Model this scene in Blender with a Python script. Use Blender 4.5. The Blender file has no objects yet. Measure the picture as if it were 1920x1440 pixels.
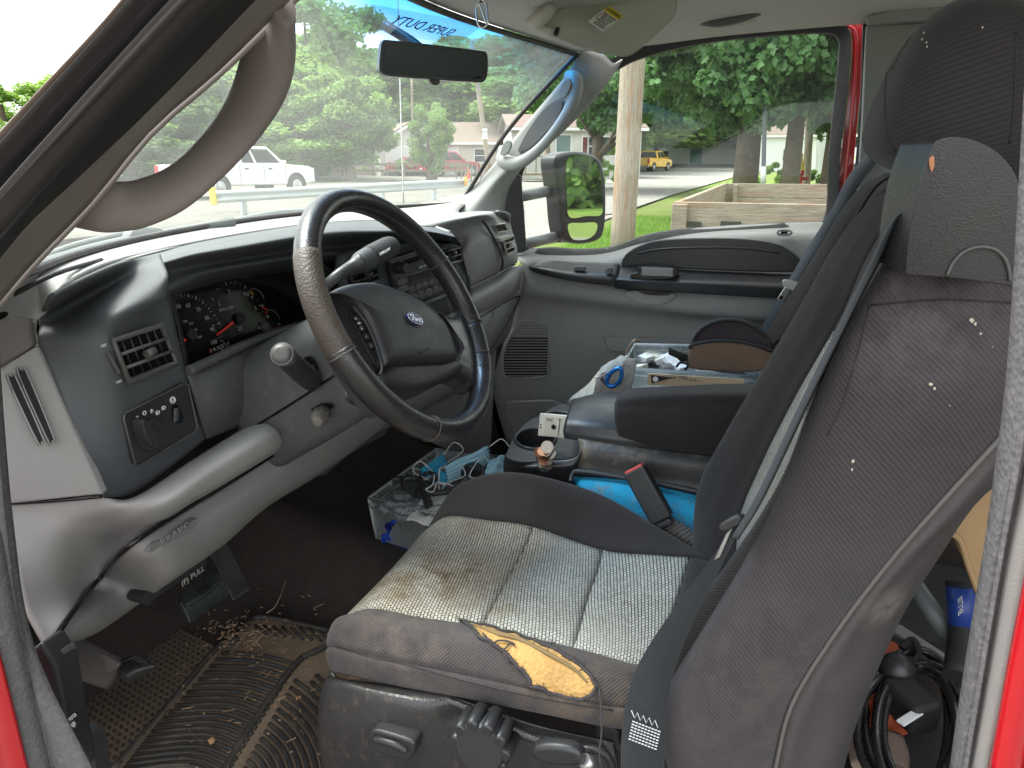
import bpy, bmesh, math, random
import numpy as np
from mathutils import Vector, Matrix
R = math.radians
random.seed(7)
rng = np.random.default_rng(7)
S = bpy.context.scene
COL = S.collection
# ---------------------------------------------------------------- camera, sky, sun, exposure
FPX, YAW, PITCH, CZ = 1331.0, R(20.0), R(17.3), 1.6
cd = bpy.data.cameras.new('camera'); cam = bpy.data.objects.new('camera', cd); COL.objects.link(cam)
cd.sensor_width = 36.0; cd.lens = FPX / 1920 * 36; cd.clip_start = 0.02; cd.clip_end = 2000
_cy, _sy, _cp, _sp = math.cos(YAW), math.sin(YAW), math.cos(PITCH), math.sin(PITCH)
CF = Vector((_cy * _cp, _sy * _cp, -_sp)); CR = Vector((_sy, -_cy, 0)); CU = CR.cross(CF)
CC = Vector((0, 0, CZ))
cam.matrix_world = Matrix(((CR.x, CU.x, -CF.x, CC.x), (CR.y, CU.y, -CF.y, CC.y), (CR.z, CU.z, -CF.z, CC.z), (0, 0, 0, 1)))
S.camera = cam
W = bpy.data.worlds.new('World'); S.world = W; W.use_nodes = True
SUN_EL, SUN_AZ = R(62), R(88)      # azimuth measured from +X towards +Y: ahead of the truck
nt = W.node_tree; nt.nodes.clear()
def _n(t, ty, **k):
    n = t.nodes.new(ty)
    for a, b in k.items(): setattr(n, a, b)
    return n
sk = _n(nt, 'ShaderNodeTexSky', sky_type='NISHITA', sun_disc=False, sun_elevation=SUN_EL, sun_rotation=R(90) - SUN_AZ, dust_density=3.0, ozone_density=1.0)
hs = _n(nt, 'ShaderNodeHueSaturation'); hs.inputs['Saturation'].default_value = 0.22; hs.inputs['Value'].default_value = 1.25
nz = _n(nt, 'ShaderNodeTexNoise'); nz.inputs['Scale'].default_value = 2.2; nz.inputs['Detail'].default_value = 6
mr = _n(nt, 'ShaderNodeMapRange'); mr.inputs['From Min'].default_value = .35; mr.inputs['From Max'].default_value = .7
mx = _n(nt, 'ShaderNodeMix', data_type='RGBA'); mx.inputs[7].default_value = (9.5, 9.7, 10.0, 1)
bg = _n(nt, 'ShaderNodeBackground'); bg.inputs['Strength'].default_value = 0.13
wo = _n(nt, 'ShaderNodeOutputWorld'); tc = _n(nt, 'ShaderNodeTexCoord')
mm = _n(nt, 'ShaderNodeMath', operation='MULTIPLY'); mm.inputs[1].default_value = .8
L = nt.links.new
L(tc.outputs['Generated'], nz.inputs['Vector']); L(nz.outputs['Fac'], mr.inputs['Value']); L(mr.outputs[0], mm.inputs[0]); L(sk.outputs[0], hs.inputs['Color'])
L(mm.outputs[0], mx.inputs[0]); L(hs.outputs[0], mx.inputs[6]); L(mx.outputs[2], bg.inputs['Color']); L(bg.outputs[0], wo.inputs['Surface'])
sd = bpy.data.lights.new('sun', 'SUN'); sun = bpy.data.objects.new('sun', sd); COL.objects.link(sun)
sd.energy = 2.4; sd.angle = R(30); sd.color = (1, .97, .92)
sdir = Vector((math.cos(SUN_EL) * math.cos(SUN_AZ), math.cos(SUN_EL) * math.sin(SUN_AZ), math.sin(SUN_EL)))
sun.rotation_euler = sdir.to_track_quat('Z', 'Y').to_euler()
S.view_settings.view_transform = 'Standard'; S.view_settings.look = 'None'; S.view_settings.gamma = 1
S.view_settings.exposure = 1.7
# ---------------------------------------------------------------- from photograph to place
def ray(px, py): return CF + CR * float((px - 960) / FPX) + CU * float((720 - py) / FPX)
SL, SA = .012, R(25)                                     # the ground outside rises gently ahead
def zg(x, y): return SL * (x * math.cos(SA) + y * math.sin(SA))
def P(q):
    """(px,py,v[,axis]) -> point of the place: on the plane x=v (default), y=v, z=v, at ground ('g', v above it),
       at level distance v ('h'), on the steering wheel plane ('s', v towards the driver); axis 'w': world x,y,z"""
    if len(q) == 3: q = (*q, 'x')
    px, py, v, ax = float(q[0]), float(q[1]), float(q[2]), q[3]
    if ax == 'w': return Vector((px, py, v))
    d = ray(px, py)
    if ax == 'g':
        s = SL * (d.x * math.cos(SA) + d.y * math.sin(SA)); t = (CZ - v) / (s - d.z)
    elif ax == 'h': t = v / math.hypot(d.x, d.y)
    elif ax == 's':
        t = ((WC + WN * v) - CC).dot(WN) / d.dot(WN)
    else:
        i = 'xyz'.index(ax); t = (v - CC[i]) / d[i]
    return CC + d * t
WC = Vector((.896, .49, 1.393)); _t = R(30.3)
WU = Vector((1, 0, 0)); WV = Vector((0, math.sin(_t), math.cos(_t))); WN = Vector((0, -math.cos(_t), math.sin(_t)))
def PS(L, ax='x', v=None):
    return [P(q if len(q) > 2 else (*q, v, ax)) for q in L]
# ---------------------------------------------------------------- objects
def T(v): return Matrix.Translation(v)
def thing(name, label, cat, loc=(0, 0, 0), group=None):
    o = bpy.data.objects.new(name, None); COL.objects.link(o); o.location = loc; o.empty_display_size = .05
    o['label'] = label; o['category'] = cat; o['_w'] = list(loc)
    if group: o['group'] = group
    return o
def tag(o, label, cat, group=None):
    o['label'] = label; o['category'] = cat
    if group: o['group'] = group
    return o
def struct(o): o['kind'] = 'structure'; return o
def stuff(o): o['kind'] = 'stuff'; return o
def link(name, me, m=None, parent=None, local=False):
    o = bpy.data.objects.new(name, me); COL.objects.link(o)
    if m: me.materials.clear(); me.materials.append(m)
    if parent:
        o.parent = parent
        if not local and '_w' in parent: o.matrix_parent_inverse = T(-Vector(parent['_w']))
    return o
def mesh(name, V, F, m=None, parent=None, uv=None, smooth=True, local=False):
    me = bpy.data.meshes.new(name)
    V = np.asarray([tuple(v) for v in V] if not isinstance(V, np.ndarray) else V, dtype=np.float32)
    me.from_pydata(V.tolist() if len(F) < 60000 else V.tolist(), [], F if isinstance(F, list) else F.tolist())
    if uv is not None:
        l = me.uv_layers.new(name='UVMap'); vi = np.empty(len(me.loops), dtype=np.int32); me.loops.foreach_get('vertex_index', vi)
        l.data.foreach_set('uv', np.asarray(uv, dtype=np.float32)[vi].ravel())
    if smooth: me.polygons.foreach_set('use_smooth', np.ones(len(me.polygons), dtype=bool))
    me.update()
    return link(name, me, m, parent, local)
def cr(p, n, closed=False):
    """Catmull-Rom through the first axis of p, n samples a span"""
    p = np.asarray(p, float); k = len(p)
    if k == 2 and not closed:
        t = np.linspace(0, 1, n + 1).reshape((-1,) + (1,) * (p.ndim - 1)); return p[0] * (1 - t) + p[1] * t
    if closed: q = np.concatenate([p[-1:], p, p[:2]])
    else: q = np.concatenate([2 * p[:1] - p[1:2], p, 2 * p[-1:] - p[-2:-1]])
    out = []; segs = k if closed else k - 1
    t = (np.arange(n) / n).reshape((-1,) + (1,) * (p.ndim - 1))
    for i in range(segs):
        a, b, c, d = q[i], q[i + 1], q[i + 2], q[i + 3]
        out.append(.5 * (2 * b + (c - a) * t + (2 * a - 5 * b + 4 * c - d) * t ** 2 + (3 * b - a - 3 * c + d) * t ** 3))
    r = np.concatenate(out)
    return r if closed else np.concatenate([r, p[-1:]])
def smoothpts(L, n=6, closed=True): return [Vector(v) for v in cr([tuple(v) for v in L], n, closed)]
def grid_mesh(name, G, m, parent=None, cu=False, cv=False, thick=0, face=None, caps=False, smooth=True, fix=True):
    nu, nv = G.shape[:2]
    du = np.r_[0, np.cumsum(np.linalg.norm(np.diff(G, axis=0), axis=2).mean(1))]
    dv = np.r_[0, np.cumsum(np.linalg.norm(np.diff(G, axis=1), axis=2).mean(0))]
    uv = np.stack(np.meshgrid(dv, du), -1).reshape(-1, 2)
    V = G.reshape(-1, 3); F = []
    for i in range(nu if cu else nu - 1):
        for j in range(nv if cv else nv - 1):
            a, b = i, (i + 1) % nu; c, d = j, (j + 1) % nv
            F.append((a * nv + c, a * nv + d, b * nv + d, b * nv + c))
    if fix and not (cu or cv):      # face the photographer's side, or the given point
        ref = np.array(face if face is not None else (0, 0, 1.6)); s = 0
        for f in F[::7]:
            p = V[list(f)]; nn = np.cross(p[1] - p[0], p[2] - p[0]); s += np.sign(nn @ (ref - p[0]))
        if s < 0: F = [f[::-1] for f in F]
    if caps and cv:
        F.append(tuple(range(nv))[::-1]); F.append(tuple((nu - 1) * nv + k for k in range(nv)))
    o = mesh(name, V, F, m, parent, uv, smooth)
    if thick:
        md = o.modifiers.new('solid', 'SOLIDIFY'); md.thickness = thick; md.offset = -1; md.use_rim = True
    return o
def net(name, rows, m, parent=None, n=6, thick=.004, ax='x', v=None, **k):
    C = np.array([[tuple(P(q if len(q) > 2 else (*q, v, ax))) for q in r] for r in rows])
    G = cr(C, n); G = cr(G.transpose(1, 0, 2), n).transpose(1, 0, 2)
    return grid_mesh(name, G, m, parent, thick=thick, **k)
def eval_net(C, n):
    G = cr(C, n); return cr(G.transpose(1, 0, 2), n).transpose(1, 0, 2)
def bev(o, w=.003, seg=3, ang=35):
    b = o.modifiers.new('bevel', 'BEVEL'); b.width = w; b.segments = seg; b.limit_method = 'ANGLE'; b.angle_limit = R(ang)
    for p in o.data.polygons: p.use_smooth = True
    w_ = o.modifiers.new('wn', 'WEIGHTED_NORMAL'); w_.keep_sharp = True
    return o
def slab(name, pts, t, m, parent=None, bevel=0, seg=3, hole=None):
    """flat or gently bent outline given depth t (vector)"""
    bm = bmesh.new(); t = Vector(t)
    a = [bm.verts.new(p) for p in pts]; b = [bm.verts.new(Vector(p) + t) for p in pts]
    n = len(pts)
    if hole:
        ha = [bm.verts.new(p) for p in hole]; hb = [bm.verts.new(Vector(p) + t) for p in hole]; k = len(hole)
        for A, B in ((a, ha), (b, hb)):
            ed = [bm.edges.new((A[i], A[(i + 1) % n])) for i in range(n)] + [bm.edges.new((B[i], B[(i + 1) % k])) for i in range(k)]
            bmesh.ops.triangle_fill(bm, edges=ed, use_beauty=True)
        for i in range(k): bm.faces.new((ha[i], hb[i], hb[(i + 1) % k], ha[(i + 1) % k]))
    else:
        bm.faces.new(a); bm.faces.new(b[::-1])
    for i in range(n): bm.faces.new((a[i], b[i], b[(i + 1) % n], a[(i + 1) % n]))
    bmesh.ops.recalc_face_normals(bm, faces=bm.faces)
    me = bpy.data.meshes.new(name); bm.to_mesh(me); bm.free()
    o = link(name, me, m, parent)
    if bevel: bev(o, bevel, seg, 40)
    return o
def box(name, c, s, m, parent=None, rot=None, bevel=0, seg=2, local=False):
    """c centre, s full size, rot a 3x3 Matrix"""
    V = [Vector((x * s[0] / 2, y * s[1] / 2, z * s[2] / 2)) for x in (-1, 1) for y in (-1, 1) for z in (-1, 1)]
    if rot is not None: V = [rot @ q for q in V]
    V = [q + Vector(c) for q in V]
    F = [(0, 1, 3, 2), (4, 6, 7, 5), (0, 4, 5, 1), (2, 3, 7, 6), (0, 2, 6, 4), (1, 5, 7, 3)]
    o = mesh(name, V, F, m, parent, smooth=False, local=local)
    if bevel: bev(o, bevel, seg)
    return o
def boxes(name, L, m, parent=None, local=False, bevel=0):
    V, F = [], []
    for c, s, *r in L:
        b = len(V); c = Vector(c)
        q = [Vector((x * s[0] / 2, y * s[1] / 2, z * s[2] / 2)) for x in (-1, 1) for y in (-1, 1) for z in (-1, 1)]
        if r: q = [r[0] @ w for w in q]
        V += [w + c for w in q]; F += [tuple(b + i for i in f) for f in ((0, 1, 3, 2), (4, 6, 7, 5), (0, 4, 5, 1), (2, 3, 7, 6), (0, 2, 6, 4), (1, 5, 7, 3))]
    o = mesh(name, V, F, m, parent, smooth=False, local=local)
    if bevel: bev(o, bevel, 2)
    return o
def tube(name, path, r, m, parent=None, seg=12, closed=False, n=5, flat=None, local=False, caps=True, ref=None, smoothpath=True):
    """r number or list per control point; flat = (a,b) squash with ref the direction of a"""
    pts = np.array([tuple(p) for p in path], float); k = len(pts)
    rr = np.full(k, r) if np.isscalar(r) else np.array(r, float)
    if smoothpath and k > 2: G = cr(np.c_[pts, rr], n, closed)
    else: G = np.c_[pts, rr]
    p, rad = G[:, :3], np.abs(G[:, 3]); N = len(p)
    tn = (np.roll(p, -1, 0) - np.roll(p, 1, 0)) if closed else np.gradient(p, axis=0)
    tn /= np.linalg.norm(tn, axis=1)[:, None] + 1e-12
    u = np.cross(tn[0], (0, 0, 1)) if ref is None else np.array(ref, float)
    if np.linalg.norm(u) < 1e-3: u = np.array((1., 0, 0))
    ring = []
    a = np.linspace(0, 2 * np.pi, seg, endpoint=False)
    for i in range(N):
        if ref is not None: u = np.array(ref, float)
        u = u - tn[i] * (u @ tn[i]); u /= np.linalg.norm(u) + 1e-12; w = np.cross(tn[i], u)
        fa, fb = flat or (1, 1)
        ring.append(p[i] + rad[i] * (fa * np.cos(a)[:, None] * u + fb * np.sin(a)[:, None] * w))
    V = np.concatenate(ring); F = []
    for i in range(N if closed else N - 1):
        j = (i + 1) % N
        for s in range(seg):
            q = (s + 1) % seg; F.append((i * seg + s, i * seg + q, j * seg + q, j * seg + s))
    if caps and not closed: F += [tuple(range(seg))[::-1], tuple((N - 1) * seg + s for s in range(seg))]
    L = np.r_[0, np.cumsum(np.linalg.norm(np.diff(p, axis=0), axis=1))]
    uv = np.stack([np.repeat(L, seg), np.tile(a / (2 * np.pi) * 2 * np.pi * rad.mean(), N)], 1)
    o = mesh(name, V, F, m, parent, uv, True, local)
    if caps and not closed:
        o.data.polygons[-1].use_smooth = False; o.data.polygons[-2].use_smooth = False
    return o
def ribbon(name, path, w, wdir, m, parent=None, n=6, thick=.0014):
    """flat strap: path points, width (number or list), direction of the width (vector or list)"""
    k = len(path); ww = [w] * k if np.isscalar(w) else w
    wd = [Vector(wdir)] * k if not isinstance(wdir, list) else [Vector(q) for q in wdir]
    C = np.array([[tuple(Vector(p) - d.normalized() * a / 2), tuple(Vector(p)), tuple(Vector(p) + d.normalized() * a / 2)] for p, a, d in zip(path, ww, wd)])
    G = cr(C, n); return grid_mesh(name, G, m, parent, thick=thick)
def lathe(name, prof, c, axis, m, parent=None, seg=24, local=False):
    """prof: (radius, height along the axis)"""
    ax = Vector(axis).normalized(); u = ax.orthogonal().normalized(); w = ax.cross(u); c = Vector(c); V, F = [], []
    for r, h in prof:
        for k in range(seg):
            a = 2 * math.pi * k / seg; V.append(c + ax * h + (u * math.cos(a) + w * math.sin(a)) * r)
    for i in range(len(prof) - 1):
        for k in range(seg):
            q = (k + 1) % seg; F.append((i * seg + k, i * seg + q, (i + 1) * seg + q, (i + 1) * seg + k))
    F += [tuple(range(seg))[::-1], tuple((len(prof) - 1) * seg + k for k in range(seg))]
    o = mesh(name, V, F, m, parent, local=local)
    b = o.modifiers.new('es', 'EDGE_SPLIT'); b.split_angle = R(40)
    return o
def text(name, s, o_, ex, up, size, m, parent=None, ext=.0003, mirror=False, align='CENTER', bold=0):
    cu = bpy.data.curves.new(name, 'FONT'); cu.body = s; cu.size = size; cu.extrude = ext; cu.align_x = align; cu.align_y = 'CENTER'; cu.offset = bold
    cu.resolution_u = 2
    t = bpy.data.objects.new(name, cu); me = bpy.data.meshes.new_from_object(t); bpy.data.objects.remove(t)
    ex = Vector(ex).normalized(); up = Vector(up); up = (up - ex * up.dot(ex)).normalized(); nn = ex.cross(up)
    if mirror: ex = -ex
    M = Matrix(((ex.x, up.x, nn.x, o_[0]), (ex.y, up.y, nn.y, o_[1]), (ex.z, up.z, nn.z, o_[2]), (0, 0, 0, 1)))
    me.transform(M); me.name = name
    return link(name, me, m, parent)
# ---------------------------------------------------------------- materials
def nodes(name):
    m = bpy.data.materials.new(name); m.use_nodes = True; t = m.node_tree; t.nodes.clear()
    return m, t
def mixc(t, fac, a, b, mode='MIX'):
    n = _n(t, 'ShaderNodeMix', data_type='RGBA', blend_type=mode)
    for s, v in ((0, fac), (6, a), (7, b)):
        if isinstance(v, (tuple, list)): n.inputs[s].default_value = (*v[:3], 1)
        elif isinstance(v, (int, float)): n.inputs[s].default_value = v
        else: t.links.new(v, n.inputs[s])
    return n.outputs[2]
def mth(t, op, a, b=None, c=None, clamp=False):
    n = _n(t, 'ShaderNodeMath', operation=op, use_clamp=clamp)
    for i, v in enumerate((a, b, c)):
        if v is None: continue
        if isinstance(v, (int, float)): n.inputs[i].default_value = v
        else: t.links.new(v, n.inputs[i])
    return n.outputs[0]
def noise(t, vec, scale, detail=4, rough=.55):
    n = _n(t, 'ShaderNodeTexNoise'); n.inputs['Scale'].default_value = scale; n.inputs['Detail'].default_value = detail; n.inputs['Roughness'].default_value = rough
    t.links.new(vec, n.inputs['Vector']); return n.outputs['Fac']
def rng_(t, v, a, b, c=0., d=1.):
    n = _n(t, 'ShaderNodeMapRange'); n.inputs[1].default_value = a; n.inputs[2].default_value = b; n.inputs[3].default_value = c; n.inputs[4].default_value = d
    t.links.new(v, n.inputs[0]); return n.outputs[0]
def spot(t, vec, c, r, soft=.6):
    """soft round mask about world point c"""
    s = _n(t, 'ShaderNodeVectorMath', operation='DISTANCE'); t.links.new(vec, s.inputs[0]); s.inputs[1].default_value = tuple(c)
    return rng_(t, s.outputs['Value'], r, r * (1 - soft))
def pm(name, col, rough=.5, var=.12, vs=6, bump=.15, bs=900, dust=None, spec=.5, metal=0, coat=0, scratch=0, stains=()):
    m, t = nodes(name); tc = _n(t, 'ShaderNodeTexCoord'); o = tc.outputs['Object']
    b = _n(t, 'ShaderNodeBsdfPrincipled'); out = _n(t, 'ShaderNodeOutputMaterial'); t.links.new(b.outputs[0], out.inputs[0])
    nf = noise(t, o, vs, 6)
    c = mixc(t, nf, tuple(x * (1 - var) for x in col), tuple(x * (1 + var) for x in col))
    if dust:
        dc, ds, lo, amt = dust
        dm = mth(t, 'MULTIPLY', rng_(t, noise(t, o, ds, 8, .7), lo, lo + .15), amt); c = mixc(t, dm, c, dc)
    rsock = rng_(t, noise(t, o, vs * 3, 5), .3, .7, max(rough - .07, .02), min(rough + .08, 1))
    if scratch:
        mp = _n(t, 'ShaderNodeMapping'); mp.inputs['Scale'].default_value = (1, 9, 14); mp.inputs['Rotation'].default_value = (.4, .8, .3); t.links.new(o, mp.inputs[0])
        sm = mth(t, 'MULTIPLY', rng_(t, noise(t, mp.outputs[0], 30, 5, .8), .63, .68), scratch); c = mixc(t, sm, c, (.45, .43, .4))
    for (p, r, sc, sa) in stains:
        k = mth(t, 'MULTIPLY', mth(t, 'MULTIPLY', spot(t, o, p, r, .8), rng_(t, noise(t, o, 28, 7, .7), .38, .62)), sa, clamp=True); c = mixc(t, k, c, sc)
    t.links.new(c, b.inputs['Base Color']); t.links.new(rsock, b.inputs['Roughness'])
    b.inputs['Metallic'].default_value = metal; b.inputs['Specular IOR Level'].default_value = spec; b.inputs['Coat Weight'].default_value = coat; b.inputs['Coat Roughness'].default_value = .08
    if bump:
        bn = _n(t, 'ShaderNodeBump'); bn.inputs['Strength'].default_value = bump; bn.inputs['Distance'].default_value = .0006
        v = _n(t, 'ShaderNodeTexVoronoi'); v.inputs['Scale'].default_value = bs; t.links.new(o, v.inputs['Vector'])
        h = mth(t, 'ADD', v.outputs['Distance'], mth(t, 'MULTIPLY', noise(t, o, bs * .3, 3), .7))
        t.links.new(h, bn.inputs['Height']); t.links.new(bn.outputs[0], b.inputs['Normal'])
    return m
def flat(name, col, rough=.6, emit=0, spec=.4, metal=0):
    m, t = nodes(name); b = _n(t, 'ShaderNodeBsdfPrincipled'); out = _n(t, 'ShaderNodeOutputMaterial'); t.links.new(b.outputs[0], out.inputs[0])
    b.inputs['Base Color'].default_value = (*col, 1); b.inputs['Roughness'].default_value = rough; b.inputs['Specular IOR Level'].default_value = spec; b.inputs['Metallic'].default_value = metal
    return m
def rib(name, c1, c2, pitch=.0028, ang=60, rough=.95, bump=.5, var=.25, stains=(), fleck=0):
    """ribbed twill cloth, laid along the surface's own metres"""
    m, t = nodes(name); tc = _n(t, 'ShaderNodeTexCoord'); o = tc.outputs['Object']
    b = _n(t, 'ShaderNodeBsdfPrincipled'); out = _n(t, 'ShaderNodeOutputMaterial'); t.links.new(b.outputs[0], out.inputs[0])
    mp = _n(t, 'ShaderNodeMapping'); mp.inputs['Rotation'].default_value = (0, 0, R(ang)); t.links.new(tc.outputs['UV'], mp.inputs[0])
    w = _n(t, 'ShaderNodeTexWave', wave_type='BANDS'); w.inputs['Scale'].default_value = 1 / pitch / 3.3; w.inputs['Distortion'].default_value = .6; w.inputs['Detail'].default_value = 1; w.inputs['Detail Scale'].default_value = 3
    t.links.new(mp.outputs[0], w.inputs['Vector'])
    fine = noise(t, tc.outputs['UV'], 1500, 2)
    h = mth(t, 'ADD', w.outputs['Fac'], mth(t, 'MULTIPLY', fine, .6))
    c = mixc(t, mth(t, 'MULTIPLY', h, .62), c1, c2)
    c = mixc(t, rng_(t, noise(t, o, 7, 5), .3, .7, 0, var), c, tuple(x * 1.7 for x in c2))
    if fleck:
        c = mixc(t, mth(t, 'MULTIPLY', rng_(t, noise(t, o, 170, 3, .8), .72, .76), fleck), c, (.5, .45, .36))
    for (p, r, sc, sa) in stains:
        k = mth(t, 'MULTIPLY', mth(t, 'MULTIPLY', spot(t, o, p, r, .85), rng_(t, noise(t, o, 26, 7, .7), .4, .6)), sa, clamp=True); c = mixc(t, k, c, sc)
    t.links.new(c, b.inputs['Base Color']); b.inputs['Roughness'].default_value = rough; b.inputs['Specular IOR Level'].default_value = .15
    b.inputs['Sheen Weight'].default_value = .12; b.inputs['Sheen Roughness'].default_value = .5
    bn = _n(t, 'ShaderNodeBump'); bn.inputs['Strength'].default_value = bump; bn.inputs['Distance'].default_value = .001
    b2 = _n(t, 'ShaderNodeBump'); b2.inputs['Strength'].default_value = .35; b2.inputs['Distance'].default_value = .012; t.links.new(noise(t, o, 13, 3, .5), b2.inputs['Height'])
    t.links.new(h, bn.inputs['Height']); t.links.new(b2.outputs[0], bn.inputs['Normal']); t.links.new(bn.outputs[0], b.inputs['Normal'])
    return m
def weave(name, light, dark, w=.0075, h=.0042, stains=(), rot=0):
    m, t = nodes(name); tc = _n(t, 'ShaderNodeTexCoord'); o = tc.outputs['Object']
    b = _n(t, 'ShaderNodeBsdfPrincipled'); out = _n(t, 'ShaderNodeOutputMaterial'); t.links.new(b.outputs[0], out.inputs[0])
    mp = _n(t, 'ShaderNodeMapping'); mp.inputs['Rotation'].default_value = (0, 0, R(rot)); t.links.new(tc.outputs['UV'], mp.inputs[0])
    br = _n(t, 'ShaderNodeTexBrick'); br.inputs['Scale'].default_value = 1; br.inputs['Brick Width'].default_value = w; br.inputs['Row Height'].default_value = h
    br.inputs['Mortar Size'].default_value = .00085; br.inputs['Mortar Smooth'].default_value = .5; br.inputs['Bias'].default_value = .1
    br.inputs['Color1'].default_value = (*light, 1); br.inputs['Color2'].default_value = (*(x * .72 for x in light), 1); br.inputs['Mortar'].default_value = (*dark, 1)
    wv = _n(t, 'ShaderNodeVectorMath', operation='ADD'); nn = _n(t, 'ShaderNodeTexNoise'); nn.inputs['Scale'].default_value = 260
    t.links.new(mp.outputs[0], nn.inputs['Vector']); sc = _n(t, 'ShaderNodeVectorMath', operation='SCALE'); sc.inputs['Scale'].default_value = .0016
    t.links.new(nn.outputs['Color'], sc.inputs[0]); t.links.new(mp.outputs[0], wv.inputs[0]); t.links.new(sc.outputs[0], wv.inputs[1]); t.links.new(wv.outputs[0], br.inputs['Vector'])
    c = br.outputs['Color']
    c = mixc(t, rng_(t, noise(t, o, 9, 5), .35, .7, 0, .3), c, tuple(x * .8 for x in light))
    for (p, r, scl, sa) in stains:
        k = mth(t, 'MULTIPLY', mth(t, 'MULTIPLY', spot(t, o, p, r, .9), rng_(t, noise(t, o, 22, 8, .7), .38, .62)), sa, clamp=True); c = mixc(t, k, c, scl, 'MULTIPLY')
    t.links.new(c, b.inputs['Base Color']); b.inputs['Roughness'].default_value = .95; b.inputs['Specular IOR Level'].default_value = .1
    bn = _n(t, 'ShaderNodeBump'); bn.inputs['Strength'].default_value = .6; bn.inputs['Distance'].default_value = .001; bn.invert = True
    t.links.new(br.outputs['Fac'], bn.inputs['Height']); t.links.new(bn.outputs[0], b.inputs['Normal'])
    return m
def glass(name, tint, dust=.05, band=None, gl=.08, dcol=(.8, .85, .8)):
    m, t = nodes(name); tc = _n(t, 'ShaderNodeTexCoord'); o = tc.outputs['Object']; out = _n(t, 'ShaderNodeOutputMaterial')
    tr = _n(t, 'ShaderNodeBsdfTransparent'); g = _n(t, 'ShaderNodeBsdfGlossy'); g.inputs['Roughness'].default_value = .02
    tl = _n(t, 'ShaderNodeBsdfTranslucent'); tl.inputs[0].default_value = (*dcol, 1)
    df = _n(t, 'ShaderNodeBsdfDiffuse'); df.inputs[0].default_value = (*dcol, 1)
    if band:
        z0, z1, bc = band; sp = _n(t, 'ShaderNodeSeparateXYZ'); t.links.new(o, sp.inputs[0])
        t.links.new(mixc(t, rng_(t, mth(t, 'ADD', sp.outputs[2], mth(t, 'MULTIPLY', sp.outputs[0], .0)), z0, z1), tint, bc), tr.inputs[0])
    else: tr.inputs[0].default_value = (*tint, 1)
    dn = mth(t, 'MULTIPLY', rng_(t, noise(t, o, 5, 7, .65), .2, .8, .5, 1.5), dust)
    sp_ = rng_(t, noise(t, o, 420, 2, .5), .76, .8, 0, .35); dn = mth(t, 'ADD', dn, sp_, clamp=True)
    md = _n(t, 'ShaderNodeMixShader'); md.inputs[0].default_value = .5; t.links.new(tl.outputs[0], md.inputs[1]); t.links.new(df.outputs[0], md.inputs[2])
    m1 = _n(t, 'ShaderNodeMixShader'); t.links.new(dn, m1.inputs[0]); t.links.new(tr.outputs[0], m1.inputs[1]); t.links.new(md.outputs[0], m1.inputs[2])
    fr = _n(t, 'ShaderNodeFresnel'); fr.inputs[0].default_value = 1.45
    m2 = _n(t, 'ShaderNodeMixShader'); t.links.new(mth(t, 'MULTIPLY', fr.outputs[0], gl * 10, clamp=True), m2.inputs[0]); t.links.new(m1.outputs[0], m2.inputs[1]); t.links.new(g.outputs[0], m2.inputs[2])
    t.links.new(m2.outputs[0], out.inputs[0]); return m
def ground_mat(name, cols, scales, bump=.3, bscale=20, rough=.95, lo=.35, hi=.65):
    m, t = nodes(name); tc = _n(t, 'ShaderNodeTexCoord'); o = tc.outputs['Object']
    b = _n(t, 'ShaderNodeBsdfPrincipled'); out = _n(t, 'ShaderNodeOutputMaterial'); t.links.new(b.outputs[0], out.inputs[0])
    c = cols[0]
    for cc, s in zip(cols[1:], scales): c = mixc(t, rng_(t, noise(t, o, s, 8, .65), lo, hi), c, cc)
    t.links.new(c, b.inputs['Base Color']); b.inputs['Roughness'].default_value = rough; b.inputs['Specular IOR Level'].default_value = .2
    bn = _n(t, 'ShaderNodeBump'); bn.inputs['Strength'].default_value = bump; bn.inputs['Distance'].default_value = .05
    t.links.new(noise(t, o, bscale, 8, .7), bn.inputs['Height']); t.links.new(bn.outputs[0], b.inputs['Normal'])
    return m
def leaf_mat(name, dark, light, s=1.2):
    m, t = nodes(name); tc = _n(t, 'ShaderNodeTexCoord'); o = tc.outputs['Object']; out = _n(t, 'ShaderNodeOutputMaterial')
    gi = _n(t, 'ShaderNodeNewGeometry')
    c = mixc(t, rng_(t, noise(t, o, s, 5, .7), .35, .65), dark, light)
    c = mixc(t, rng_(t, gi.outputs['Random Per Island'], 0, 1, 0, .6), c, tuple(x * 1.5 for x in light))
    d = _n(t, 'ShaderNodeBsdfPrincipled'); d.inputs['Roughness'].default_value = .55; d.inputs['Specular IOR Level'].default_value = .3; t.links.new(c, d.inputs['Base Color'])
    tl = _n(t, 'ShaderNodeBsdfTranslucent'); t.links.new(mixc(t, .5, c, (light[0] * 1.6, light[1] * 1.7, light[2] * .6)), tl.inputs[0])
    ms = _n(t, 'ShaderNodeMixShader'); ms.inputs[0].default_value = .35; t.links.new(d.outputs[0], ms.inputs[1]); t.links.new(tl.outputs[0], ms.inputs[2]); t.links.new(ms.outputs[0], out.inputs[0])
    return m
def mirror_mat(name, col, rough=.01):
    m, t = nodes(name); g = _n(t, 'ShaderNodeBsdfGlossy'); g.inputs[0].default_value = (*col, 1); g.inputs['Roughness'].default_value = rough
    out = _n(t, 'ShaderNodeOutputMaterial'); t.links.new(g.outputs[0], out.inputs[0]); return m
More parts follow.
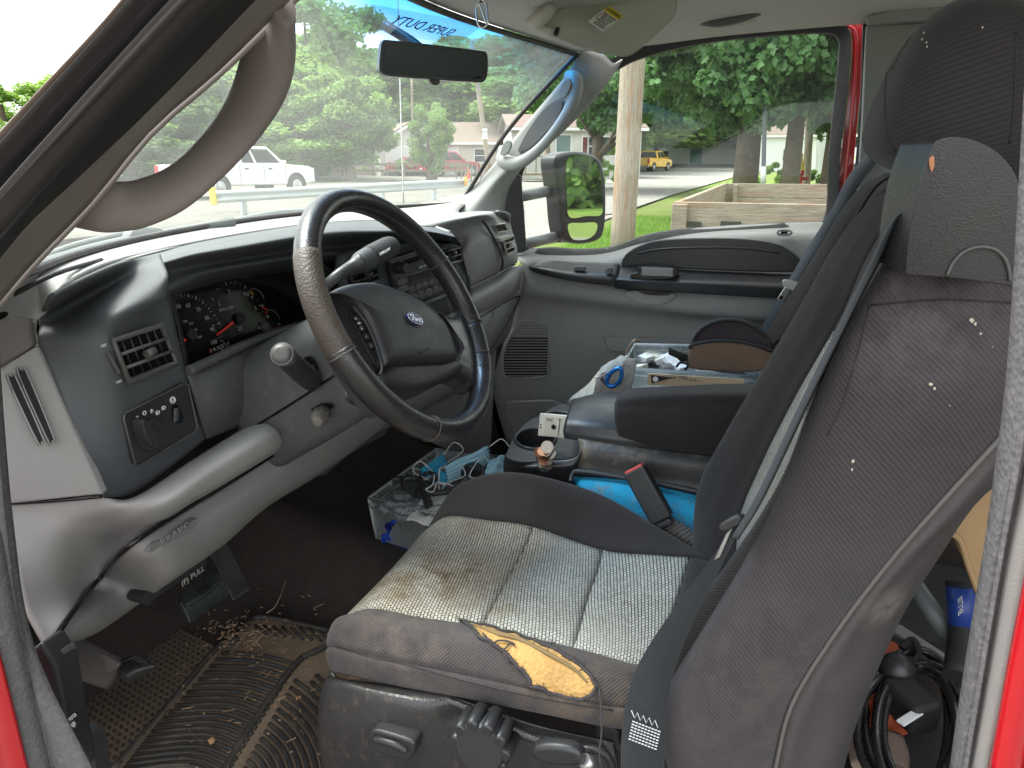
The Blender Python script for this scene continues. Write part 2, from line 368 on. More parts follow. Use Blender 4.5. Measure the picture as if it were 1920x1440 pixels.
M = dict(
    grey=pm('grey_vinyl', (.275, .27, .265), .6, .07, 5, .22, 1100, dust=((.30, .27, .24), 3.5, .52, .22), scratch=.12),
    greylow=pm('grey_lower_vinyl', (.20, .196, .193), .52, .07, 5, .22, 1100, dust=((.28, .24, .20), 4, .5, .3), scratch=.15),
    greydoor=pm('grey_door_vinyl', (.28, .285, .275), .58, .06, 5, .2, 1000, dust=((.20, .18, .15), 4, .54, .3), scratch=.2),
    pad=pm('charcoal_dash_pad', (.066, .071, .077), .62, .08, 7, .3, 900, dust=((.22, .2, .18), 9, .66, .12), scratch=.1),
    dusty=pm('dusty_charcoal_trim', (.062, .064, .067), .6, .1, 9, .25, 900, dust=((.2, .175, .15), 45, .5, .16)),
    black=pm('black_plastic', (.026, .026, .028), .38, .2, 12, .15, 900, dust=((.16, .14, .12), 22, .63, .3)),
    blackm=pm('matt_black_plastic', (.018, .018, .019), .7, .2, 12, .1, 700, dust=((.12, .1, .09), 18, .6, .35)),
    rubber=pm('black_rubber_seal', (.028, .024, .024), .45, .15, 15, .2, 350, dust=((.12, .1, .09), 30, .64, .2)),
    fuzz=pm('worn_flocked_seal', (.105, .10, .105), .7, .12, 22, .8, 300, dust=((.22, .21, .20), 140, .5, .35)),
    drip=pm('weathered_brown_seal', (.13, .09, .07), .4, .35, 18, .2, 400),
    trim=pm('pillar_trim_brown_grey', (.25, .215, .20), .5, .06, 4, .2, 1200),
    leather=pm('black_worn_leather', (.020, .018, .019), .32, .3, 14, .4, 420, dust=((.10, .08, .07), 20, .62, .35), coat=.15),
    leatherworn=pm('cracked_rim_leather', (.06, .045, .038), .5, .3, 60, .9, 330, dust=((.12, .09, .07), 160, .56, .4)),
    sealgrey=pm('smooth_grey_seal', (.085, .075, .076), .42, .08, 10, .1, 500),
    hub=pm('black_hub_vinyl', (.024, .023, .025), .42, .25, 10, .45, 500, dust=((.12, .08, .06), 9, .62, .5)),
    red=pm('red_paint', (.42, .006, .012), .25, .05, 3, 0, coat=.8),
    headliner=pm('headliner_cloth', (.58, .57, .53), .95, .06, 8, .6, 1400, spec=.1),
    visor=pm('visor_vinyl', (.50, .49, .43), .7, .1, 9, .4, 700, dust=((.3, .26, .2), 6, .56, .4)),
    carpet=pm('black_carpet', (.042, .036, .033), .98, .3, 30, 1.0, 300, dust=((.06, .045, .035), 40, .5, .35), spec=.05),
    mat=pm('muddy_rubber_mat', (.035, .033, .03), .6, .3, 20, .4, 300, dust=((.15, .11, .075), 30, .5, .4)),
    matdirt=pm('dry_mud_in_grooves', (.19, .145, .105), .95, .35, 25, 1.2, 160, dust=((.30, .20, .12), 90, .55, .7), spec=.05),
    chrome=flat('bright_metal', (.75, .75, .75), .2, metal=1),
    steel=pm('brushed_steel', (.5, .5, .5), .35, .2, 40, .1, 500, metal=.9),
    white=flat('white_print', (.75, .75, .75), .6), ink=flat('black_print', (.02, .02, .02), .6), redp=flat('red_print', (.75, .03, .02), .5),
    amber=flat('amber_print', (.7, .35, .02), .5), yellow=flat('yellow_label', (.75, .55, .05), .6), cream=flat('cream_plastic', (.68, .64, .54), .45),
    blue=flat('blue_plastic', (.01, .05, .35), .3), carab=flat('blue_anodised_metal', (.02, .16, .5), .25, metal=.6),
    navy=flat('navy_enamel', (.01, .015, .13), .2), foam=pm('yellow_seat_foam', (.52, .32, .12), .95, .15, 50, 2.5, 200, dust=((.36, .21, .08), 22, .5, .6), spec=.05),
    gaugew=flat('dim_white_print', (.32, .32, .30), .6),
    carbon=pm('black_carbon_look_trim', (.02, .021, .023), .3, .3, 300, .25, 600, spec=.5),
    lens=flat('gauge_lens_black', (.006, .006, .007), .12),
    copper=pm('copper_coin', (.38, .17, .09), .4, .3, 90, .1, 600, metal=.8), silver=pm('silver_coin', (.30, .27, .23), .4, .3, 90, .3, 600, metal=.7),
    card=pm('brown_cardboard', (.36, .24, .13), .85, .15, 12, .3, 300, spec=.1), paper=pm('white_paper', (.7, .7, .68), .8, .06, 30, .2, 300, spec=.1),
    mask=pm('pale_blue_mask_cloth', (.42, .68, .80), .85, .06, 30, .5, 900, spec=.1), maskd=pm('bright_blue_mask_cloth', (.08, .48, .72), .8, .08, 30, .5, 900, spec=.1),
    carpetblue=pm('blue_worn_carpet', (.03, .30, .50), .98, .2, 60, 1.4, 330, dust=((.2, .16, .11), 26, .52, .6), spec=.05),
    wood=pm('weathered_wood', (.32, .26, .20), .85, .35, 5, .6, 60, dust=((.16, .1, .07), 3, .5, .5), spec=.1),
    woodp=pm('weathered_pole_wood', (.40, .35, .28), .85, .3, 3, .6, 60, dust=((.3, .13, .05), 2.5, .58, .7), spec=.1),
)
def grain(name, a, b, c, scl, rot=(0, 0, 0)):
    m, t = nodes(name); tc = _n(t, 'ShaderNodeTexCoord'); mp = _n(t, 'ShaderNodeMapping'); mp.inputs['Scale'].default_value = scl; t.links.new(tc.outputs['Object'], mp.inputs[0]); v = mp.outputs[0]
    d = _n(t, 'ShaderNodeBsdfPrincipled'); out = _n(t, 'ShaderNodeOutputMaterial'); t.links.new(d.outputs[0], out.inputs[0])
    g = noise(t, v, 9, 8, .75); col = mixc(t, rng_(t, g, .32, .62), a, b); col = mixc(t, mth(t, 'MULTIPLY', rng_(t, noise(t, v, 2.2, 7, .7), .52, .66), .8), col, c)
    col = mixc(t, rng_(t, noise(t, v, 40, 3, .6), .62, .7, 0, .6), col, (.05, .04, .03)); t.links.new(col, d.inputs['Base Color']); d.inputs['Roughness'].default_value = .9; d.inputs['Specular IOR Level'].default_value = .1
    bn = _n(t, 'ShaderNodeBump'); bn.inputs['Strength'].default_value = .5; bn.inputs['Distance'].default_value = .01; t.links.new(g, bn.inputs['Height']); t.links.new(bn.outputs[0], d.inputs['Normal']); return m
M['woodp'] = grain('weathered_pole_wood', (.42, .38, .32), (.26, .21, .16), (.34, .16, .07), (6, 6, .5))
M['wood'] = grain('weathered_plank_wood', (.36, .32, .26), (.20, .165, .13), (.26, .15, .10), (.6, .6, 7))
C_, D_ = (.07, .068, .072), (.03, .029, .031)
# ================================================================ OUTSIDE: ground, road, trees, houses, vehicles
def sheet(name, pts, h, m, n=1):
    V = [(x, y, zg(x, y) + h) for x, y in pts]
    return struct(mesh(name, V, [tuple(range(len(V)))], m, smooth=False))
g_grav = ground_mat('pale_gravel', [(.17, .163, .143), (.25, .24, .215), (.08, .076, .066), (.19, .183, .155)], [9, 2.6, .5], 1.0, 14)
g_grass = ground_mat('cut_grass', [(.10, .19, .03), (.19, .29, .06), (.16, .17, .06)], [1.4, .22], 1.0, 30)
g_road = ground_mat('pale_concrete', [(.25, .24, .225), (.30, .29, .27), (.20, .19, .18)], [.5, 3], .15, 30)
M_leaf = leaf_mat('maple_leaf_green', (.05, .11, .05), (.13, .25, .10), .9)
M_leaf2 = leaf_mat('tree_leaf_green', (.10, .19, .045), (.25, .38, .10), .25)
M_leaf3 = leaf_mat('tree_leaf_dark', (.075, .15, .04), (.18, .29, .08), .25)
M_bark = pm('grey_brown_bark', (.13, .10, .075), .95, .35, 6, 1.0, 40, dust=((.22, .2, .14), 4, .5, .4), spec=.1)
Gp = lambda px, py, h=0: P((px, py, h, 'g'))
sheet('ground', [(-300, -300), (600, -300), (600, 600), (-300, 600)], 0, g_grass)
# gravel yard ahead of the truck, concrete road on the far side of the passenger door
def xy(px, py): q = Gp(px, py); return (q.x, q.y)
sheet('gravel_yard', [(-6, -12), (8.6, -12), (11.5, 4.5), xy(1010, 352), xy(985, 331), xy(870, 322), xy(590, 318), xy(300, 318), (30, 95), (-30, 60), (-14, 0)], .03, g_grav)
sheet('road', [xy(1165, 402), xy(1260, 368), xy(1392, 329), xy(1560, 309), (120, -60), (140, -52), xy(1392, 302), xy(1240, 303), xy(1190, 304), xy(1080, 310), xy(984, 318), (75, 42), (66, 40), xy(984, 336), xy(1090, 345), xy(1040, 420)], .06, g_road)
sheet('road_shoulder', [(9.4, 4.9), (13, 3.9), xy(1165, 402), xy(1092, 345), xy(1000, 338), (20, 11)], .035, g_road)
sheet('road_side_street', [xy(1420, 300), xy(1450, 296), (200, -38), (190, -60), xy(1560, 306), xy(1400, 306)], .08, g_road)
def grass_tufts(name, region, n, h0, m, seed):
    r = np.random.default_rng(seed); (x0, y0), (x1, y1) = region
    x = r.uniform(x0, x1, n); y = r.uniform(y0, y1, n); a = r.uniform(0, np.pi, n); h = h0 * r.uniform(.5, 1.3, n)
    z = SL * (x * math.cos(SA) + y * math.sin(SA)); w = .018
    V = np.empty((n, 3, 3)); dx, dy = np.cos(a) * w, np.sin(a) * w
    V[:, 0] = np.c_[x - dx, y - dy, z]; V[:, 1] = np.c_[x + dx, y + dy, z]; V[:, 2] = np.c_[x + r.normal(0, .03, n), y + r.normal(0, .03, n), z + h]
    F = np.arange(n * 3).reshape(n, 3).tolist()
    return stuff(mesh(name, V.reshape(-1, 3), F, m, smooth=False))
tag(grass_tufts('grass', ((9, -4), (19, 3.5)), 60000, .10, leaf_mat('grass_blade', (.09, .17, .03), (.2, .32, .07), .5), 3), 'short green verge grass between the pole and the concrete road', 'grass')
# ---- trees
def leaf_cloud(name, n, rad, nclump, size, seed, m, maple=False, hang=.0, flat_=1.):
    """crown in local coordinates, centre at 0, radii rad; leaves gathered in clumps"""
    r = np.random.default_rng(seed)
    d = r.normal(size=(nclump, 3)); d /= np.linalg.norm(d, axis=1)[:, None]
    cc = d * (r.uniform(.35, 1, nclump) ** .6)[:, None] * rad
    k = r.integers(0, nclump, n); cs = r.uniform(.16, .34, nclump) * min(rad)
    off = r.normal(size=(n, 3)); off /= np.linalg.norm(off, axis=1)[:, None]; off *= (r.uniform(0, 1, n) ** .45 * cs[k])[:, None]; off[:, 2] *= .75
    c = cc[k] + off
    nrm = r.normal(size=(n, 3)) * .7 + off / cs[k][:, None] + (0, 0, .4 * flat_); nrm /= np.linalg.norm(nrm, axis=1)[:, None]
    t = r.normal(size=(n, 3)) + (0, 0, -hang); t -= nrm * (t * nrm).sum(1)[:, None]; t /= np.linalg.norm(t, axis=1)[:, None]; b = np.cross(nrm, t)
    s = size * r.uniform(.6, 1.25, n)
    if maple: prof = [(0, -.5), (.34, -.34), (.3, -.12), (.56, .06), (.26, .16), (.22, .34), (0, .62), (-.22, .34), (-.26, .16), (-.56, .06), (-.3, -.12), (-.34, -.34)]
    else: prof = [(0, -.5), (.32, -.1), (.2, .3), (0, .55), (-.24, .25), (-.3, -.15)]
    K = len(prof); pr = np.array(prof)
    V = c[:, None] + s[:, None, None] * (pr[None, :, :1] * b[:, None] + pr[None, :, 1:] * t[:, None] + (np.abs(pr[None, :, :1]) * -.25) * nrm[:, None])
    me = bpy.data.meshes.new(name); me.vertices.add(n * K); me.vertices.foreach_set('co', V.astype(np.float32).ravel())
    me.loops.add(n * K); me.loops.foreach_set('vertex_index', np.arange(n * K, dtype=np.int32)); me.polygons.add(n)
    me.polygons.foreach_set('loop_start', np.arange(0, n * K, K, dtype=np.int32)); me.update(calc_edges=True); me.materials.append(m)
    return me
crowns = [leaf_cloud('crown_leaves', 26000, (4.2, 4.2, 4.6), 60, .34, 10 + i, (M_leaf2, M_leaf3, M_leaf2)[i]) for i in range(3)]
def trunk_geo(name, base, h, r0, parent, forks=4, seed=1, lean=(0, 0), spread=1.6, fh=.55):
    r = random.Random(seed); V = []
    o = tube(name, [Vector(base) + Vector((lean[0] * t, lean[1] * t, h * t)) for t in (0, .03, .3, .6, 1)], [r0 * 1.5, r0 * 1.15, r0, r0 * .8, r0 * .35], M_bark, parent, 12)
    for k in range(forks):
        a = r.uniform(0, 6.28); s = fh + r.uniform(-.05, .3); b = Vector(base) + Vector((lean[0] * s, lean[1] * s, h * s))
        e = Vector((math.cos(a) * spread, math.sin(a) * spread, spread * r.uniform(.5, 1.1)))
        tube('limb', [b, b + e * .5 + Vector((0, 0, -.1)), b + e * 1.3], [r0 * .45, r0 * .3, r0 * .1], M_bark, o, 8)
    return o
def tree(name, label, px, d, base_h, top_py, width_px, kind, trunk_h=.35, group=None, r0=.28, seed=1):
    """tree whose stem stands at pixel column px, d metres away"""
    az = ray(px, 289); u = Vector((az.x, az.y)).normalized(); x, y = u.x * d, u.y * d; z = zg(x, y) + base_h
    top = P((px, top_py, d, 'h')).z; wid = width_px * d / FPX / .9
    t = thing(name, label, 'tree', (x, y, z), group)
    H = top - z; ch = H * (1 - trunk_h * .8)
    trunk_geo('trunk', (x, y, z), H * .8, r0, t, 3, seed, spread=min(wid * .25, 2.5), fh=trunk_h)
    c = bpy.data.objects.new('crown', crowns[kind]); COL.objects.link(c); c.parent = t
    c.location = (0, 0, H - ch * .5); c.scale = (wid / 8.4, wid / 8.4, ch / 9.2); c.rotation_euler = (0, 0, seed * 1.7)
    return t
G_ = 'trees beyond the gravel yard'
for i, (lab, px, d, top, w, k, th) in enumerate([
    ('tall tree at far left of the photo seen outside the dark door frame', 20, 60, 150, 190, 0, .1),
    ('big tree whose crown shows inside the driver side grab handle loop', 330, 55, 90, 330, 0, .1),
    ('low bushy tree behind the bed of the white pickup', 240, 48, 190, 260, 1, .08),
    ('tallest rounded tree beside the driver grab handle, reaching the top of the windshield', 590, 75, -35, 270, 0, .15),
    ('broad tree left of the tallest one, just behind the white pickup cab', 480, 52, 110, 300, 1, .1),
    ('leafy tree right of the tallest one and below the shade band', 690, 80, 90, 300, 2, .1),
    ('dark tree standing before the brick house gable', 655, 46, 130, 150, 1, .2),
    ('tree with a wide crown rising behind the white garage', 790, 85, 125, 300, 0, .15),
    ('small conifer shaped tree in front of the garage roof', 808, 44, 190, 70, 1, .15),
    ('tree behind the rear view mirror', 870, 80, 60, 330, 2, .15),
    ('tree near the right end of the garage, left of the wooden pole', 905, 72, 150, 190, 1, .2),
    ('tall tree under the blue shade band beside the passenger grab handle', 1000, 70, 70, 330, 0, .15),
    ('dark tree between the windshield pillar and the mobile home', 1060, 62, 100, 290, 1, .25),
    ('tree behind the mobile home roof', 1130, 75, 60, 320, 2, .2),
    ('low tree right of the white pickup bonnet', 560, 47, 205, 210, 2, .05),
    ('distant tree above the yellow pickup', 1230, 95, 110, 420, 0, .25),
    ('distant tree behind the pale warehouse', 1370, 130, 120, 420, 2, .15),
    ('distant tree at the right edge of the door glass', 1540, 110, 100, 420, 1, .2),
    ('hazy tree far behind the garage', 740, 100, 140, 330, 2, .1),
    ('hazy tree far behind the white pickup', 420, 90, 120, 380, 2, .1)]):
    tree('broadleaf_tree', lab, px, d, 0, top, w, k, th, G_, .3, i + 1)
# near maples beyond the passenger door
mp_b = leaf_cloud('maple_crown_leaves', 30000, (3.4, 3.4, 2.5), 85, .19, 31, M_leaf, True, 1.0)
mp_c = leaf_cloud('maple_crown_leaves', 16000, (2.6, 2.6, 2.0), 50, .19, 32, M_leaf, True, 1.0)
def maple(label, px, d, foot_py, r0, lo, crownlist, seed, lean=(0, 0)):
    u = ray(px, 289); u = Vector((u.x, u.y)).normalized(); x, y = u.x * d, u.y * d; z = zg(x, y)
    t = thing('maple_tree', label, 'tree', (x, y, z), 'maple trees beside the concrete road')
    trunk_geo('trunk', (x, y, z), 5.5, r0, t, 5, seed, lean, 2.0, .3)
    for me, dx, dy, dz, s in crownlist:
        c = bpy.data.objects.new('crown', me); COL.objects.link(c); c.parent = t; c.location = (dx, dy, dz); c.scale = (s, s, s); c.rotation_euler = (0, 0, seed + dx)
    return t
maple('large maple with thick forked trunk, its branches hanging over the wooden trailer', 1402, 20, 0, .30, 2.2, [(mp_b, 0, .6, 4.55, 1.0), (mp_c, -1.2, 1.6, 3.9, .8), (mp_c, .5, -1.4, 4.2, .8), (mp_c, -2.4, .4, 4.5, .9), (mp_b, -1, -.5, 7.2, 1.1)], 2)
maple('second maple with thinner dark trunk, right of the forked one', 1487, 19, 0, .20, 2.3, [(mp_c, -.6, -.4, 4.0, 1.0), (mp_b, .5, -.8, 5.2, 1.0)], 5)
maple('maple right of the leaning pole whose hanging leaves fill the glass corner', 1560, 24, 0, .22, 2.3, [(mp_b, 0, 0, 4.6, 1.05), (mp_c, -5.5, 1.2, 3.6, .62)], 8)
maple('maple behind the tow mirror, left of the big wooden pole', 1120, 33, 0, .25, 2.3, [(mp_b, 0, .2, 5.4, 1.2), (mp_c, -1.0, -2.5, 4.6, 1.1), (mp_b, 3, -4.5, 6.4, 1.3)], 9)
# trees behind the truck that the mirrors see
for i, (x, y, s) in enumerate([(10, -26, 1.4), (16, -32, 1.6), (6, -34, 1.5), (24, -27, 1.5), (2, -30, 1.4)]):
    t = thing('broadleaf_tree', 'tree behind the truck seen only as a dark reflection in the tow mirror', 'tree', (x, y, zg(x, y)), 'trees behind the truck')
    trunk_geo('trunk', (x, y, zg(x, y)), 6, .25, t, 2, i)
    c = bpy.data.objects.new('crown', crowns[1]); COL.objects.link(c); c.parent = t; c.location = (0, 0, 5.2); c.scale = (s, s, s * .95)
# ---- poles
def pole(name, label, top, bot, d, r, m):
    a, b = P((*bot, d, 'h')), P((*top, d, 'h')); dirn = (b - a).normalized()
    a = a - dirn * ((a.z - zg(a.x, a.y)) / dirn.z); b = b + dirn * 2.5
    t = tube(name, [a, a.lerp(b, .5), b], [r * 1.06, r, r * .94], m, seg=20, n=4); return tag(t, label, 'pole')
pole('utility_pole', 'thick weathered wooden pole close outside the passenger window', (1187, 110), (1168, 440), 10.5, .165, M['woodp'])
p_ = pole('utility_pole', 'slim grey wooden pole left of the passenger windshield pillar carrying a white sign', (897, 170), (911, 275), 42, .13, M['woodp'])
pole('utility_pole', 'slim pole before the maples at the right of the window with white lower band', (1433, 255), (1431, 342), 17, .045, flat('grey_paint_post', (.1, .12, .13), .6))
pole('utility_pole', 'short pale post between second maple and window edge', (1516, 270), (1512, 340), 26, .12, M['woodp'])
pole('utility_pole', 'white pole standing behind the maples at the window edge', (1541, 230), (1537, 340), 32, .16, flat('white_paint_pole', (.6, .6, .58), .6))
pole('utility_pole', 'wooden fence post standing left of the tow mirror', (1026, 270), (1025, 320), 38, .16, M['woodp'])
pole('utility_pole', 'thin pole rising between the brick house and the garage', (773, 205), (774, 250), 66, .09, M['woodp'])
b_ = P((1431, 330, 16.9, 'h')); tag(tube('post_sleeve', [P((1431, 343, 16.9, 'h')), P((1431.5, 312, 16.9, 'h'))], .06, M['white'], seg=12), 'white sleeve round the foot of the slim grey post', 'sleeve')
for x_, y_ in ((4.0, -15), (5.6, -17)):
    tag(tube('utility_pole', [Vector((x_, y_, -.3)), Vector((x_ + .2, y_, 9))], .15, M['woodp'], seg=12), ('nearer' if x_ < 5 else 'farther') + ' of the two pale wooden poles reflected in the tow mirror', 'pole', 'poles behind the truck')
s_ = P((909, 251, 41.7, 'h')); sg = thing('pole_sign', 'small white sign fixed to the slim wooden pole by the pillar', 'sign', s_)
box('plate', s_, (.06, .28, .55), M['white'], sg); text('lettering', 'NO', s_ + Vector((-.05, 0, .1)), (0, -1, 0), (0, 0, 1), .2, M['ink'], sg)
# ---- houses (fixed by pixel column and distance, turned to face the yard)
def frame_at(px, d, turn=0):
    u = ray(px, 289); a = math.atan2(u.y, u.x) + R(turn); u2 = Vector((u.x, u.y, 0)).normalized() * d
    return Vector((u2.x, u2.y, zg(u2.x, u2.y))), Matrix.Rotation(a, 3, 'Z')      # local x away, y left, z up
def house(name, label, px, d, turn, wl, dep, wall_h, roof_h, mw, mr_, openings, gable='y', eave=.35):
    o, Rm = frame_at(px, d, turn); t = thing(name, label, 'house', o)
    def loc(x, y, z): return o + Rm @ Vector((x, y, z))
    hw = wl / 2
    if gable == 'front':     # gable end faces us
        pr = [(0, -hw, 0), (0, hw, 0), (0, hw, wall_h), (0, 0, wall_h + roof_h), (0, -hw, wall_h)]
        slab('wall', [loc(*q) for q in pr], Rm @ Vector((dep, 0, 0)), mw, t)
        for s in (-1, 1):
            slab('roof', [loc(-eave, s * (hw + eave), wall_h - roof_h * eave / hw + .05), loc(-eave, 0, wall_h + roof_h + .05), loc(-eave, 0, wall_h + roof_h + .2), loc(-eave, s * (hw + eave), wall_h - roof_h * eave / hw + .2)], Rm @ Vector((dep + 2 * eave, 0, 0)), mr_, t)
            slab('rake_board', [loc(-eave - .04, s * (hw + eave), wall_h - roof_h * eave / hw - .12), loc(-eave - .04, 0, wall_h + roof_h - .12), loc(-eave - .04, 0, wall_h + roof_h + .1), loc(-eave - .04, s * (hw + eave), wall_h - roof_h * eave / hw + .1)], Rm @ Vector((.04, 0, 0)), M['white'], t)
    else:
        pr = [(0, -hw, 0), (dep, -hw, 0), (dep, -hw, wall_h), (dep / 2, -hw, wall_h + roof_h), (0, -hw, wall_h)]
        slab('wall', [loc(*q) for q in pr], Rm @ Vector((0, wl, 0)), mw, t)
        for a, b in ((-eave, dep / 2), (dep + eave, dep / 2)):
            z0 = wall_h - roof_h * eave / (dep / 2)
            slab('roof', [loc(a, -hw - eave, z0 + .04), loc(b, -hw - eave, wall_h + roof_h + .04), loc(b, -hw - eave, wall_h + roof_h + .2), loc(a, -hw - eave, z0 + .2)], Rm @ Vector((0, wl + 2 * eave, 0)), mr_, t)
        slab('fascia', [loc(-eave - .05, -hw - eave, wall_h - .12), loc(-eave - .05, hw + eave, wall_h - .12), loc(-eave - .05, hw + eave, wall_h + .06), loc(-eave - .05, -hw - eave, wall_h + .06)], Rm @ Vector((.05, 0, 0)), M['white'], t)
    for kind, y, z, w, h, m in openings:
        f = slab(kind, [loc(-.03, y - w / 2 - .08, z - .08), loc(-.03, y + w / 2 + .08, z - .08), loc(-.03, y + w / 2 + .08, z + h + .08), loc(-.03, y - w / 2 - .08, z + h + .08)], Rm @ Vector((.06, 0, 0)), M['white'], t)
        slab('pane' if kind == 'window' else 'leaf', [loc(-.05, y - w / 2, z), loc(-.05, y + w / 2, z), loc(-.05, y + w / 2, z + h), loc(-.05, y - w / 2, z + h)], Rm @ Vector((.03, 0, 0)), m, f)
        if kind == 'window':
            box('bar', loc(-.07, y, z + h / 2), (.03, w, .05), M['white'], f, Rm)
    return t, loc, Rm
sid = pm('cream_siding', (.52, .50, .42), .8, .06, 2, 0); brk = pm('pink_brown_brick', (.36, .23, .18), .9, .15, 3, 0, dust=((.25, .14, .1), 8, .5, .4))
rfb = pm('brown_shingle', (.16, .12, .10), .9, .2, 3, 0); pnk = pm('pale_pink_siding', (.46, .36, .32), .85, .1, 2, 0); dg = flat('dark_window_glass', (.03, .035, .04), .08)
wsid = pm('pale_vinyl_siding', (.55, .54, .50), .8, .06, 2, 0); teal = flat('teal_door_paint', (.01, .22, .2), .5); brn = flat('brown_shutter_paint', (.13, .04, .035), .6); grd = flat('garage_door_white', (.62, .63, .62), .5)
house('brick_house', 'pinkish brick house with brown roof partly hidden by a dark tree', 672, 58, 8, 6.0, 8, 2.6, 1.1, pnk, rfb, [('window', 1.6, 1.0, 1.0, 1.0, dg), ('door', -2.3, .1, .9, 2.0, flat('brown_door', (.12, .07, .05), .5))])
house('blue_roof_shed', 'small building with pale blue roof behind the dark tree', 700, 66, -20, 4.2, 5, 3.6, 1.0, brk, flat('pale_blue_roof', (.30, .45, .52), .5), [('window', 0, 1.4, .9, .9, dg)], 'front')
_, gl_, gR = house('white_garage', 'white gabled garage with overhead door behind the red cars', 770, 56, 14, 4.6, 8, 2.3, 1.35, wsid, rfb, [('door', .2, .05, 3.2, 2.0, grd)], 'front')
house('garage_wing', 'cream house with brown hipped roof right of the gabled garage', 862, 57, -6, 5.6, 8, 2.35, 1.5, sid, rfb, [('window', -1.6, 1.0, .9, .9, dg), ('door', .6, .1, .9, 2.0, M['white'])])
house('mobile_home', 'pale mobile home with shuttered windows seen above the tow mirror', 1082, 48, 12, 8.4, 5, 3.1, .8, wsid, rfb,
      [('window', 3.2, 1.4, .8, 1.1, dg), ('shutter', 2.55, 1.4, .3, 1.1, brn), ('shutter', 3.85, 1.4, .3, 1.1, brn), ('window', -1.4, 1.5, 1.3, 1.1, dg), ('shutter', -.5, 1.5, .3, 1.1, brn), ('shutter', -2.3, 1.5, .3, 1.1, brn), ('door', .9, .6, .9, 2.1, flat('grey_green_door', (.16, .22, .22), .5))])
house('warehouse', 'long white metal building with a teal door far beyond the road', 1320, 120, 4, 26, 10, 2.6, .6, flat('white_metal_siding', (.72, .74, .76), .5), M['white'], [('door', 1.2, .1, 1.8, 2.2, teal), ('window', 6, 1.0, 1.0, 1.0, dg), ('door', -6.2, .1, 1.2, 2.1, dg)])
house('far_house', 'pale house glimpsed behind the maples at the right of the window', 1500, 75, 10, 9, 8, 3.2, 1.2, M['white'], rfb, [('window', 1, 1, 1, 1, dg)])
# porch and fence by the mobile home
o_, R_ = frame_at(1040, 44, 10); pf = thing('porch', 'dark wooden porch deck with railing in front of the mobile home', 'porch', o_)
box('deck', o_ + R_ @ Vector((0, 0, .45)), (2, 4, .12), M['wood'], pf, R_)
for k in range(7): box('post', o_ + R_ @ Vector((-1, -1.9 + k * .63, .95)), (.07, .07, .95), M['wood'], pf, R_)
box('rail', o_ + R_ @ Vector((-1, 0, 1.42)), (.08, 4, .08), M['wood'], pf, R_)
pk, Rk = frame_at(893, 44, -12); fe = thing('picket_fence', 'dark leaning picket fence beside the garage', 'fence', pk)
for k in range(9): box('picket', pk + Rk @ Vector((0, -1.2 + k * .3, .5)), (.04, .09, 1.0), M['wood'], fe, Rk @ Matrix.Rotation(.1, 3, 'X'))
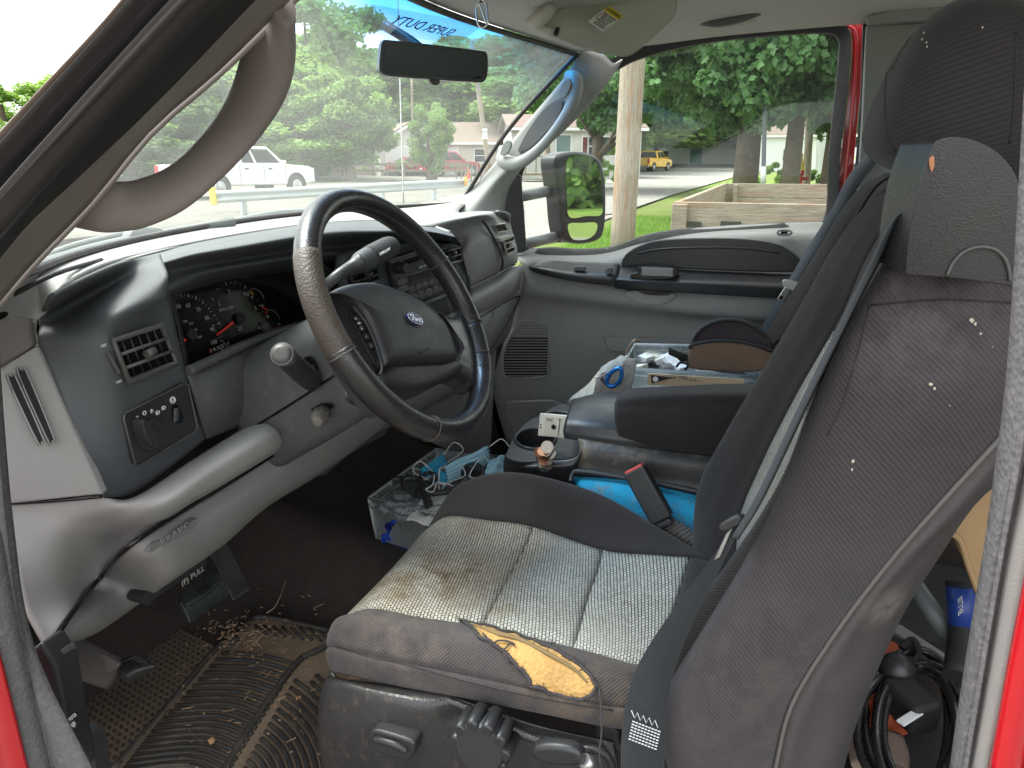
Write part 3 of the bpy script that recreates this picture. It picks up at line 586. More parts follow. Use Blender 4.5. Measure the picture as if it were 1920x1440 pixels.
# ---- vehicles
def vehicle(name, label, px, d, heading, prof, roofp, wl, width, wheel_r, wx, paint, cat='pickup truck', zoff=0, lights=None):
    """prof: side outline (x along, z), roofp: greenhouse outline; heading in degrees about z"""
    u = ray(px, 289); u = Vector((u.x, u.y, 0)).normalized() * d; o = Vector((u.x, u.y, zg(u.x, u.y)))
    Rm = Matrix.Rotation(R(heading), 3, 'Z'); t = thing(name, label, cat, o)
    def loc(x, y, z): return o + Rm @ Vector((x, y, z))
    h = width / 2
    pts = [Vector((x, 0, z)) for x, z in prof]
    b = slab('body', [loc(p.x, -h, p.z) for p in pts], Rm @ Vector((0, width, 0)), paint, t, .06, 3)
    # greenhouse, narrower at the roof
    lo_, hi_ = roofp; bm = bmesh.new(); V = []
    for s in (-1, 1):
        for (x, z) in lo_: V.append(bm.verts.new(loc(x, s * (h - .06), z)))
        for (x, z) in hi_: V.append(bm.verts.new(loc(x, s * (h - .26), z)))
    a, b_, c, d_, e, f_, g, h_ = V
    for q in ((a, b_, d_, c), (e, g, h_, f_), (a, c, g, e), (b_, f_, h_, d_), (c, d_, h_, g)): bm.faces.new(q)
    bmesh.ops.recalc_face_normals(bm, faces=bm.faces)
    me = bpy.data.meshes.new('cab'); bm.to_mesh(me); bm.free(); cabo = link('cab', me, paint, t); bev(cabo, .05, 3)
    (x0, z0), (x1, z1) = lo_; (x2, z2), (x3, z3) = hi_
    def side(s, ta, tb, ha, hb):
        def q(tt, hh):
            xl = x0 + (x1 - x0) * tt; xh = x2 + (x3 - x2) * tt; zl = z0 + (z1 - z0) * tt; zh = z2 + (z3 - z2) * tt
            return loc(xl + (xh - xl) * hh, s * ((h - .06) * (1 - hh) + (h - .26) * hh + .008), zl + (zh - zl) * hh)
        return [q(ta, ha), q(tb, ha), q(tb, hb), q(ta, hb)]
    for s in (-1, 1):
        for ta, tb in wl: slab('side_window', side(s, ta, tb, .12, .86), Rm @ Vector((0, s * .012, 0)), dg, t)
    def endq(xl, zl, xh, zh, dx):
        def q(y, hh): return loc(xl + (xh - xl) * hh + dx, y * ((h - .06) * (1 - hh) + (h - .26) * hh), zl + (zh - zl) * hh)
        return [q(-.9, .14), q(.9, .14), q(.86, .86), q(-.86, .86)]
    slab('rear_window', endq(x0, z0, x2, z2, -.012), Rm @ Vector((-.012, 0, 0)), dg, t)
    slab('windscreen', endq(x1, z1, x3, z3, .012), Rm @ Vector((.012, 0, 0)), dg, t)
    for x in wx:
        for s in (-1, 1):
            lathe('wheel_arch', [(wheel_r * 1.22, 0), (wheel_r * 1.22, .012)], loc(x, s * (h + .002), wheel_r + .02), Rm @ Vector((0, s, 0)), M['blackm'], t, 24)
            w = lathe('wheel', [(wheel_r * .9, 0), (wheel_r, .03), (wheel_r, .2), (wheel_r * .9, .23), (wheel_r * .62, .235)], loc(x, s * (h - .2), wheel_r), Rm @ Vector((0, s, 0)), M['rubber'], t, 24)
            lathe('rim', [(wheel_r * .6, 0), (wheel_r * .55, .02), (wheel_r * .2, .03), (wheel_r * .12, .05)], loc(x, s * (h + .035), wheel_r), Rm @ Vector((0, s, 0)), M['steel'], w, 20)
    xs = [p.x for p in pts]; zr = min(xs); zf = max(xs)
    for s in (-1, 1):
        box('tail_light', loc(zr + .02, s * (h - .1), lights[0]), (.1, .2, .36), flat('tail_light_red', (.5, .01, .01), .2), t, Rm, .02)
        box('headlight', loc(zf - .06, s * (h - .2), lights[1]), (.12, .34, .2), M['chrome'], t, Rm, .02)
    box('rear_bumper', loc(zr - .06, 0, lights[2]), (.16, width * .96, .2), M['chrome'] if cat == 'pickup truck' else paint, t, Rm, .03)
    box('number_plate', loc(zr - .15, 0, lights[2] + .04), (.02, .32, .16), M['white'], t, Rm)
    for s in (-1, 1): box('wing_mirror', loc(x1 - .25, s * (h + .1), z1 + .08), (.1, .2, .16), paint, t, Rm, .03)
    for s in (-1, 1):
        for k, x in enumerate((x0 + .35, (x0 + x1) / 2 + .3)): box('door_handle', loc(x, s * (h + .012), z0 - .14), (.16, .03, .04), M['blackm'], t, Rm)
        for x in (x0 + .05, (x0 + x1) / 2, x1 - .1): box('door_seam', loc(x, s * (h + .001), (z0 + .5) / 2 + .05), (.012, .006, z0 - .5), M['blackm'], t, Rm)
    return t, loc, Rm
wp = pm('white_car_paint', (.72, .73, .73), .25, .02, 2, 0, coat=.6); yp = pm('yellow_car_paint', (.72, .42, .01), .25, .03, 2, 0, coat=.6); rp = pm('dark_red_car_paint', (.30, .02, .03), .3, .04, 2, 0, coat=.6)
PU = [(-2.9, .55), (-2.9, 1.18), (-.75, 1.2), (-.7, 1.2), (1.15, 1.2), (1.35, 1.2), (2.6, 1.12), (2.85, .95), (2.87, .5), (2.3, .42), (-2.3, .45)]
PUR = (((-.85, 1.18), (1.45, 1.18)), ((-.7, 1.84), (.75, 1.84)))
vehicle('pickup_truck', 'white extended cab pickup parked on the gravel behind the steel guardrail', 448, 30.5, -12, PU, PUR, [(.1, .34), (.40, .9)], 1.98, .39, (-1.75, 1.85), wp, lights=(.98, .95, .5))
vehicle('pickup_truck', 'bright yellow pickup parked across the road beside the thick pole', 1222, 70, 160 - 180 + 8, PU, PUR, [(.1, .42), (.48, .9)], 1.95, .39, (-1.75, 1.85), yp, lights=(.98, .95, .5))
SD = [(-2.25, .4), (-2.3, .85), (-1.7, 1.0), (.9, .95), (2.0, .82), (2.25, .65), (2.2, .35), (-1.9, .3)]
vehicle('sedan', 'red coupe parked in front of the white garage', 778, 56, -42, SD, (((-1.7, .96), (1.0, .92)), ((-.9, 1.36), (.25, 1.36))), [(.16, .46), (.52, .88)], 1.78, .32, (-1.35, 1.4), rp, 'car', lights=(.82, .7, .5))
SU = [(-2.1, .45), (-2.12, 1.1), (.8, 1.08), (1.95, 1.0), (2.1, .8), (2.1, .45), (1.7, .38), (-1.8, .38)]
vehicle('suv', 'red SUV parked right of the coupe by the garage wing', 842, 54, -38, SU, (((-2.05, 1.06), (.95, 1.06)), ((-1.85, 1.74), (.25, 1.74))), [(.05, .32), (.36, .62), (.66, .92)], 1.8, .36, (-1.3, 1.35), rp, 'car', lights=(1.15, .85, .5))
# ---- guardrails
def wbeam(name, label, a, b, h, posts, m, capm=None):
    t = thing(name, label, 'guardrail', a); d = (b - a); L_ = d.length; d.normalize(); n = Vector((d.y, -d.x, 0)).normalized()
    if n.dot(Vector((0, 0, 0)) - a) < 0: n = -n
    prof = [(0, -.155), (.04, -.13), (.08, -.10), (.08, -.06), (.02, -.02), (.02, .02), (.08, .06), (.08, .10), (.04, .13), (0, .155)]
    G = np.array([[tuple(a + d * L_ * s + n * (p + .05) + Vector((0, 0, h + q))) for p, q in prof] for s in np.linspace(0, 1, 14)])
    grid_mesh('rail', G, m, t, thick=.004)
    for k in range(posts):
        c = a + d * L_ * ((k + .35) / posts); box('post', Vector((c.x, c.y, zg(c.x, c.y) + h / 2 + .02)), (.15, .12, h + .22), m, t, Matrix.Rotation(math.atan2(d.y, d.x), 3, 'Z'))
    return t, d, n
galv = pm('galvanised_steel', (.42, .46, .47), .45, .15, 3, .1, 80, metal=.5)
a = Gp(400, 412); b = Gp(868, 372); t_, d_, n_ = wbeam('guardrail', 'pale galvanised steel guardrail with yellow end on the gravel ahead', a, b, .55, 4, galv)
box('end_cap', a + n_ * .1 + Vector((0, 0, .58)), (.1, .16, .42), M['yellow'], t_, None, .03)
box('end_marker', b + n_ * .15 + Vector((0, 0, .62)), (.08, .12, .3), M['amber'], t_, None, .02)
woodrail = pm('grey_rail_wood', (.22, .18, .14), .9, .2, 3, 0)
a = Gp(588, 330); b = Gp(878, 333); fr = thing('rail_fence', 'low weathered rail fence along the far edge of the gravel', 'fence', a); d_ = (b - a).normalized()
for hh in (.42, .85): box('rail', (a + b) / 2 + Vector((0, 0, hh)), ((b - a).length, .08, .17), woodrail, fr, Matrix.Rotation(math.atan2(d_.y, d_.x), 3, 'Z'))
for k in range(6):
    c = a.lerp(b, k / 5); box('post', c + Vector((0, 0, .5)), (.16, .16, 1.0), woodrail, fr)
hg = leaf_cloud('hedge', 9000, ((b - a).length / 2, .5, .45), 60, .16, 55, M_leaf2); hd = link('hedge', hg); hd.location = (a + b) / 2 + Vector((.9, .9, .75)); hd.rotation_euler = (0, 0, math.atan2(d_.y, d_.x)); tag(stuff(hd), 'low clipped green hedge behind the rail fence', 'hedge')
# ---- cones, hydrant, shrubs
orange = flat('safety_orange', (.75, .1, .02), .5)
for px, py, s, lab in ((582, 326, 1.2, 'orange cone at the left end of the rail fence'), (980, 330, .9, 'orange cone beyond the road left of the tow mirror'), (877, 336, 1.0, 'orange cone at the right end of the rail fence')):
    c = Gp(px, py); k = thing('traffic_cone', lab, 'cone', c, 'orange cones round the gravel yard')
    box('base', c + Vector((0, 0, .03)), (.45 * s, .45 * s, .06), orange, k); lathe('body', [(.19 * s, .06), (.12 * s, .4 * s), (.04 * s, .75 * s)], c, (0, 0, 1), orange, k)
c = P((1500, 322, 24, 'h')); c.z = zg(c.x, c.y); k = thing('fire_hydrant', 'red fire hydrant with yellow bonnet between the maples', 'hydrant', c); zt = P((1500, 288, 24, 'h')).z - c.z
lathe('barrel', [(.16, 0), (.16, .05), (.11, .08), (.11, zt * .62), (.14, zt * .64), (.14, zt * .7)], c, (0, 0, 1), M['red'], k)
lathe('bonnet', [(.13, zt * .7), (.11, zt * .82), (.05, zt * .9), (.04, zt)], c, (0, 0, 1), flat('hydrant_yellow', (.7, .5, .05), .5), k)
for s in (-1, 1): lathe('nozzle', [(.05, .1), (.05, .2), (.065, .2), (.065, .24)], c + Vector((0, 0, zt * .55)), (0, s, 0), M['red'], k, 12)
for px, d, w, top, lab in ((1450, 25, 1.5, 305, 'bright green garden shrub left of the hydrant'), (1527, 27, .8, 308, 'small dark shrub right of the hydrant'), (1140, 40, 1.8, 262, 'dark shrub against the mobile home wall')):
    c = P((px, top, d, 'h')); z0 = zg(c.x, c.y); hh = (c.z - z0)
    q = link('shrub', leaf_cloud('shrub', 2600, (w / 2, w / 2, hh / 2), 20, .13, int(px), M_leaf2 if px == 1450 else M_leaf3)); q.location = (c.x, c.y, z0 + hh / 2); tag(q, lab, 'shrub')
# ---- wooden sided trailer just outside the passenger door
tr = thing('wooden_trailer', 'open trailer with weathered grey plank sides right outside the passenger door', 'trailer', (6.5, -.5, zg(6.5, -.5)))
xa, xb = 5.0, 9.9
ya = P((1263, 379, xa)).y; za = P((1263, 378, xa)).z; zb2 = P((1400, 344, xb)).z
def plank(x0, y0, x1, y1, z0, z1, name='plank', th=.045):
    v = Vector((x1 - x0, y1 - y0, 0)); c = Vector(((x0 + x1) / 2, (y0 + y1) / 2, (z0 + z1) / 2)); r = Matrix.Rotation(math.atan2(v.y, v.x), 3, 'Z')
    return box(name, c, (v.length, th, z1 - z0), M['wood'], tr, r, .006)
for k in range(4):
    z1 = za - k * .175; plank(xa + .006 * (k % 2), ya, xa + .02 * k, ya - 5.5, z1 - .161, z1)
    z2 = min(zb2, za) - k * .175 + .0
    plank(xb, P((1360, 344, xb)).y, xb, -7, z2 - .17, z2); plank(xa + .03, ya - .02, xb, P((1360, 344, xb)).y, z2 - .17, (z1 + z2) / 2)
plank(xb - .08, P((1362, 344, xb)).y - .1, xb - .08, P((1385, 344, xb)).y, .2, zb2 - .01, 'corner_post', .1)
plank(xa - .04, ya + .0, xa - .04, ya - .1, .2, za - .012, 'corner_post', .05)
for px in (1296, 1370): c = P((px, 421, xa - .028)); box('slot', c, (.012, .13, .04), M['blackm'], tr)
box('floor', (7.4, -2.2, .6), (4.8, 5.6, .06), M['wood'], tr); 
for y in (-1.2, -3.6): lathe('wheel', [(.3, -.1), (.33, -.08), (.33, .08), (.3, .1)], (5.4, y, zg(5.4, y) + .33), (0, 1, 0), M['rubber'], tr)
# overhead wire
tag(tube('overhead_wire', [P((200, 192, 60, 'h')), P((560, 172, 52, 'h')), P((900, 118, 42, 'h')), P((1200, 92, 45, 'h'))], .02, M['blackm'], seg=6), 'thin dark wire strung across the trees toward the slim pole', 'wire')
# ================================================================ CAB SHELL
cab = thing('truck_cab', 'red truck cab shell of grey trim, roof and windshield round the seats', 'truck cab', (1.25, .2, .6))
M['wsglass'] = glass('windshield_glass', (.92, .98, .93), .10, (1.752, 1.835, (.02, .30, .72)), .05)
M['sideglass'] = glass('side_glass', (.93, .96, .93), .012, None, .05)
# windshield: glass base z=1.48, header z about 1.86
WB = [(.45, .715, 1.482), (.80, .94, 1.48), (1.25, 1.085, 1.48), (1.66, 1.075, 1.48), (1.99, .87, 1.485)]
WT = [(.50, .34, 1.775), (.72, .50, 1.835), (1.25, .60, 1.862), (1.78, .545, 1.868), (1.975, .535, 1.875)]
Bw, Tw = np.array(WB), np.array(WT)
C = np.stack([Bw, Bw * .5 + Tw * .5 + np.array([0, .02, .012]), Tw]); Gw = eval_net(C, 8)
grid_mesh('windshield', Gw, M['wsglass'], cab)
def wsp(u, v, off=0):     # point on the windshield, u along, v up
    i = u * (Gw.shape[1] - 1); j = v * (Gw.shape[0] - 1); i0, j0 = int(min(i, Gw.shape[1] - 2)), int(min(j, Gw.shape[0] - 2)); a, b = i - i0, j - j0
    q = Gw[j0, i0] * (1 - a) * (1 - b) + Gw[j0, i0 + 1] * a * (1 - b) + Gw[j0 + 1, i0] * (1 - a) * b + Gw[j0 + 1, i0 + 1] * a * b
    return Vector(q) + Vector((0, -.7, -.7)).normalized() * off
for nm, v in (('glass_seal', .995), ('glass_seal', .008)): tube(nm, [wsp(u, v, .003) for u in np.linspace(0, 1, 12)], .006, M['rubber'], cab, 6)
tube('glass_seal', [wsp(.985, v, .004) for v in np.linspace(0, 1, 8)], .006, M['rubber'], cab, 6)
# roof lining
hl = [[(.48, .335, 1.78), (.72, .50, 1.838), (1.25, .60, 1.865), (1.78, .545, 1.871), (1.975, .53, 1.878)],
      [(.44, .26, 1.79), (.70, .44, 1.852), (1.25, .52, 1.876), (1.75, .47, 1.880), (1.96, .46, 1.878)],
      [(.44, .16, 1.80), (.72, .36, 1.868), (1.25, .42, 1.895), (1.75, .36, 1.90), (1.97, .33, 1.885)],
      [(.43, .0, 1.86), (.75, .1, 1.93), (1.25, .15, 1.955), (1.75, .12, 1.945), (2.01, .09, 1.905)],
      [(.42, -.4, 1.87), (.75, -.4, 1.95), (1.25, -.4, 1.97), (1.75, -.4, 1.965), (2.03, -.4, 1.915)],
      [(.42, -1.0, 1.85), (.75, -1.0, 1.94), (1.25, -1.0, 1.96), (1.75, -1.0, 1.95), (2.03, -1.0, 1.90)]]
grid_mesh('roof_lining', eval_net(np.array(hl), 6), M['headliner'], cab, thick=.012, face=(1.2, 0, 1.2))
rf = [[(x, y, z + .05) for x, y, z in r] for r in hl]; rf[0] = [(x, y + .03, z + .022) for x, y, z in hl[0]]
grid_mesh('roof_skin', eval_net(np.array(rf), 4), M['red'], cab, thick=.004, face=(1.2, 0, 5))
# --- driver side pillar: weatherstrips and trim in bands, near the camera
def band(name, a, b, x0, x1, m, bulge=.0, n=8, parent=cab):
    """a, b: matching pixel polylines of its two edges on planes x0 and x1"""
    if a[0][1] < -90: a, b = [(a[0][0] + 500, a[0][1] - 480)] + a, [(b[0][0] + 500, b[0][1] - 480)] + b     # the pillar runs on up to the roof
    def rs(L, k=11):
        q = cr(np.array(L, float), 6); s = np.r_[0, np.cumsum(np.linalg.norm(np.diff(q, axis=0), axis=1))]; s /= s[-1]; t = np.linspace(0, 1, k)
        return [(np.interp(v, s, q[:, 0]), np.interp(v, s, q[:, 1])) for v in t]
    ra = [P((*q, x0)) for q in rs(a)]; rb = [P((*q, x1)) for q in rs(b)]; n = 3
    mid = [p.lerp(q, .5) + Vector((-bulge, 0, 0)) for p, q in zip(ra, rb)]
    C = np.array([[tuple(v) for v in r] for r in (ra, mid, rb)]); return grid_mesh(name, eval_net(C, n), m, parent, thick=.004)
band('door_seal', [(330, -110), (238, -8), (110, 130), (-60, 306)], [(345, -110), (256, -8), (122, 138), (-60, 335)], .335, .335, M['drip'], .003)
band('door_seal', [(345, -110), (256, -8), (122, 138), (-60, 335)], [(405, -110), (312, -8), (162, 155), (-60, 395)], .34, .345, M['rubber'], .010)
band('door_frame', [(405, -110), (312, -8), (162, 155), (-60, 395)], [(450, -110), (348, -8), (186, 165), (-60, 430)], .36, .375, M['blackm'], -.008)
band('door_seal', [(450, -110), (348, -8), (186, 165), (-60, 430)], [(520, -110), (408, -8), (232, 180), (-60, 510)], .345, .36, M['sealgrey'], .016)
band('door_frame', [(520, -110), (408, -8), (232, 180), (0, 452), (-60, 520)], [(585, -100), (482, -2), (282, 205), (6, 470), (-75, 585)], .38, .41, M['blackm'], -.006)
band('pillar_trim', [(585, -100), (482, -2), (364, 120), (212, 268), (130, 345), (52, 425), (2, 478), (-75, 590)], [(650, -110), (541, 4), (436, 112), (300, 225), (222, 330), (138, 412), (70, 484), (-60, 640)], .415, .47, M['trim'], .006)
# return of the trim towards the glass
band('pillar_trim', [(650, -110), (541, 4), (436, 112), (300, 225), (222, 330), (138, 412), (70, 484), (-60, 640)], [(642, -118), (533, -4), (428, 104), (292, 217), (214, 322), (130, 404), (62, 476), (-70, 632)], .475, .56, M['trim'], .0)
gh = thing('grab_handle', 'large brown-grey moulded grab handle loop on the near windshield pillar', 'grab handle', P((300, 300, .5)))
tube('grip', [P((526, 0, .47)), P((510, 72, .50)), P((492, 148, .52)), P((453, 226, .535)), P((396, 296, .535)), (P((330, 353, .525))), P((258, 383, .51)), P((190, 389, .495)), P((132, 392, .50))],
     [.016, .026, .0255, .0215, .0195, .0192, .0200, .0215, .016], M['trim'], gh, 24, flat=(.55, 1.06), n=8, ref=(-.9, .35, -.1))
# --- windshield wiper, cowl, hood
hood = thing('hood', 'red truck hood and cowl seen low through the near corner of the windshield', 'hood', (1.2, 1.6, 1.3))
hr = [[(.46, .76, 1.475), (.70, .96, 1.468), (1.25, 1.09, 1.462), (1.80, 1.02, 1.468), (2.02, .88, 1.47)],
      [(.44, .95, 1.425), (.72, 1.2, 1.43), (1.25, 1.35, 1.43), (1.80, 1.28, 1.43), (2.04, 1.0, 1.42)],
      [(.44, 1.6, 1.36), (.75, 1.7, 1.385), (1.25, 1.8, 1.39), (1.80, 1.75, 1.385), (2.06, 1.6, 1.36)],
      [(.44, 2.1, 1.22), (.75, 2.2, 1.28), (1.25, 2.25, 1.30), (1.80, 2.2, 1.28), (2.06, 2.1, 1.22)]]
grid_mesh('hood_skin', eval_net(np.array(hr[1:]), 5), M['red'], hood, thick=.01, face=(1.2, 1, 3))
grid_mesh('cowl', eval_net(np.array(hr[:2]), 5), M['blackm'], hood, thick=.01, face=(1.2, 1, 3))
wpr = thing('windshield_wiper', 'grey windshield wiper resting on the near corner of the glass', 'wiper', P((260, 440, 1.05, 'y')))
wm = pm('faded_wiper_metal', (.14, .155, .155), .5, .2, 30, .1)
bl = [P((60, 502, .98, 'y')), P((180, 468, 1.02, 'y')), P((300, 442, 1.05, 'y')), P((438, 417, 1.06, 'y'))]
tube('blade', bl, [.006, .0075, .0075, .006], wm, wpr, 8, flat=(1, 1.5))
tube('blade_rubber', [p + Vector((0, -.01, -.012)) for p in bl], .004, M['rubber'], wpr, 6)
tube('arm', [P((60, 492, 1.0, 'y')), P((140, 460, 1.05, 'y')), P((250, 434, 1.08, 'y'))], .0055, wm, wpr, 8)
slab('hinge', smoothpts([P((x, y, 1.03, 'y')) for x, y in ((246, 452), (248, 434), (262, 427), (290, 426), (308, 432), (305, 440), (280, 446))], 4), (0, .02, 0), wm, wpr, .003)
w2 = thing('windshield_wiper', 'far windshield wiper lying low behind the steering wheel', 'wiper', P((700, 390, 1.1, 'y')))
tube('blade', [P((440, 418, 1.12, 'y')), P((520, 402, 1.14, 'y')), P((590, 398, 1.15, 'y')), P((700, 391, 1.13, 'y')), P((790, 387, 1.1, 'y'))], .007, wm, w2, 8, flat=(1, 1.6))
ant = thing('radio_antenna', 'thin whip antenna standing outside beyond the far part of the windshield', 'antenna', P((757, 388, 1.3, 'y')))
tube('whip', [P((757, 388, 1.3, 'y')), P((752, 230, 1.3, 'y')), P((746, 0, 1.3, 'y')), P((744, -60, 1.3, 'y'))], [.003, .0025, .0018, .0015], M['steel'], ant, 8)
# --- far windshield pillar and its grab handle
net('pillar_trim', [[(1088, 92, 1.97), (1128, 100, 2.0), (1150, 118, 2.03), (1168, 112, 2.05)],
                    [(1062, 140, 1.975), (1098, 165, 1.975), (1118, 180, 2.0), (1142, 152, 2.05)],
                    [(985, 232, 1.98), (1010, 270, 1.965), (1040, 262, 2.0), (1082, 215, 2.05)],
                    [(922, 312, 1.98), (940, 330, 1.955), (962, 322, 2.0), (1000, 292, 2.05)],
                    [(866, 370, 1.96), (888, 388, 1.93), (925, 385, 1.97), (958, 348, 2.04)],
                    [(800, 394, 1.9), (850, 402, 1.88), (920, 408, 1.95), (946, 400, 2.03)]], M['greydoor'], cab, 6)
g2 = thing('grab_handle', 'grey grab handle on the far windshield pillar beside the passenger window', 'grab handle', P((1010, 240, 1.93)))
tube('grip', [P((1064, 142, 1.955)), P((1078, 152, 1.94)), P((1074, 190, 1.915)), P((1048, 235, 1.905)), P((1010, 280, 1.905)), P((974, 305, 1.915)), P((946, 302, 1.935)), P((944, 276, 1.95))],
     [.014, .021, .0165, .0135, .0135, .017, .0215, .014], M['greydoor'], g2, 20, n=7)
for q, e in ((((1070, 160), (1066, 146), (1052, 158), (1046, 178), (1052, 186), (1062, 178)), 1.902), (((950, 262), (942, 272), (937, 288), (944, 292), (954, 284), (958, 268)), 1.905)):
    slab('screw_cover', smoothpts([P((x, y, e)) for x, y in q], 5), (.012, 0, 0), M['greydoor'], g2, .003)
slab('recess', smoothpts([P((x, y, 1.957)) for x, y in ((1050, 186), (1052, 205), (1035, 235), (1000, 272), (978, 284), (972, 280), (990, 245), (1020, 205))], 4), (.01, 0, 0), pm('grey_handle_recess', (.13, .13, .128), .6), g2)
# --- passenger door frame, red pillar, side glass
glo = [(985, 463), (979, 400), (975, 332), (998, 290), (1050, 235), (1110, 168), (1160, 128), (1210, 106), (1300, 84), (1400, 70), (1490, 63), (1555, 61), (1574, 70), (1576, 95), (1568, 180), (1556, 300), (1546, 415), (1470, 419), (1380, 424), (1290, 430), (1240, 436), (1200, 445), (1160, 460), (1130, 467), (1080, 469), (1030, 466)]
out = [(965, 475), (955, 400), (950, 330), (980, 280), (1040, 215), (1095, 158), (1145, 112), (1200, 90), (1300, 68), (1400, 54), (1490, 47), (1565, 42), (1592, 55), (1596, 95), (1588, 180), (1575, 300), (1562, 430), (1470, 430), (1380, 434), (1290, 440), (1240, 447), (1205, 457), (1165, 470), (1130, 478), (1080, 480), (1030, 478)]
def ring(name, A, B, xa, xb, m, parent, t=.01, n=4):
    a = cr([tuple(P((*q, xa))) for q in A], n, True); b = cr([tuple(P((*q, xb))) for q in B], n, True)
    mid = (a + b) / 2 + np.array([-.006, 0, 0]); G = np.stack([a, mid, b]); return grid_mesh(name, G, m, parent, cv=True, thick=0)
pd = thing('passenger_door', 'grey inner side of the passenger door with black armrest', 'door', (2.05, .3, .8))
ring('window_seal', glo, out, 2.085, 2.06, M['blackm'], pd)
ring('window_seal', [(x + (4 if x < 1400 else -4) * 0, y) for x, y in glo], [((x - 1270) * .985 + 1270, (y - 265) * .985 + 265) for x, y in glo], 2.085, 2.10, M['rubber'], pd)
slab('window_glass', smoothpts([P((*q, 2.095)) for q in glo], 3), (.004, 0, 0), M['sideglass'], pd)
slab('sail_panel', [P((x, y, v)) for x, y, v in ((944, 322, 2.045), (962, 318, 2.05), (976, 330, 2.06), (986, 470, 2.055), (960, 478, 2.03), (938, 405, 2.02))], (.012, 0, 0), M['black'], pd, .004)
slab('door_gap', [P((x, y, 2.05)) for x, y in ((925, 395), (946, 325), (952, 320), (944, 345), (940, 405), (962, 470), (940, 470))], (.02, 0, 0), M['red'], cab)
slab('door_frame', smoothpts([P((*q, 2.07)) for q in ((1570, 38), (1618, 40), (1618, 120), (1606, 250), (1592, 400), (1580, 520), (1556, 520), (1560, 430), (1576, 300), (1590, 180), (1598, 95), (1592, 52))], 4), (.02, 0, 0), M['red'], cab, .004)
tube('door_frame', [P((*q, 2.064)) for q in ((1585, 46), (1604, 62), (1605, 120), (1596, 230), (1580, 380))], .004, M['red'], cab, 8)
slab('pillar_trim', [P((*q, 2.0)) for q in ((1624, 45), (1760, 40), (1760, 420), (1590, 520), (1604, 400), (1616, 220))], (.03, 0, 0), M['greydoor'], cab, .006)
tube('door_seal', [P((*q, 2.02)) for q in ((1190, 92), (1300, 66), (1450, 45), (1560, 36), (1612, 34))], .006, M['blackm'], cab, 8)
tube('door_seal', [P((*q, 2.02)) for q in ((1621, 46), (1617, 180), (1604, 350), (1592, 470))], .005, M['rubber'], cab, 8)
# rear side of the cab behind the seats, with its glass, and the back wall
slab('rear_door_trim', [Vector((2.06, y, z)) for y, z in ((-.25, .7), (-1.05, .7), (-1.05, 1.42), (-.25, 1.44))], (.03, 0, 0), M['greydoor'], cab, .01)
slab('rear_header', [P((*q, 2.0)) for q in ((1624, 24), (1700, 14), (1960, 2), (1960, 34), (1760, 42), (1632, 46))], (.05, 0, 0), M['greydoor'], cab, .01)
slab('coat_rail', smoothpts([P((*q, 1.96)) for q in ((1626, 30), (1650, 24), (1700, 14), (1800, 8), (1800, 32), (1700, 40), (1640, 45), (1628, 42))], 3), (.03, 0, 0), M['greydoor'], cab, .008)
slab('rear_window_frame', [Vector((x, -1.08, z)) for x, z in ((.5, 1.3), (2.05, 1.3), (2.05, 1.9), (.5, 1.9))], (0, -.04, 0), M['greydoor'], cab, hole=[Vector((x, -1.08, z)) for x, z in ((.62, 1.42), (1.93, 1.42), (1.93, 1.82), (.62, 1.82))])
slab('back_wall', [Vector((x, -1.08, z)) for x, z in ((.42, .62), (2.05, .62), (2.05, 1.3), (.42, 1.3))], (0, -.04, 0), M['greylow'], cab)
slab('back_glass', [Vector((x, -1.10, z)) for x, z in ((.62, 1.42), (1.93, 1.42), (1.93, 1.82), (.62, 1.82))], (0, -.004, 0), glass('back_glass_tint', (.6, .64, .6)), cab)
# --- driver side front door opening: sill, lower pillar seals, red body
band('lower_pillar_seal', [(-20, 560), (-8, 760), (12, 1000), (40, 1200), (100, 1460)], [(-6, 560), (6, 760), (28, 1000), (66, 1215), (180, 1460)], .40, .41, M['fuzz'], .008)
band('lower_pillar_seal', [(-90, 700), (-70, 900), (-34, 1140), (20, 1380), (44, 1460)], [(-20, 700), (-8, 900), (20, 1100), (60, 1290), (102, 1460)], .375, .395, M['fuzz'], .012)
band('body_side', [(-200, 1000), (-200, 1150), (-200, 1300), (-200, 1480)], [(-70, 1000), (-34, 1140), (-4, 1236), (56, 1480)], .35, .372, M['red'], .0)
slab('kick_trim', [P((x, y, v)) for x, y, v in ((48, 1225, .435), (74, 1205, .44), (104, 1250, .445), (128, 1380, .44), (140, 1460, .435), (88, 1460, .43))], (.03, 0, 0), M['black'], cab, .005)
slab('kick_trim', [P((x, y, v)) for x, y, v in ((94, 1232, .452), (112, 1218, .455), (124, 1260, .455), (142, 1378, .45), (122, 1384, .445))], (.02, 0, 0), M['pad'], cab, .004)
slab('sill_plate', smoothpts([P((x, y, v)) for x, y, v in ((122, 1388, .45), (150, 1376, .46), (170, 1394, .465), (180, 1440, .465), (186, 1500, .46), (130, 1500, .44))], 4), (.02, 0, 0), M['black'], cab, .006)
for s_, yy in (('MOTO', 1345), ('age', 1357)):
    q = P((136, yy, .444)); text('print', s_, q, P((142, yy - 6, .444)) - P((130, yy + 5, .444)), (0, 0, 1), .006 if s_ == 'MOTO' else .009, M['white'], cab, .0002)
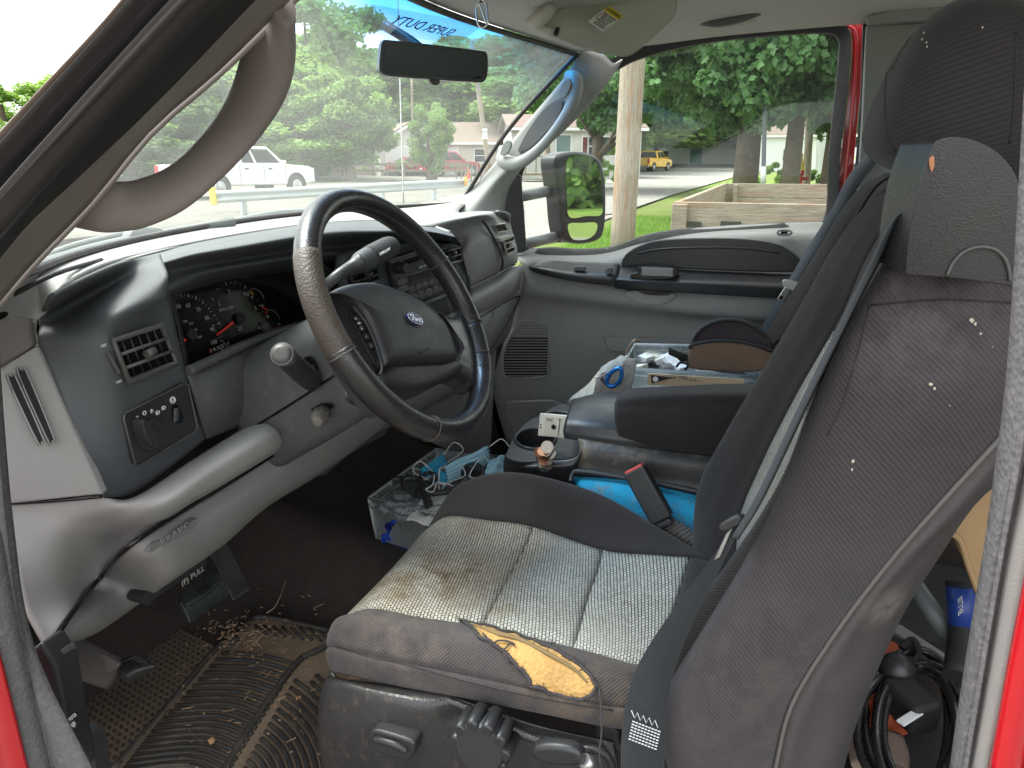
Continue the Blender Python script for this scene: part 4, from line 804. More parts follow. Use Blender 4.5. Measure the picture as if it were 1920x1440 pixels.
# right hand (rear) edge of the driver's door opening
def strip(name, L_, x, m, bulge, par=cab, t=.004): return band(name, [a for a, b in L_], [b for a, b in L_], x[0], x[1], m, bulge, parent=par)
strip('rear_opening_seal', [((1930, 0), (1980, 0)), ((1912, 300), (1960, 300)), ((1897, 560), (1945, 560)), ((1880, 760), (1930, 790)), ((1842, 1040), (1882, 1040)), ((1806, 1260), (1846, 1260)), ((1776, 1470), (1808, 1470))], (.36, .345), M['fuzz'], .012)
strip('door_frame', [((1980, 0), (2080, 0)), ((1962, 300), (2055, 300)), ((1945, 560), (2030, 560)), ((1930, 790), (2010, 790)), ((1882, 1040), (1938, 1040)), ((1846, 1260), (1892, 1260)), ((1808, 1470), (1846, 1470))], (.345, .335), M['greylow'], .004)
strip('body_side', [((2080, 0), (2240, 0)), ((2055, 300), (2220, 300)), ((2030, 560), (2200, 560)), ((2010, 790), (2200, 790)), ((1938, 1040), (2200, 1040)), ((1892, 1260), (2200, 1260)), ((1846, 1470), (2200, 1470))], (.335, .32), M['red'], .012)
tube('body_crease', [P((x, y, .322)) for x, y in ((1990, 900), (1962, 1040), (1918, 1260), (1880, 1470))], .006, M['red'], cab, 10)
# --- floor
fl = [[(.42, 1.35, 1.0), (1.05, 1.35, 1.0), (1.25, 1.35, 1.02), (1.45, 1.35, 1.0), (2.03, 1.35, 1.0)],
      [(.42, 1.18, .80), (1.05, 1.18, .80), (1.22, 1.2, .90), (1.42, 1.2, .84), (2.03, 1.18, .80)],
      [(.42, .98, .672), (1.05, .98, .672), (1.22, .98, .80), (1.42, .98, .76), (2.03, .98, .672)],
      [(.42, .5, .665), (1.0, .5, .665), (1.16, .5, .76), (1.40, .5, .75), (2.03, .5, .665)],
      [(.42, .0, .665), (1.0, .0, .665), (1.2, .0, .73), (1.42, .0, .72), (2.03, .0, .665)],
      [(.42, -1.1, .68), (1.0, -1.1, .68), (1.2, -1.1, .70), (1.42, -1.1, .70), (2.03, -1.1, .68)]]
grid_mesh('carpet', eval_net(np.array(fl), 8), M['carpet'], cab, thick=.01, face=(1, 0, 3))
slab('sill', [Vector((.40, y, .668)) for y in (1.3, -1.1)] + [Vector((.40, -1.1, .55)), Vector((.40, 1.3, .55))], (.05, 0, 0), M['black'], cab, .01)
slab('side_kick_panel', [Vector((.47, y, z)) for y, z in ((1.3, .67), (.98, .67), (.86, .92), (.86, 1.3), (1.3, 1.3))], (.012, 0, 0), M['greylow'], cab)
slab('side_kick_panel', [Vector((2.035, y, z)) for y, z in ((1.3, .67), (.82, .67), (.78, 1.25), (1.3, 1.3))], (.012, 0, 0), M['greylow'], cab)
slab('firewall', [Vector((x, 1.36, z)) for x, z in ((.42, .7), (2.03, .7), (2.03, 1.45), (.42, 1.45))], (0, .02, 0), M['carpet'], cab)
# --- passenger door panel
ax = 2.035
rows = [[(968, 478, 2.05), (1040, 482, 2.05), (1130, 480, 2.05), (1205, 460, 2.05), (1290, 443, 2.05), (1420, 434, 2.05), (1545, 430, 2.05), (1640, 428, 2.05)],
        [(975, 490, 2.0), (1040, 492, 1.995), (1130, 492, 1.995), (1205, 475, 2.0), (1290, 455, 2.005), (1420, 446, 2.005), (1545, 445, 2.005), (1640, 445, 2.0)],
        [(985, 520, 1.985), (1040, 525, 1.985), (1130, 530, 1.985), (1205, 530, 1.99), (1290, 520, 1.99), (1420, 510, 1.99), (1545, 500, 1.99), (1640, 500, 1.99)],
        [(980, 545, 1.985), (1040, 552, 1.98), (1130, 562, 1.978), (1205, 570, 1.975), (1290, 580, 1.975), (1420, 590, 1.975), (1545, 600, 1.975), (1640, 600, 1.975)],
        [(968, 572, 2.015), (1040, 580, 2.02), (1130, 590, 2.025), (1205, 598, 2.025), (1290, 604, 2.025), (1420, 612, 2.025), (1545, 625, 2.025), (1640, 630, 2.02)],
        [(945, 640, 2.03), (1040, 650, 2.03), (1130, 660, 2.03), (1205, 665, 2.03), (1290, 670, 2.03), (1420, 690, 2.03), (1545, 700, 2.03), (1640, 700, 2.03)],
        [(925, 730, 2.03), (1040, 740, 2.03), (1130, 745, 2.03), (1205, 750, 2.03), (1290, 755, 2.03), (1420, 760, 2.03), (1545, 770, 2.03), (1640, 780, 2.03)],
        [(950, 830, 2.02), (1040, 850, 2.02), (1130, 860, 2.02), (1205, 860, 2.02), (1290, 860, 2.02), (1420, 860, 2.02), (1545, 870, 2.02), (1640, 880, 2.02)]]
rows.insert(0, [(x, y - 14, 2.088) for x, y, _ in rows[0]])
net('door_panel', rows, M['greydoor'], pd, 6)
slab('outer_skin', [Vector((2.115, y, z)) for y, z in ((.88, .55), (.88, 1.26), (.70, 1.29), (.30, 1.34), (-.25, 1.38), (-.25, .55))], (.03, 0, 0), M['red'], pd, .01)
slab('door_bottom', [Vector((2.045, y, z)) for y, z in ((.80, .55), (.80, 1.12), (-.25, 1.12), (-.25, .55))], (.05, 0, 0), M['greydoor'], pd, .01)
slab('far_sill', [Vector((2.04, y, z)) for y, z in ((1.35, .5), (1.35, 1.40), (.78, 1.36), (.74, .74), (-1.05, .72), (-1.05, .5))], (.06, 0, 0), M['black'], cab, .01)
slab('door_edge', [P((*q, 2.04)) for q in ((918, 640), (924, 640), (930, 760), (948, 830), (940, 835), (922, 770))], (.01, 0, 0), M['red'], pd)
slab('carbon_trim', smoothpts([P((*q, 1.982)) for q in ((1166, 500), (1172, 478), (1200, 460), (1240, 450), (1320, 447), (1400, 449), (1455, 458), (1490, 478), (1508, 505), (1440, 510), (1300, 505), (1200, 498))], 4), (.02, 0, 0), M['carbon'], pd, .006)
tube('trim_ridge', [P((*q, 1.979)) for q in ((1195, 475), (1240, 467), (1320, 464), (1400, 466), (1462, 474))], .005, M['carbon'], pd, 10, flat=(1, .6))
net('armrest', [[(1158, 498, 1.985), (1200, 500, 1.985), (1300, 507, 1.985), (1400, 511, 1.985), (1505, 515, 1.985)],
                [(1156, 520, 1.935), (1200, 523, 1.93), (1300, 527, 1.93), (1400, 531, 1.93), (1505, 535, 1.93)],
                [(1153, 528, 1.932), (1200, 531, 1.925), (1300, 535, 1.925), (1400, 541, 1.925), (1500, 546, 1.925)],
                [(1153, 541, 1.945), (1200, 544, 1.935), (1300, 550, 1.935), (1400, 556, 1.935), (1490, 561, 1.935)]], M['black'], pd, 6, thick=.01)
slab('pull_cup', smoothpts([P((*q, 1.928)) for q in ((1180, 516), (1196, 510), (1202, 500), (1264, 503), (1264, 520), (1230, 524), (1190, 522))], 3), (.03, 0, 0), M['lens'], pd, .003)
slab('pull_cup_back', [P((*q, 1.922)) for q in ((1203, 501), (1262, 503), (1262, 519), (1203, 517))], (.004, 0, 0), M['greylow'], pd, .002)
net('switch_panel', [[(992, 497, 1.99), (1020, 489, 1.985), (1080, 491, 1.985), (1162, 494, 1.985)],
                     [(992, 501, 1.95), (1020, 503, 1.94), (1080, 512, 1.935), (1156, 518, 1.935)],
                     [(1000, 510, 1.955), (1025, 517, 1.938), (1080, 528, 1.932), (1152, 537, 1.935)]], M['black'], pd, 6, thick=.01)
for q in ((1086, 504), (1141, 508)): slab('switch', smoothpts([P((q[0] + dx, q[1] + dy, 1.934)) for dx, dy in ((-11, 0), (-8, -4), (8, -4), (11, 0), (8, 4), (-8, 4))] if q[0] < 1100 else [P((q[0] + dx, q[1] + dy, 1.93)) for dx, dy in ((-6, 5), (-5, -3), (0, -6), (6, -5), (6, 3), (0, 7))], 3), (.012, 0, 0), M['pad'], pd, .002)
slab('pull_handle', smoothpts([P((*q, 1.968)) for q in ((1174, 545), (1262, 550), (1256, 565), (1235, 572), (1205, 570), (1184, 562))], 4), (.012, 0, 0), M['greydoor'], pd, .004)
slab('handle_hollow', smoothpts([P((*q, 1.962)) for q in ((1198, 543), (1254, 549), (1250, 554), (1210, 552))], 3), (.01, 0, 0), M['lens'], pd)
tube('lock_surround', [P((*q, 2.0)) for q in ((1458, 436), (1462, 432), (1478, 432), (1484, 436), (1478, 440), (1462, 440))], .003, M['greydoor'], pd, 8, True)
slab('lock_hole', [P((*q, 2.0)) for q in ((1464, 434), (1477, 434), (1477, 439), (1464, 439))], (.002, 0, 0), M['lens'], pd)
# speaker grille with real slats
spk = [(985, 602), (1008, 605), (1028, 618), (1028, 690), (1020, 706), (965, 710), (946, 703), (943, 670), (952, 640), (966, 616)]
slab('speaker_back', smoothpts([P((*q, 2.029)) for q in spk], 4), (.003, 0, 0), M['lens'], pd)
tube('speaker_rim', [P((*q, 2.027)) for q in spk], .004, M['greydoor'], pd, 8, True)
def span(poly, y):
    xs = []
    for i in range(len(poly)):
        (a, b), (c, d) = poly[i], poly[(i + 1) % len(poly)]
        if (b - y) * (d - y) < 0: xs.append(a + (c - a) * (y - b) / (d - b))
    return (min(xs), max(xs)) if len(xs) >= 2 else None
for k in range(20):
    y = 606 + k * 5.2; s = span(spk, y)
    if s: slab('slat', [P((s[0], y - 1.3, 2.026)), P((s[1], y - 1.3, 2.026)), P((s[1], y + 1.3, 2.026)), P((s[0], y + 1.3, 2.026))], (.004, 0, 0), M['greylow'], pd)
slab('map_pocket', smoothpts([P((*q, 2.018)) for q in ((1135, 638), (1145, 632), (1330, 640), (1330, 668), (1160, 660), (1140, 652))], 3), (.012, 0, 0), M['greydoor'], pd, .004)
slab('map_pocket', smoothpts([P((*q, 2.008)) for q in ((948, 757), (975, 752), (1060, 760), (1060, 850), (970, 820), (952, 790))], 3), (.012, 0, 0), M['greydoor'], pd, .006)
def on_plane(px, py, o, n): d = ray(px, py); return CC + d * ((o - CC).dot(n) / d.dot(n))
# --- tow mirror
tm = thing('tow_mirror', 'black tow mirror on two tubular arms outside the passenger window', 'mirror', P((1090, 370, 2.3)))
for a, b in ((((955, 372), 2.07), ((1052, 354), 2.38)), (((965, 462), 2.07), ((1058, 440), 2.38))):
    tube('arm', [P((*a[0], a[1])), P((*b[0], b[1]))], .0175, pm('grey_arm', (.12, .125, .135), .4, .1, 20, .1), tm, 16, n=3)
    tube('arm_socket', [P((b[0][0] - 16, b[0][1] + 3, b[1] - .05)), P((b[0][0] + 2, b[0][1], b[1]))], [.021, .027], M['black'], tm, 16, n=3)
hs_ = [(1040, 300), (1052, 288), (1075, 284), (1100, 286), (1122, 296), (1133, 318), (1137, 350), (1137, 400), (1134, 430), (1126, 448), (1105, 456), (1080, 457), (1062, 450), (1054, 420), (1050, 370), (1044, 340)]
tube('shell_bracket', [P((1046, 318, 2.37)), P((1046, 345, 2.375)), P((1052, 400, 2.375)), P((1058, 448, 2.37))], [.012, .020, .018, .014], pm('grey_bracket', (.075, .078, .08), .45), tm, 14)
mu = [(1062, 306), (1075, 292), (1100, 292), (1118, 304), (1126, 330), (1129, 370), (1128, 402), (1100, 405), (1068, 407), (1063, 370)]
ml = [(1066, 420), (1090, 418), (1118, 418), (1117, 436), (1102, 448), (1078, 450), (1068, 440)]
mn = Vector((-.30, -.95, -.02)).normalized()
# the two panes lie in one plane facing back and in
mo = P((1095, 370, 2.375)); Mq = Matrix
M['mirr'] = mirror_mat('mirror_silver', (.75, .78, .76))
n0 = Vector((-.47, -.88, 0)).normalized()
slab('shell', smoothpts([on_plane(x, y, mo, n0) for x, y in hs_], 4), n0 * -.07, M['black'], tm, .010, 4)
slab('mirror_bezel', smoothpts([on_plane(1093 + (x - 1093) * .9, 371 + (y - 371) * .95, mo + n0 * .001, n0) for x, y in hs_], 4), n0 * -.01, M['blackm'], tm, .002)
slab('upper_pane', smoothpts([on_plane(x, y, mo + n0 * .004, n0) for x, y in mu], 4), n0 * -.003, M['mirr'], tm)
slab('lower_pane', smoothpts([on_plane(x, y, mo + n0 * .004, n0) for x, y in ml], 4), n0 * -.003, M['mirr'], tm)
# --- rear view mirror
rv = thing('rear_view_mirror', 'black rear view mirror glued high on the windshield', 'mirror', P((815, 115, 1.2)))
rp_ = [(714, 90), (718, 77), (730, 75), (815, 84), (900, 95), (912, 99), (915, 112), (914, 140), (908, 152), (895, 154), (815, 149), (735, 143), (716, 137), (711, 126)]
rn = Vector((-.75, -.66, -.05)).normalized(); ro = P((815, 115, 1.17))
slab('housing', smoothpts([on_plane(x, y, ro, rn) for x, y in rp_], 4), rn * -.022, M['black'], rv, .006, 4)
slab('mirror_pane', smoothpts([on_plane(815 + (x - 815) * .93, 115 + (y - 115) * .80 + .5, ro + rn * .0015, rn) for x, y in rp_], 4), rn * -.003, mirror_mat('dimmed_mirror', (.012, .014, .012), .02), rv)
slab('dip_tab', smoothpts([on_plane(x, y, ro - rn * .006, rn) for x, y in ((806, 148), (824, 149), (823, 158), (812, 159))], 3), rn * -.01, M['black'], rv, .002)
tube('stem', [ro - rn * .02, ro - rn * .05 + Vector((0, .02, .03)), ro + Vector((.05, .12, .07))], .009, M['black'], rv, 10)
# printed name and dot screen on the glass behind the mirror
def wpix(px, py, off=.004):   # meet the ray with the windshield surface by search
    d = ray(px, py); best = None
    for k in range(400):
        q = CC + d * (.7 + k * .005)
        # signed distance through nearest grid vertex
        i = np.argmin(((Gw.reshape(-1, 3) - np.array(q)) ** 2).sum(1)); e = (Gw.reshape(-1, 3)[i] - np.array(q)); dd = e @ e
        if best is None or dd < best[0]: best = (dd, q)
    return best[1] + Vector((0, -.7, -.7)).normalized() * off
mdots, t = nodes('dot_screen_print'); tcx = _n(t, 'ShaderNodeTexCoord'); vo = _n(t, 'ShaderNodeTexVoronoi'); vo.inputs['Scale'].default_value = 330; vo.inputs['Randomness'].default_value = 0
t.links.new(tcx.outputs['UV'], vo.inputs['Vector']); lt = mth(t, 'LESS_THAN', vo.outputs['Distance'], .36)
b1 = _n(t, 'ShaderNodeBsdfDiffuse'); b1.inputs[0].default_value = (.02, .03, .04, 1); b2 = _n(t, 'ShaderNodeBsdfTransparent'); ms = _n(t, 'ShaderNodeMixShader'); o = _n(t, 'ShaderNodeOutputMaterial')
t.links.new(mth(t, 'MULTIPLY', lt, .75), ms.inputs[0]); t.links.new(b2.outputs[0], ms.inputs[1]); t.links.new(b1.outputs[0], ms.inputs[2]); t.links.new(ms.outputs[0], o.inputs[0])
c4 = [wpix(*q, .006) for q in ((690, 2), (905, 42), (848, 80), (673, 50))]
def quadp(c, u, v): return c[0] * (1 - u) * (1 - v) + c[1] * u * (1 - v) + c[2] * u * v + c[3] * (1 - u) * v
G = np.array([[tuple(quadp(c4, u, v)) for u in np.linspace(0, 1, 12)] for v in np.linspace(0, 1, 5)])
dt = thing('sunshade_print', 'dotted sun screen with mirrored black lettering high on the windshield', 'window print', c4[0])
grid_mesh('dot_screen', G, mdots, dt)
a, b = quadp(c4, .08, .42), quadp(c4, .92, .62); ex = (b - a); up = quadp(c4, .5, 0) - quadp(c4, .5, 1)
text('lettering', 'SUPER DUTY', a.lerp(b, .5) + Vector((-.002, -.006, 0)), ex, up, .033, M['ink'], dt, .0003, True)
lt_ = dt.children[-1].data; mc_ = a.lerp(b, .5); exn = ex.normalized()
for v in lt_.vertices: v.co = v.co + exn * ((v.co - mc_).dot(exn) * .28)
# --- sun visor with label, roof grab handle, hanging clip
sv = thing('sun_visor', 'grey beige sun visor folded up over the passenger side of the windshield', 'sun visor', P((1120, 60, 1.6)))
net('board', [[(1004, 48, 1.45), (1052, 14, 1.50), (1085, -10, 1.55), (1130, -40, 1.6), (1180, -70, 1.65)],
              [(1035, 68, 1.47), (1090, 50, 1.51), (1140, 25, 1.56), (1200, 0, 1.62), (1260, -30, 1.68)],
              [(1085, 88, 1.54), (1130, 80, 1.58), (1170, 62, 1.62), (1225, 45, 1.67), (1270, 10, 1.70)],
              [(1122, 100, 1.60), (1150, 104, 1.63), (1182, 104, 1.66), (1228, 68, 1.70), (1262, 36, 1.71)]], M['visor'], sv, 7, thick=.016)
tube('pivot_arm', [P((1028, 8, 1.45)), P((1030, 20, 1.44)), P((1012, 36, 1.44)), P((1000, 46, 1.45)), P((1038, 62, 1.46))], [.008, .012, .014, .011, .008], M['visor'], sv, 14)
slab('clip', smoothpts([P((*q, 1.44)) for q in ((984, 36), (1002, 22), (1026, 6), (1032, 12), (1008, 44), (1000, 48), (986, 42))], 3), (.02, 0, 0), M['visor'], sv, .006)
tube('vanity_edge', [P((1040, 62, 1.462)), P((1046, 54, 1.47)), P((1042, 66, 1.466))], .004, M['blackm'], sv, 8)
lab = [(1141, 11), (1169, 30), (1130, 60), (1102, 40)]
c4 = [P((*q, 1.52)) for q in lab]; LB = [on_plane(*q, P((1135, 35, 1.525)), (P((1130, 60, 1.545)) - P((1141, 11, 1.54))).cross(P((1102, 40, 1.50)) - P((1169, 30, 1.58))).normalized()) for q in lab]
Ln = (LB[1] - LB[0]).cross(LB[3] - LB[0]).normalized(); Ln = Ln if Ln.dot(CC - LB[0]) > 0 else -Ln
lb = tag(slab('visor_label', LB, Ln * -.001, M['paper']), 'white warning label with yellow head strip on the sun visor', 'label')
ll = slab('head_strip', [LB[0] + Ln * .0008, LB[1] + Ln * .0008, LB[1].lerp(LB[2], .27) + Ln * .0008, LB[0].lerp(LB[3], .27) + Ln * .0008], Ln * -.0005, M['yellow'], lb)
ex = LB[1] - LB[0]; up = LB[0] - LB[3]
text('print', 'WARNING', LB[0].lerp(LB[1], .5).lerp(LB[3].lerp(LB[2], .5), .13) + Ln * .001, ex, up, .0095, M['ink'], lb)
for k in range(7): text('print', 'DEATH or SERIOUS INJURY'[:22] if k == 0 else ('children 12 and under in', 'the back seat away from', 'air bag. Never seat a', 'child rear-facing. Sit', 'as far back as you can.', 'Always use SEAT BELTS')[k - 1], LB[0].lerp(LB[1], .55).lerp(LB[3].lerp(LB[2], .55), .34 + k * .09) + Ln * .001, ex, up, .0032, M['ink'], lb)
cq = LB[0].lerp(LB[1], .2).lerp(LB[3].lerp(LB[2], .2), .52) + Ln * .001
tube('print', [cq + ex.normalized() * .006 * math.cos(a) * 1.0 + up.normalized() * .012 * math.sin(a) for a in np.linspace(0, 6.28, 14)[:-1]], .0006, flat('label_red', (.3, .02, .02)), lb, 5, True)
rh = thing('roof_grab_handle', 'dark grey folding grab handle above the passenger window', 'grab handle', P((1370, 30, 1.98)))
slab('hollow', smoothpts([P((*q, 1.93)) for q in ((1288, 32), (1310, 26), (1360, 26), (1410, 16), (1440, 8), (1450, 10), (1440, 26), (1405, 44), (1350, 52), (1310, 48))], 4), (.006, 0, .006), M['headliner'], rh)
tube('grip', [P((1286, 32, 1.925)), P((1300, 36, 1.91)), P((1340, 42, 1.9)), P((1380, 36, 1.9)), P((1420, 22, 1.905)), P((1448, 10, 1.92))], [.010, .0125, .0125, .0125, .013, .009], pm('dark_handle_vinyl', (.10, .10, .098), .5), rh, 14, flat=(1, .8))
tube('grip_edge', [P((1292, 30, 1.93)), P((1320, 28, 1.93)), P((1360, 28, 1.93)), P((1402, 16, 1.93))], .003, M['blackm'], rh, 6)
hk = thing('hanging_clip', 'small steel snap clip hanging from the roof edge above the mirror', 'clip', P((903, 20, 1.1)))
tube('loop', [P((x, y, 1.08)) for x, y in ((895, 4), (893, 20), (896, 44), (904, 52), (913, 46), (914, 25), (911, 6), (903, 0))], .0016, M['chrome'], hk, 8, True)
tube('gate', [P((898, 6, 1.078)), P((902, 14, 1.078)), P((911, 42, 1.078))], .0016, M['chrome'], hk, 8)
tube('cord', [P((903, 2, 1.08)), P((900, -12, 1.09)), P((898, -30, 1.1))], .003, M['blackm'], hk, 8)

# --- the driver's own door, standing open in front of the photographer's left shoulder (outside the frame)
od = thing('driver_door', 'open red driver door standing beyond the left edge of the photo', 'door', (-.15, .95, .6))
def oy(x): return .93 + (.36 - x) * .10
slab('outer_skin', [Vector((x, oy(x) + .04, z)) for x, z in ((.34, .62), (-.66, .62), (-.68, 1.38), (.34, 1.38))], (0, .03, 0), M['red'], od, .01)
slab('door_panel', [Vector((x, oy(x), z)) for x, z in ((.32, .64), (-.64, .64), (-.66, 1.40), (.32, 1.40))], (0, .03, 0), M['greydoor'], od, .015)
slab('armrest', [Vector((x, oy(x) - .06, z)) for x, z in ((.2, 1.12), (-.5, 1.12), (-.5, 1.2), (.2, 1.18))], (0, .06, 0), M['black'], od, .01)
tube('window_frame', [Vector((x, oy(x) + .02, z)) for x, z in ((.33, 1.39), (.12, 1.62), (-.12, 1.84), (-.60, 1.88), (-.66, 1.84), (-.66, 1.39))], .022, M['blackm'], od, 8, smoothpath=False)
slab('window_glass', [Vector((x, oy(x) + .02, z)) for x, z in ((.32, 1.39), (.12, 1.60), (-.12, 1.82), (-.60, 1.87), (-.65, 1.82), (-.65, 1.39))], (0, .004, 0), M['sideglass'], od)
# ================================================================ DASHBOARD
ds = thing('dashboard', 'grey and charcoal dashboard running across the cab under the windshield', 'dashboard', (1.2, .8, 1.1))
Z = 'z'; Y = 'y'; w_ = 'w'
net('dash_top', [[(-60, 552, .455), (-6, 532, .51), (60, 508, .585), (160, 472, 1.478, Z), (440, 417, 1.478, Z), (700, 392, 1.478, Z), (880, 376, 1.99)],
                 [(-60, 580, .47), (-6, 560, .52), (60, 534, .585), (150, 497, 1.475, Z), (440, 427, 1.474, Z), (700, 402, 1.474, Z), (860, 394, 1.476, Z)],
                 [(-60, 610, .47), (0, 592, .522), (66, 604, .573), (165, 510, 1.472, Z), (440, 442, 1.472, Z), (700, 416, 1.472, Z), (870, 404, 1.474, Z)]], M['grey'], ds, 8)
net('dash_end_top', [[(-60, 606, .472), (0, 590, .525), (64, 598, .573)], [(-60, 670, .474), (4, 640, .522), (66, 622, .571)], [(-60, 735, .478), (4, 688, .520), (70, 645, .568)]], M['trim'], ds, 4)
slab('speaker_hole', smoothpts([P((x, y, .52)) for x, y in ((-8, 590), (8, 584), (16, 588), (6, 598), (-8, 600))], 3), (-.001, 0, 0), M['lens'], ds)
tube('dash_bead', [P((72, 648, .572)), P((62, 612, .575)), P((86, 566, .60)), P((165, 508, 1.474, Z)), P((280, 473, 1.474, Z)), P((440, 441, 1.474, Z)), P((580, 421, 1.474, Z)), P((700, 414, 1.474, Z)), P((790, 420, 1.474, Z)), P((845, 436, 1.47, Z))], .0035, M['grey'], ds, 8)
tube('defrost_slot', [P((20, 555, .55)), P((100, 515, 1.476, Z)), P((190, 487, 1.476, Z))], .003, M['blackm'], ds, 6)
sc = [P((*q, .545)) for q in ((-50, 728), (0, 690), (68, 648), (188, 925), (6, 943), (-30, 945))]
def slot(a, b, c, d): return [(a), (b), (c), (d)]
slab('end_cap', [P((x, y, v)) for x, y, v in ((-50, 728, .49), (0, 690, .52), (69, 648, .568), (192, 928, .56), (6, 945, .50), (-30, 948, .48))], (.012, .004, 0), M['grey'], ds, .003)
for q in (((16, 712), (22, 706), (30, 708), (80, 820), (78, 828), (70, 828)), ((34, 700), (42, 694), (50, 698), (100, 818), (98, 826), (90, 826))):
    n3 = (P((69, 648, .568)) - P((0, 690, .52))).cross(P((192, 928, .56)) - P((0, 690, .52))).normalized(); n3 = n3 if n3.dot(CC - P((0, 690, .52))) > 0 else -n3; o3 = P((40, 760, .535))
    o3 = P((0, 690, .52)) + n3 * .0035
    slab('vent_slot', smoothpts([on_plane(*p, o3, n3) for p in q], 4), n3 * -.003, M['blackm'], ds)
    tube('slot_edge', smoothpts([on_plane(*p, o3, n3) for p in q], 2), .0009, M['grey'], ds, 6, True, n=2)
# charcoal pad: near bezel
net('bezel', [[(98, 558, 1.472, Z), (160, 524, 1.474, Z), (235, 491, 1.474, Z), (302, 473, 1.474, Z)],
              [(82, 588, .585), (150, 560, .66), (235, 525, .72), (312, 505, .745, Y)],
              [(72, 630, .572), (148, 612, .60), (228, 578, .72, Y), (318, 546, .735, Y)],
              [(76, 665, .570), (190, 648, .735, Y), (246, 630, .733, Y), (322, 578, .738, Y)],
              [(112, 745, .567), (206, 738, .738, Y), (262, 720, .736, Y), (345, 680, .742, Y)],
              [(155, 845, .564), (226, 836, .74, Y), (285, 815, .74, Y), (370, 765, .745, Y)],
              [(192, 932, .561), (244, 926, .742, Y), (315, 880, .744, Y), (390, 820, .75, Y)]], M['pad'], ds, 8)
# hood over the gauges and the stack
net('instrument_hood', [[(300, 474, 1.474, Z), (360, 457, 1.474, Z), (450, 440, 1.474, Z), (560, 422, 1.474, Z), (640, 415, 1.474, Z), (720, 415, 1.474, Z), (800, 423, 1.474, Z), (848, 438, 1.47, Z)],
                        [(306, 491, 1.480, Z), (366, 474, 1.487, Z), (450, 460, 1.492, Z), (560, 441, 1.492, Z), (640, 432, 1.49, Z), (720, 432, 1.486, Z), (800, 434, 1.48, Z), (855, 446, 1.473, Z)],
                        [(312, 508, .752, Y), (376, 495, .755, Y), (455, 482, .755, Y), (560, 466, .75, Y), (640, 459, .735, Y), (720, 452, .71, Y), (800, 447, .70, Y), (862, 456, .70, Y)],
                        [(318, 546, .738, Y), (380, 516, .745, Y), (458, 500, .745, Y), (560, 484, .74, Y), (640, 475, .725, Y), (720, 464, .702, Y), (800, 455, .694, Y), (864, 462, .694, Y)],
                        [(322, 556, .80, Y), (386, 536, .82, Y), (458, 520, .82, Y), (560, 508, .81, Y), (640, 500, .76, Y), (720, 485, .72, Y), (800, 470, .705, Y), (866, 475, .70, Y)]], M['pad'], ds, 7, thick=0)
cq_ = [(322, 548), (380, 534), (447, 522), (500, 522), (548, 535), (590, 560), (640, 600), (640, 650), (520, 660), (440, 680), (352, 700), (338, 640)]
slab('gauge_hollow', smoothpts([P((*q, .845, Y)) for q in cq_], 3), (0, .02, 0), M['blackm'], ds)
net('gauge_hollow_side', [[(318, 548, .745, Y), (330, 560, .845, Y)], [(336, 620, .745, Y), (345, 620, .845, Y)], [(352, 695, .748, Y), (362, 690, .845, Y)]], M['blackm'], ds, 3, thick=.002)
net('gauge_hollow_side', [[(560, 484, .74, Y), (560, 505, .84, Y)], [(610, 500, .73, Y), (600, 540, .84, Y)], [(650, 560, .72, Y), (640, 590, .84, Y)], [(655, 620, .72, Y), (640, 640, .84, Y)]], M['blackm'], ds, 3, thick=.002)
# --- gauges, on a plane tilted back like the lens
cl = thing('gauge_cluster', 'black gauge cluster with speedometer and tachometer under the dash hood', 'gauge cluster', P((470, 600, .80, Y)))
go = P((452, 620, .80, Y)); gn = Vector((0, -.97, .24)).normalized(); gx = Vector((1, 0, 0)); gz = gn.cross(gx) * -1
if gz.z < 0: gz = -gz
def G_at(px, py, off=0): return on_plane(px, py, go + gn * off, gn)
slab('lens', smoothpts([G_at(*q) for q in ((322, 566), (380, 549), (447, 532), (478, 531), (505, 537), (533, 553), (578, 585), (605, 610), (600, 640), (527, 640), (430, 660), (350, 690), (335, 640))], 3), gn * -.004, M['lens'], cl)
GS = go.x  # scale: metres per image pixel near the gauges
mpp = (G_at(453, 620) - G_at(452, 620)).length
def dial(c, r, a0, a1, n, every, nums, size, col, numr, start=0):
    """angles measured clockwise from straight down-left, degrees about the dial centre"""
    for k in range(n + 1):
        a = R(a0 + (a1 - a0) * k / n); big = k % every == 0; u = gx * math.cos(a) + gz * math.sin(a)
        rot = Matrix((u, u.cross(gn), gn)).transposed()
        box('tick', c + u * r + gn * .0015, (r * (.09 if big else .05), r * (.022 if big else .011), .0004), M['gaugew'], cl, rot)
    for k, s in nums:
        a = R(a0 + (a1 - a0) * k / n); u = gx * math.cos(a) + gz * math.sin(a)
        text('numeral', s, c + u * numr + gn * .002, gx, gz, size, col, cl)
def pxr(c, q): return (G_at(*q) - c).length
c1 = G_at(443, 600); c1 = G_at(447, 597)
rt = pxr(c1, (413, 548)) * 1.0
dial(c1, .058, 222, -32, 24, 4, [(4, '1'), (8, '2'), (12, '3'), (16, '4'), (20, '5'), (24, '6')], .0095, M['gaugew'], .0445)
text('numeral', 'RPMx1000', G_at(425, 579, .002), gx, gz, .0075, M['gaugew'], cl)
text('numeral', 'TRUST\nINSTR', G_at(450, 616, .002), gx, gz, .004, M['gaugew'], cl)
lathe('hub', [(.009, 0), (.008, .004)], c1 + gn * .003, gn, M['blackm'], cl)
def needle(a, b, w):
    d = (b - a).normalized(); s = d.cross(gn) * w
    slab('needle', [a - s, a + s, b + s * .5, b - s * .5], gn * -.001, M['redp'], cl)
needle(G_at(438, 604, .005), G_at(407, 628, .005), .0022)
c2 = G_at(356, 628)
lathe('hub', [(.009, 0), (.008, .004)], c2 + gn * .003, gn, M['blackm'], cl)
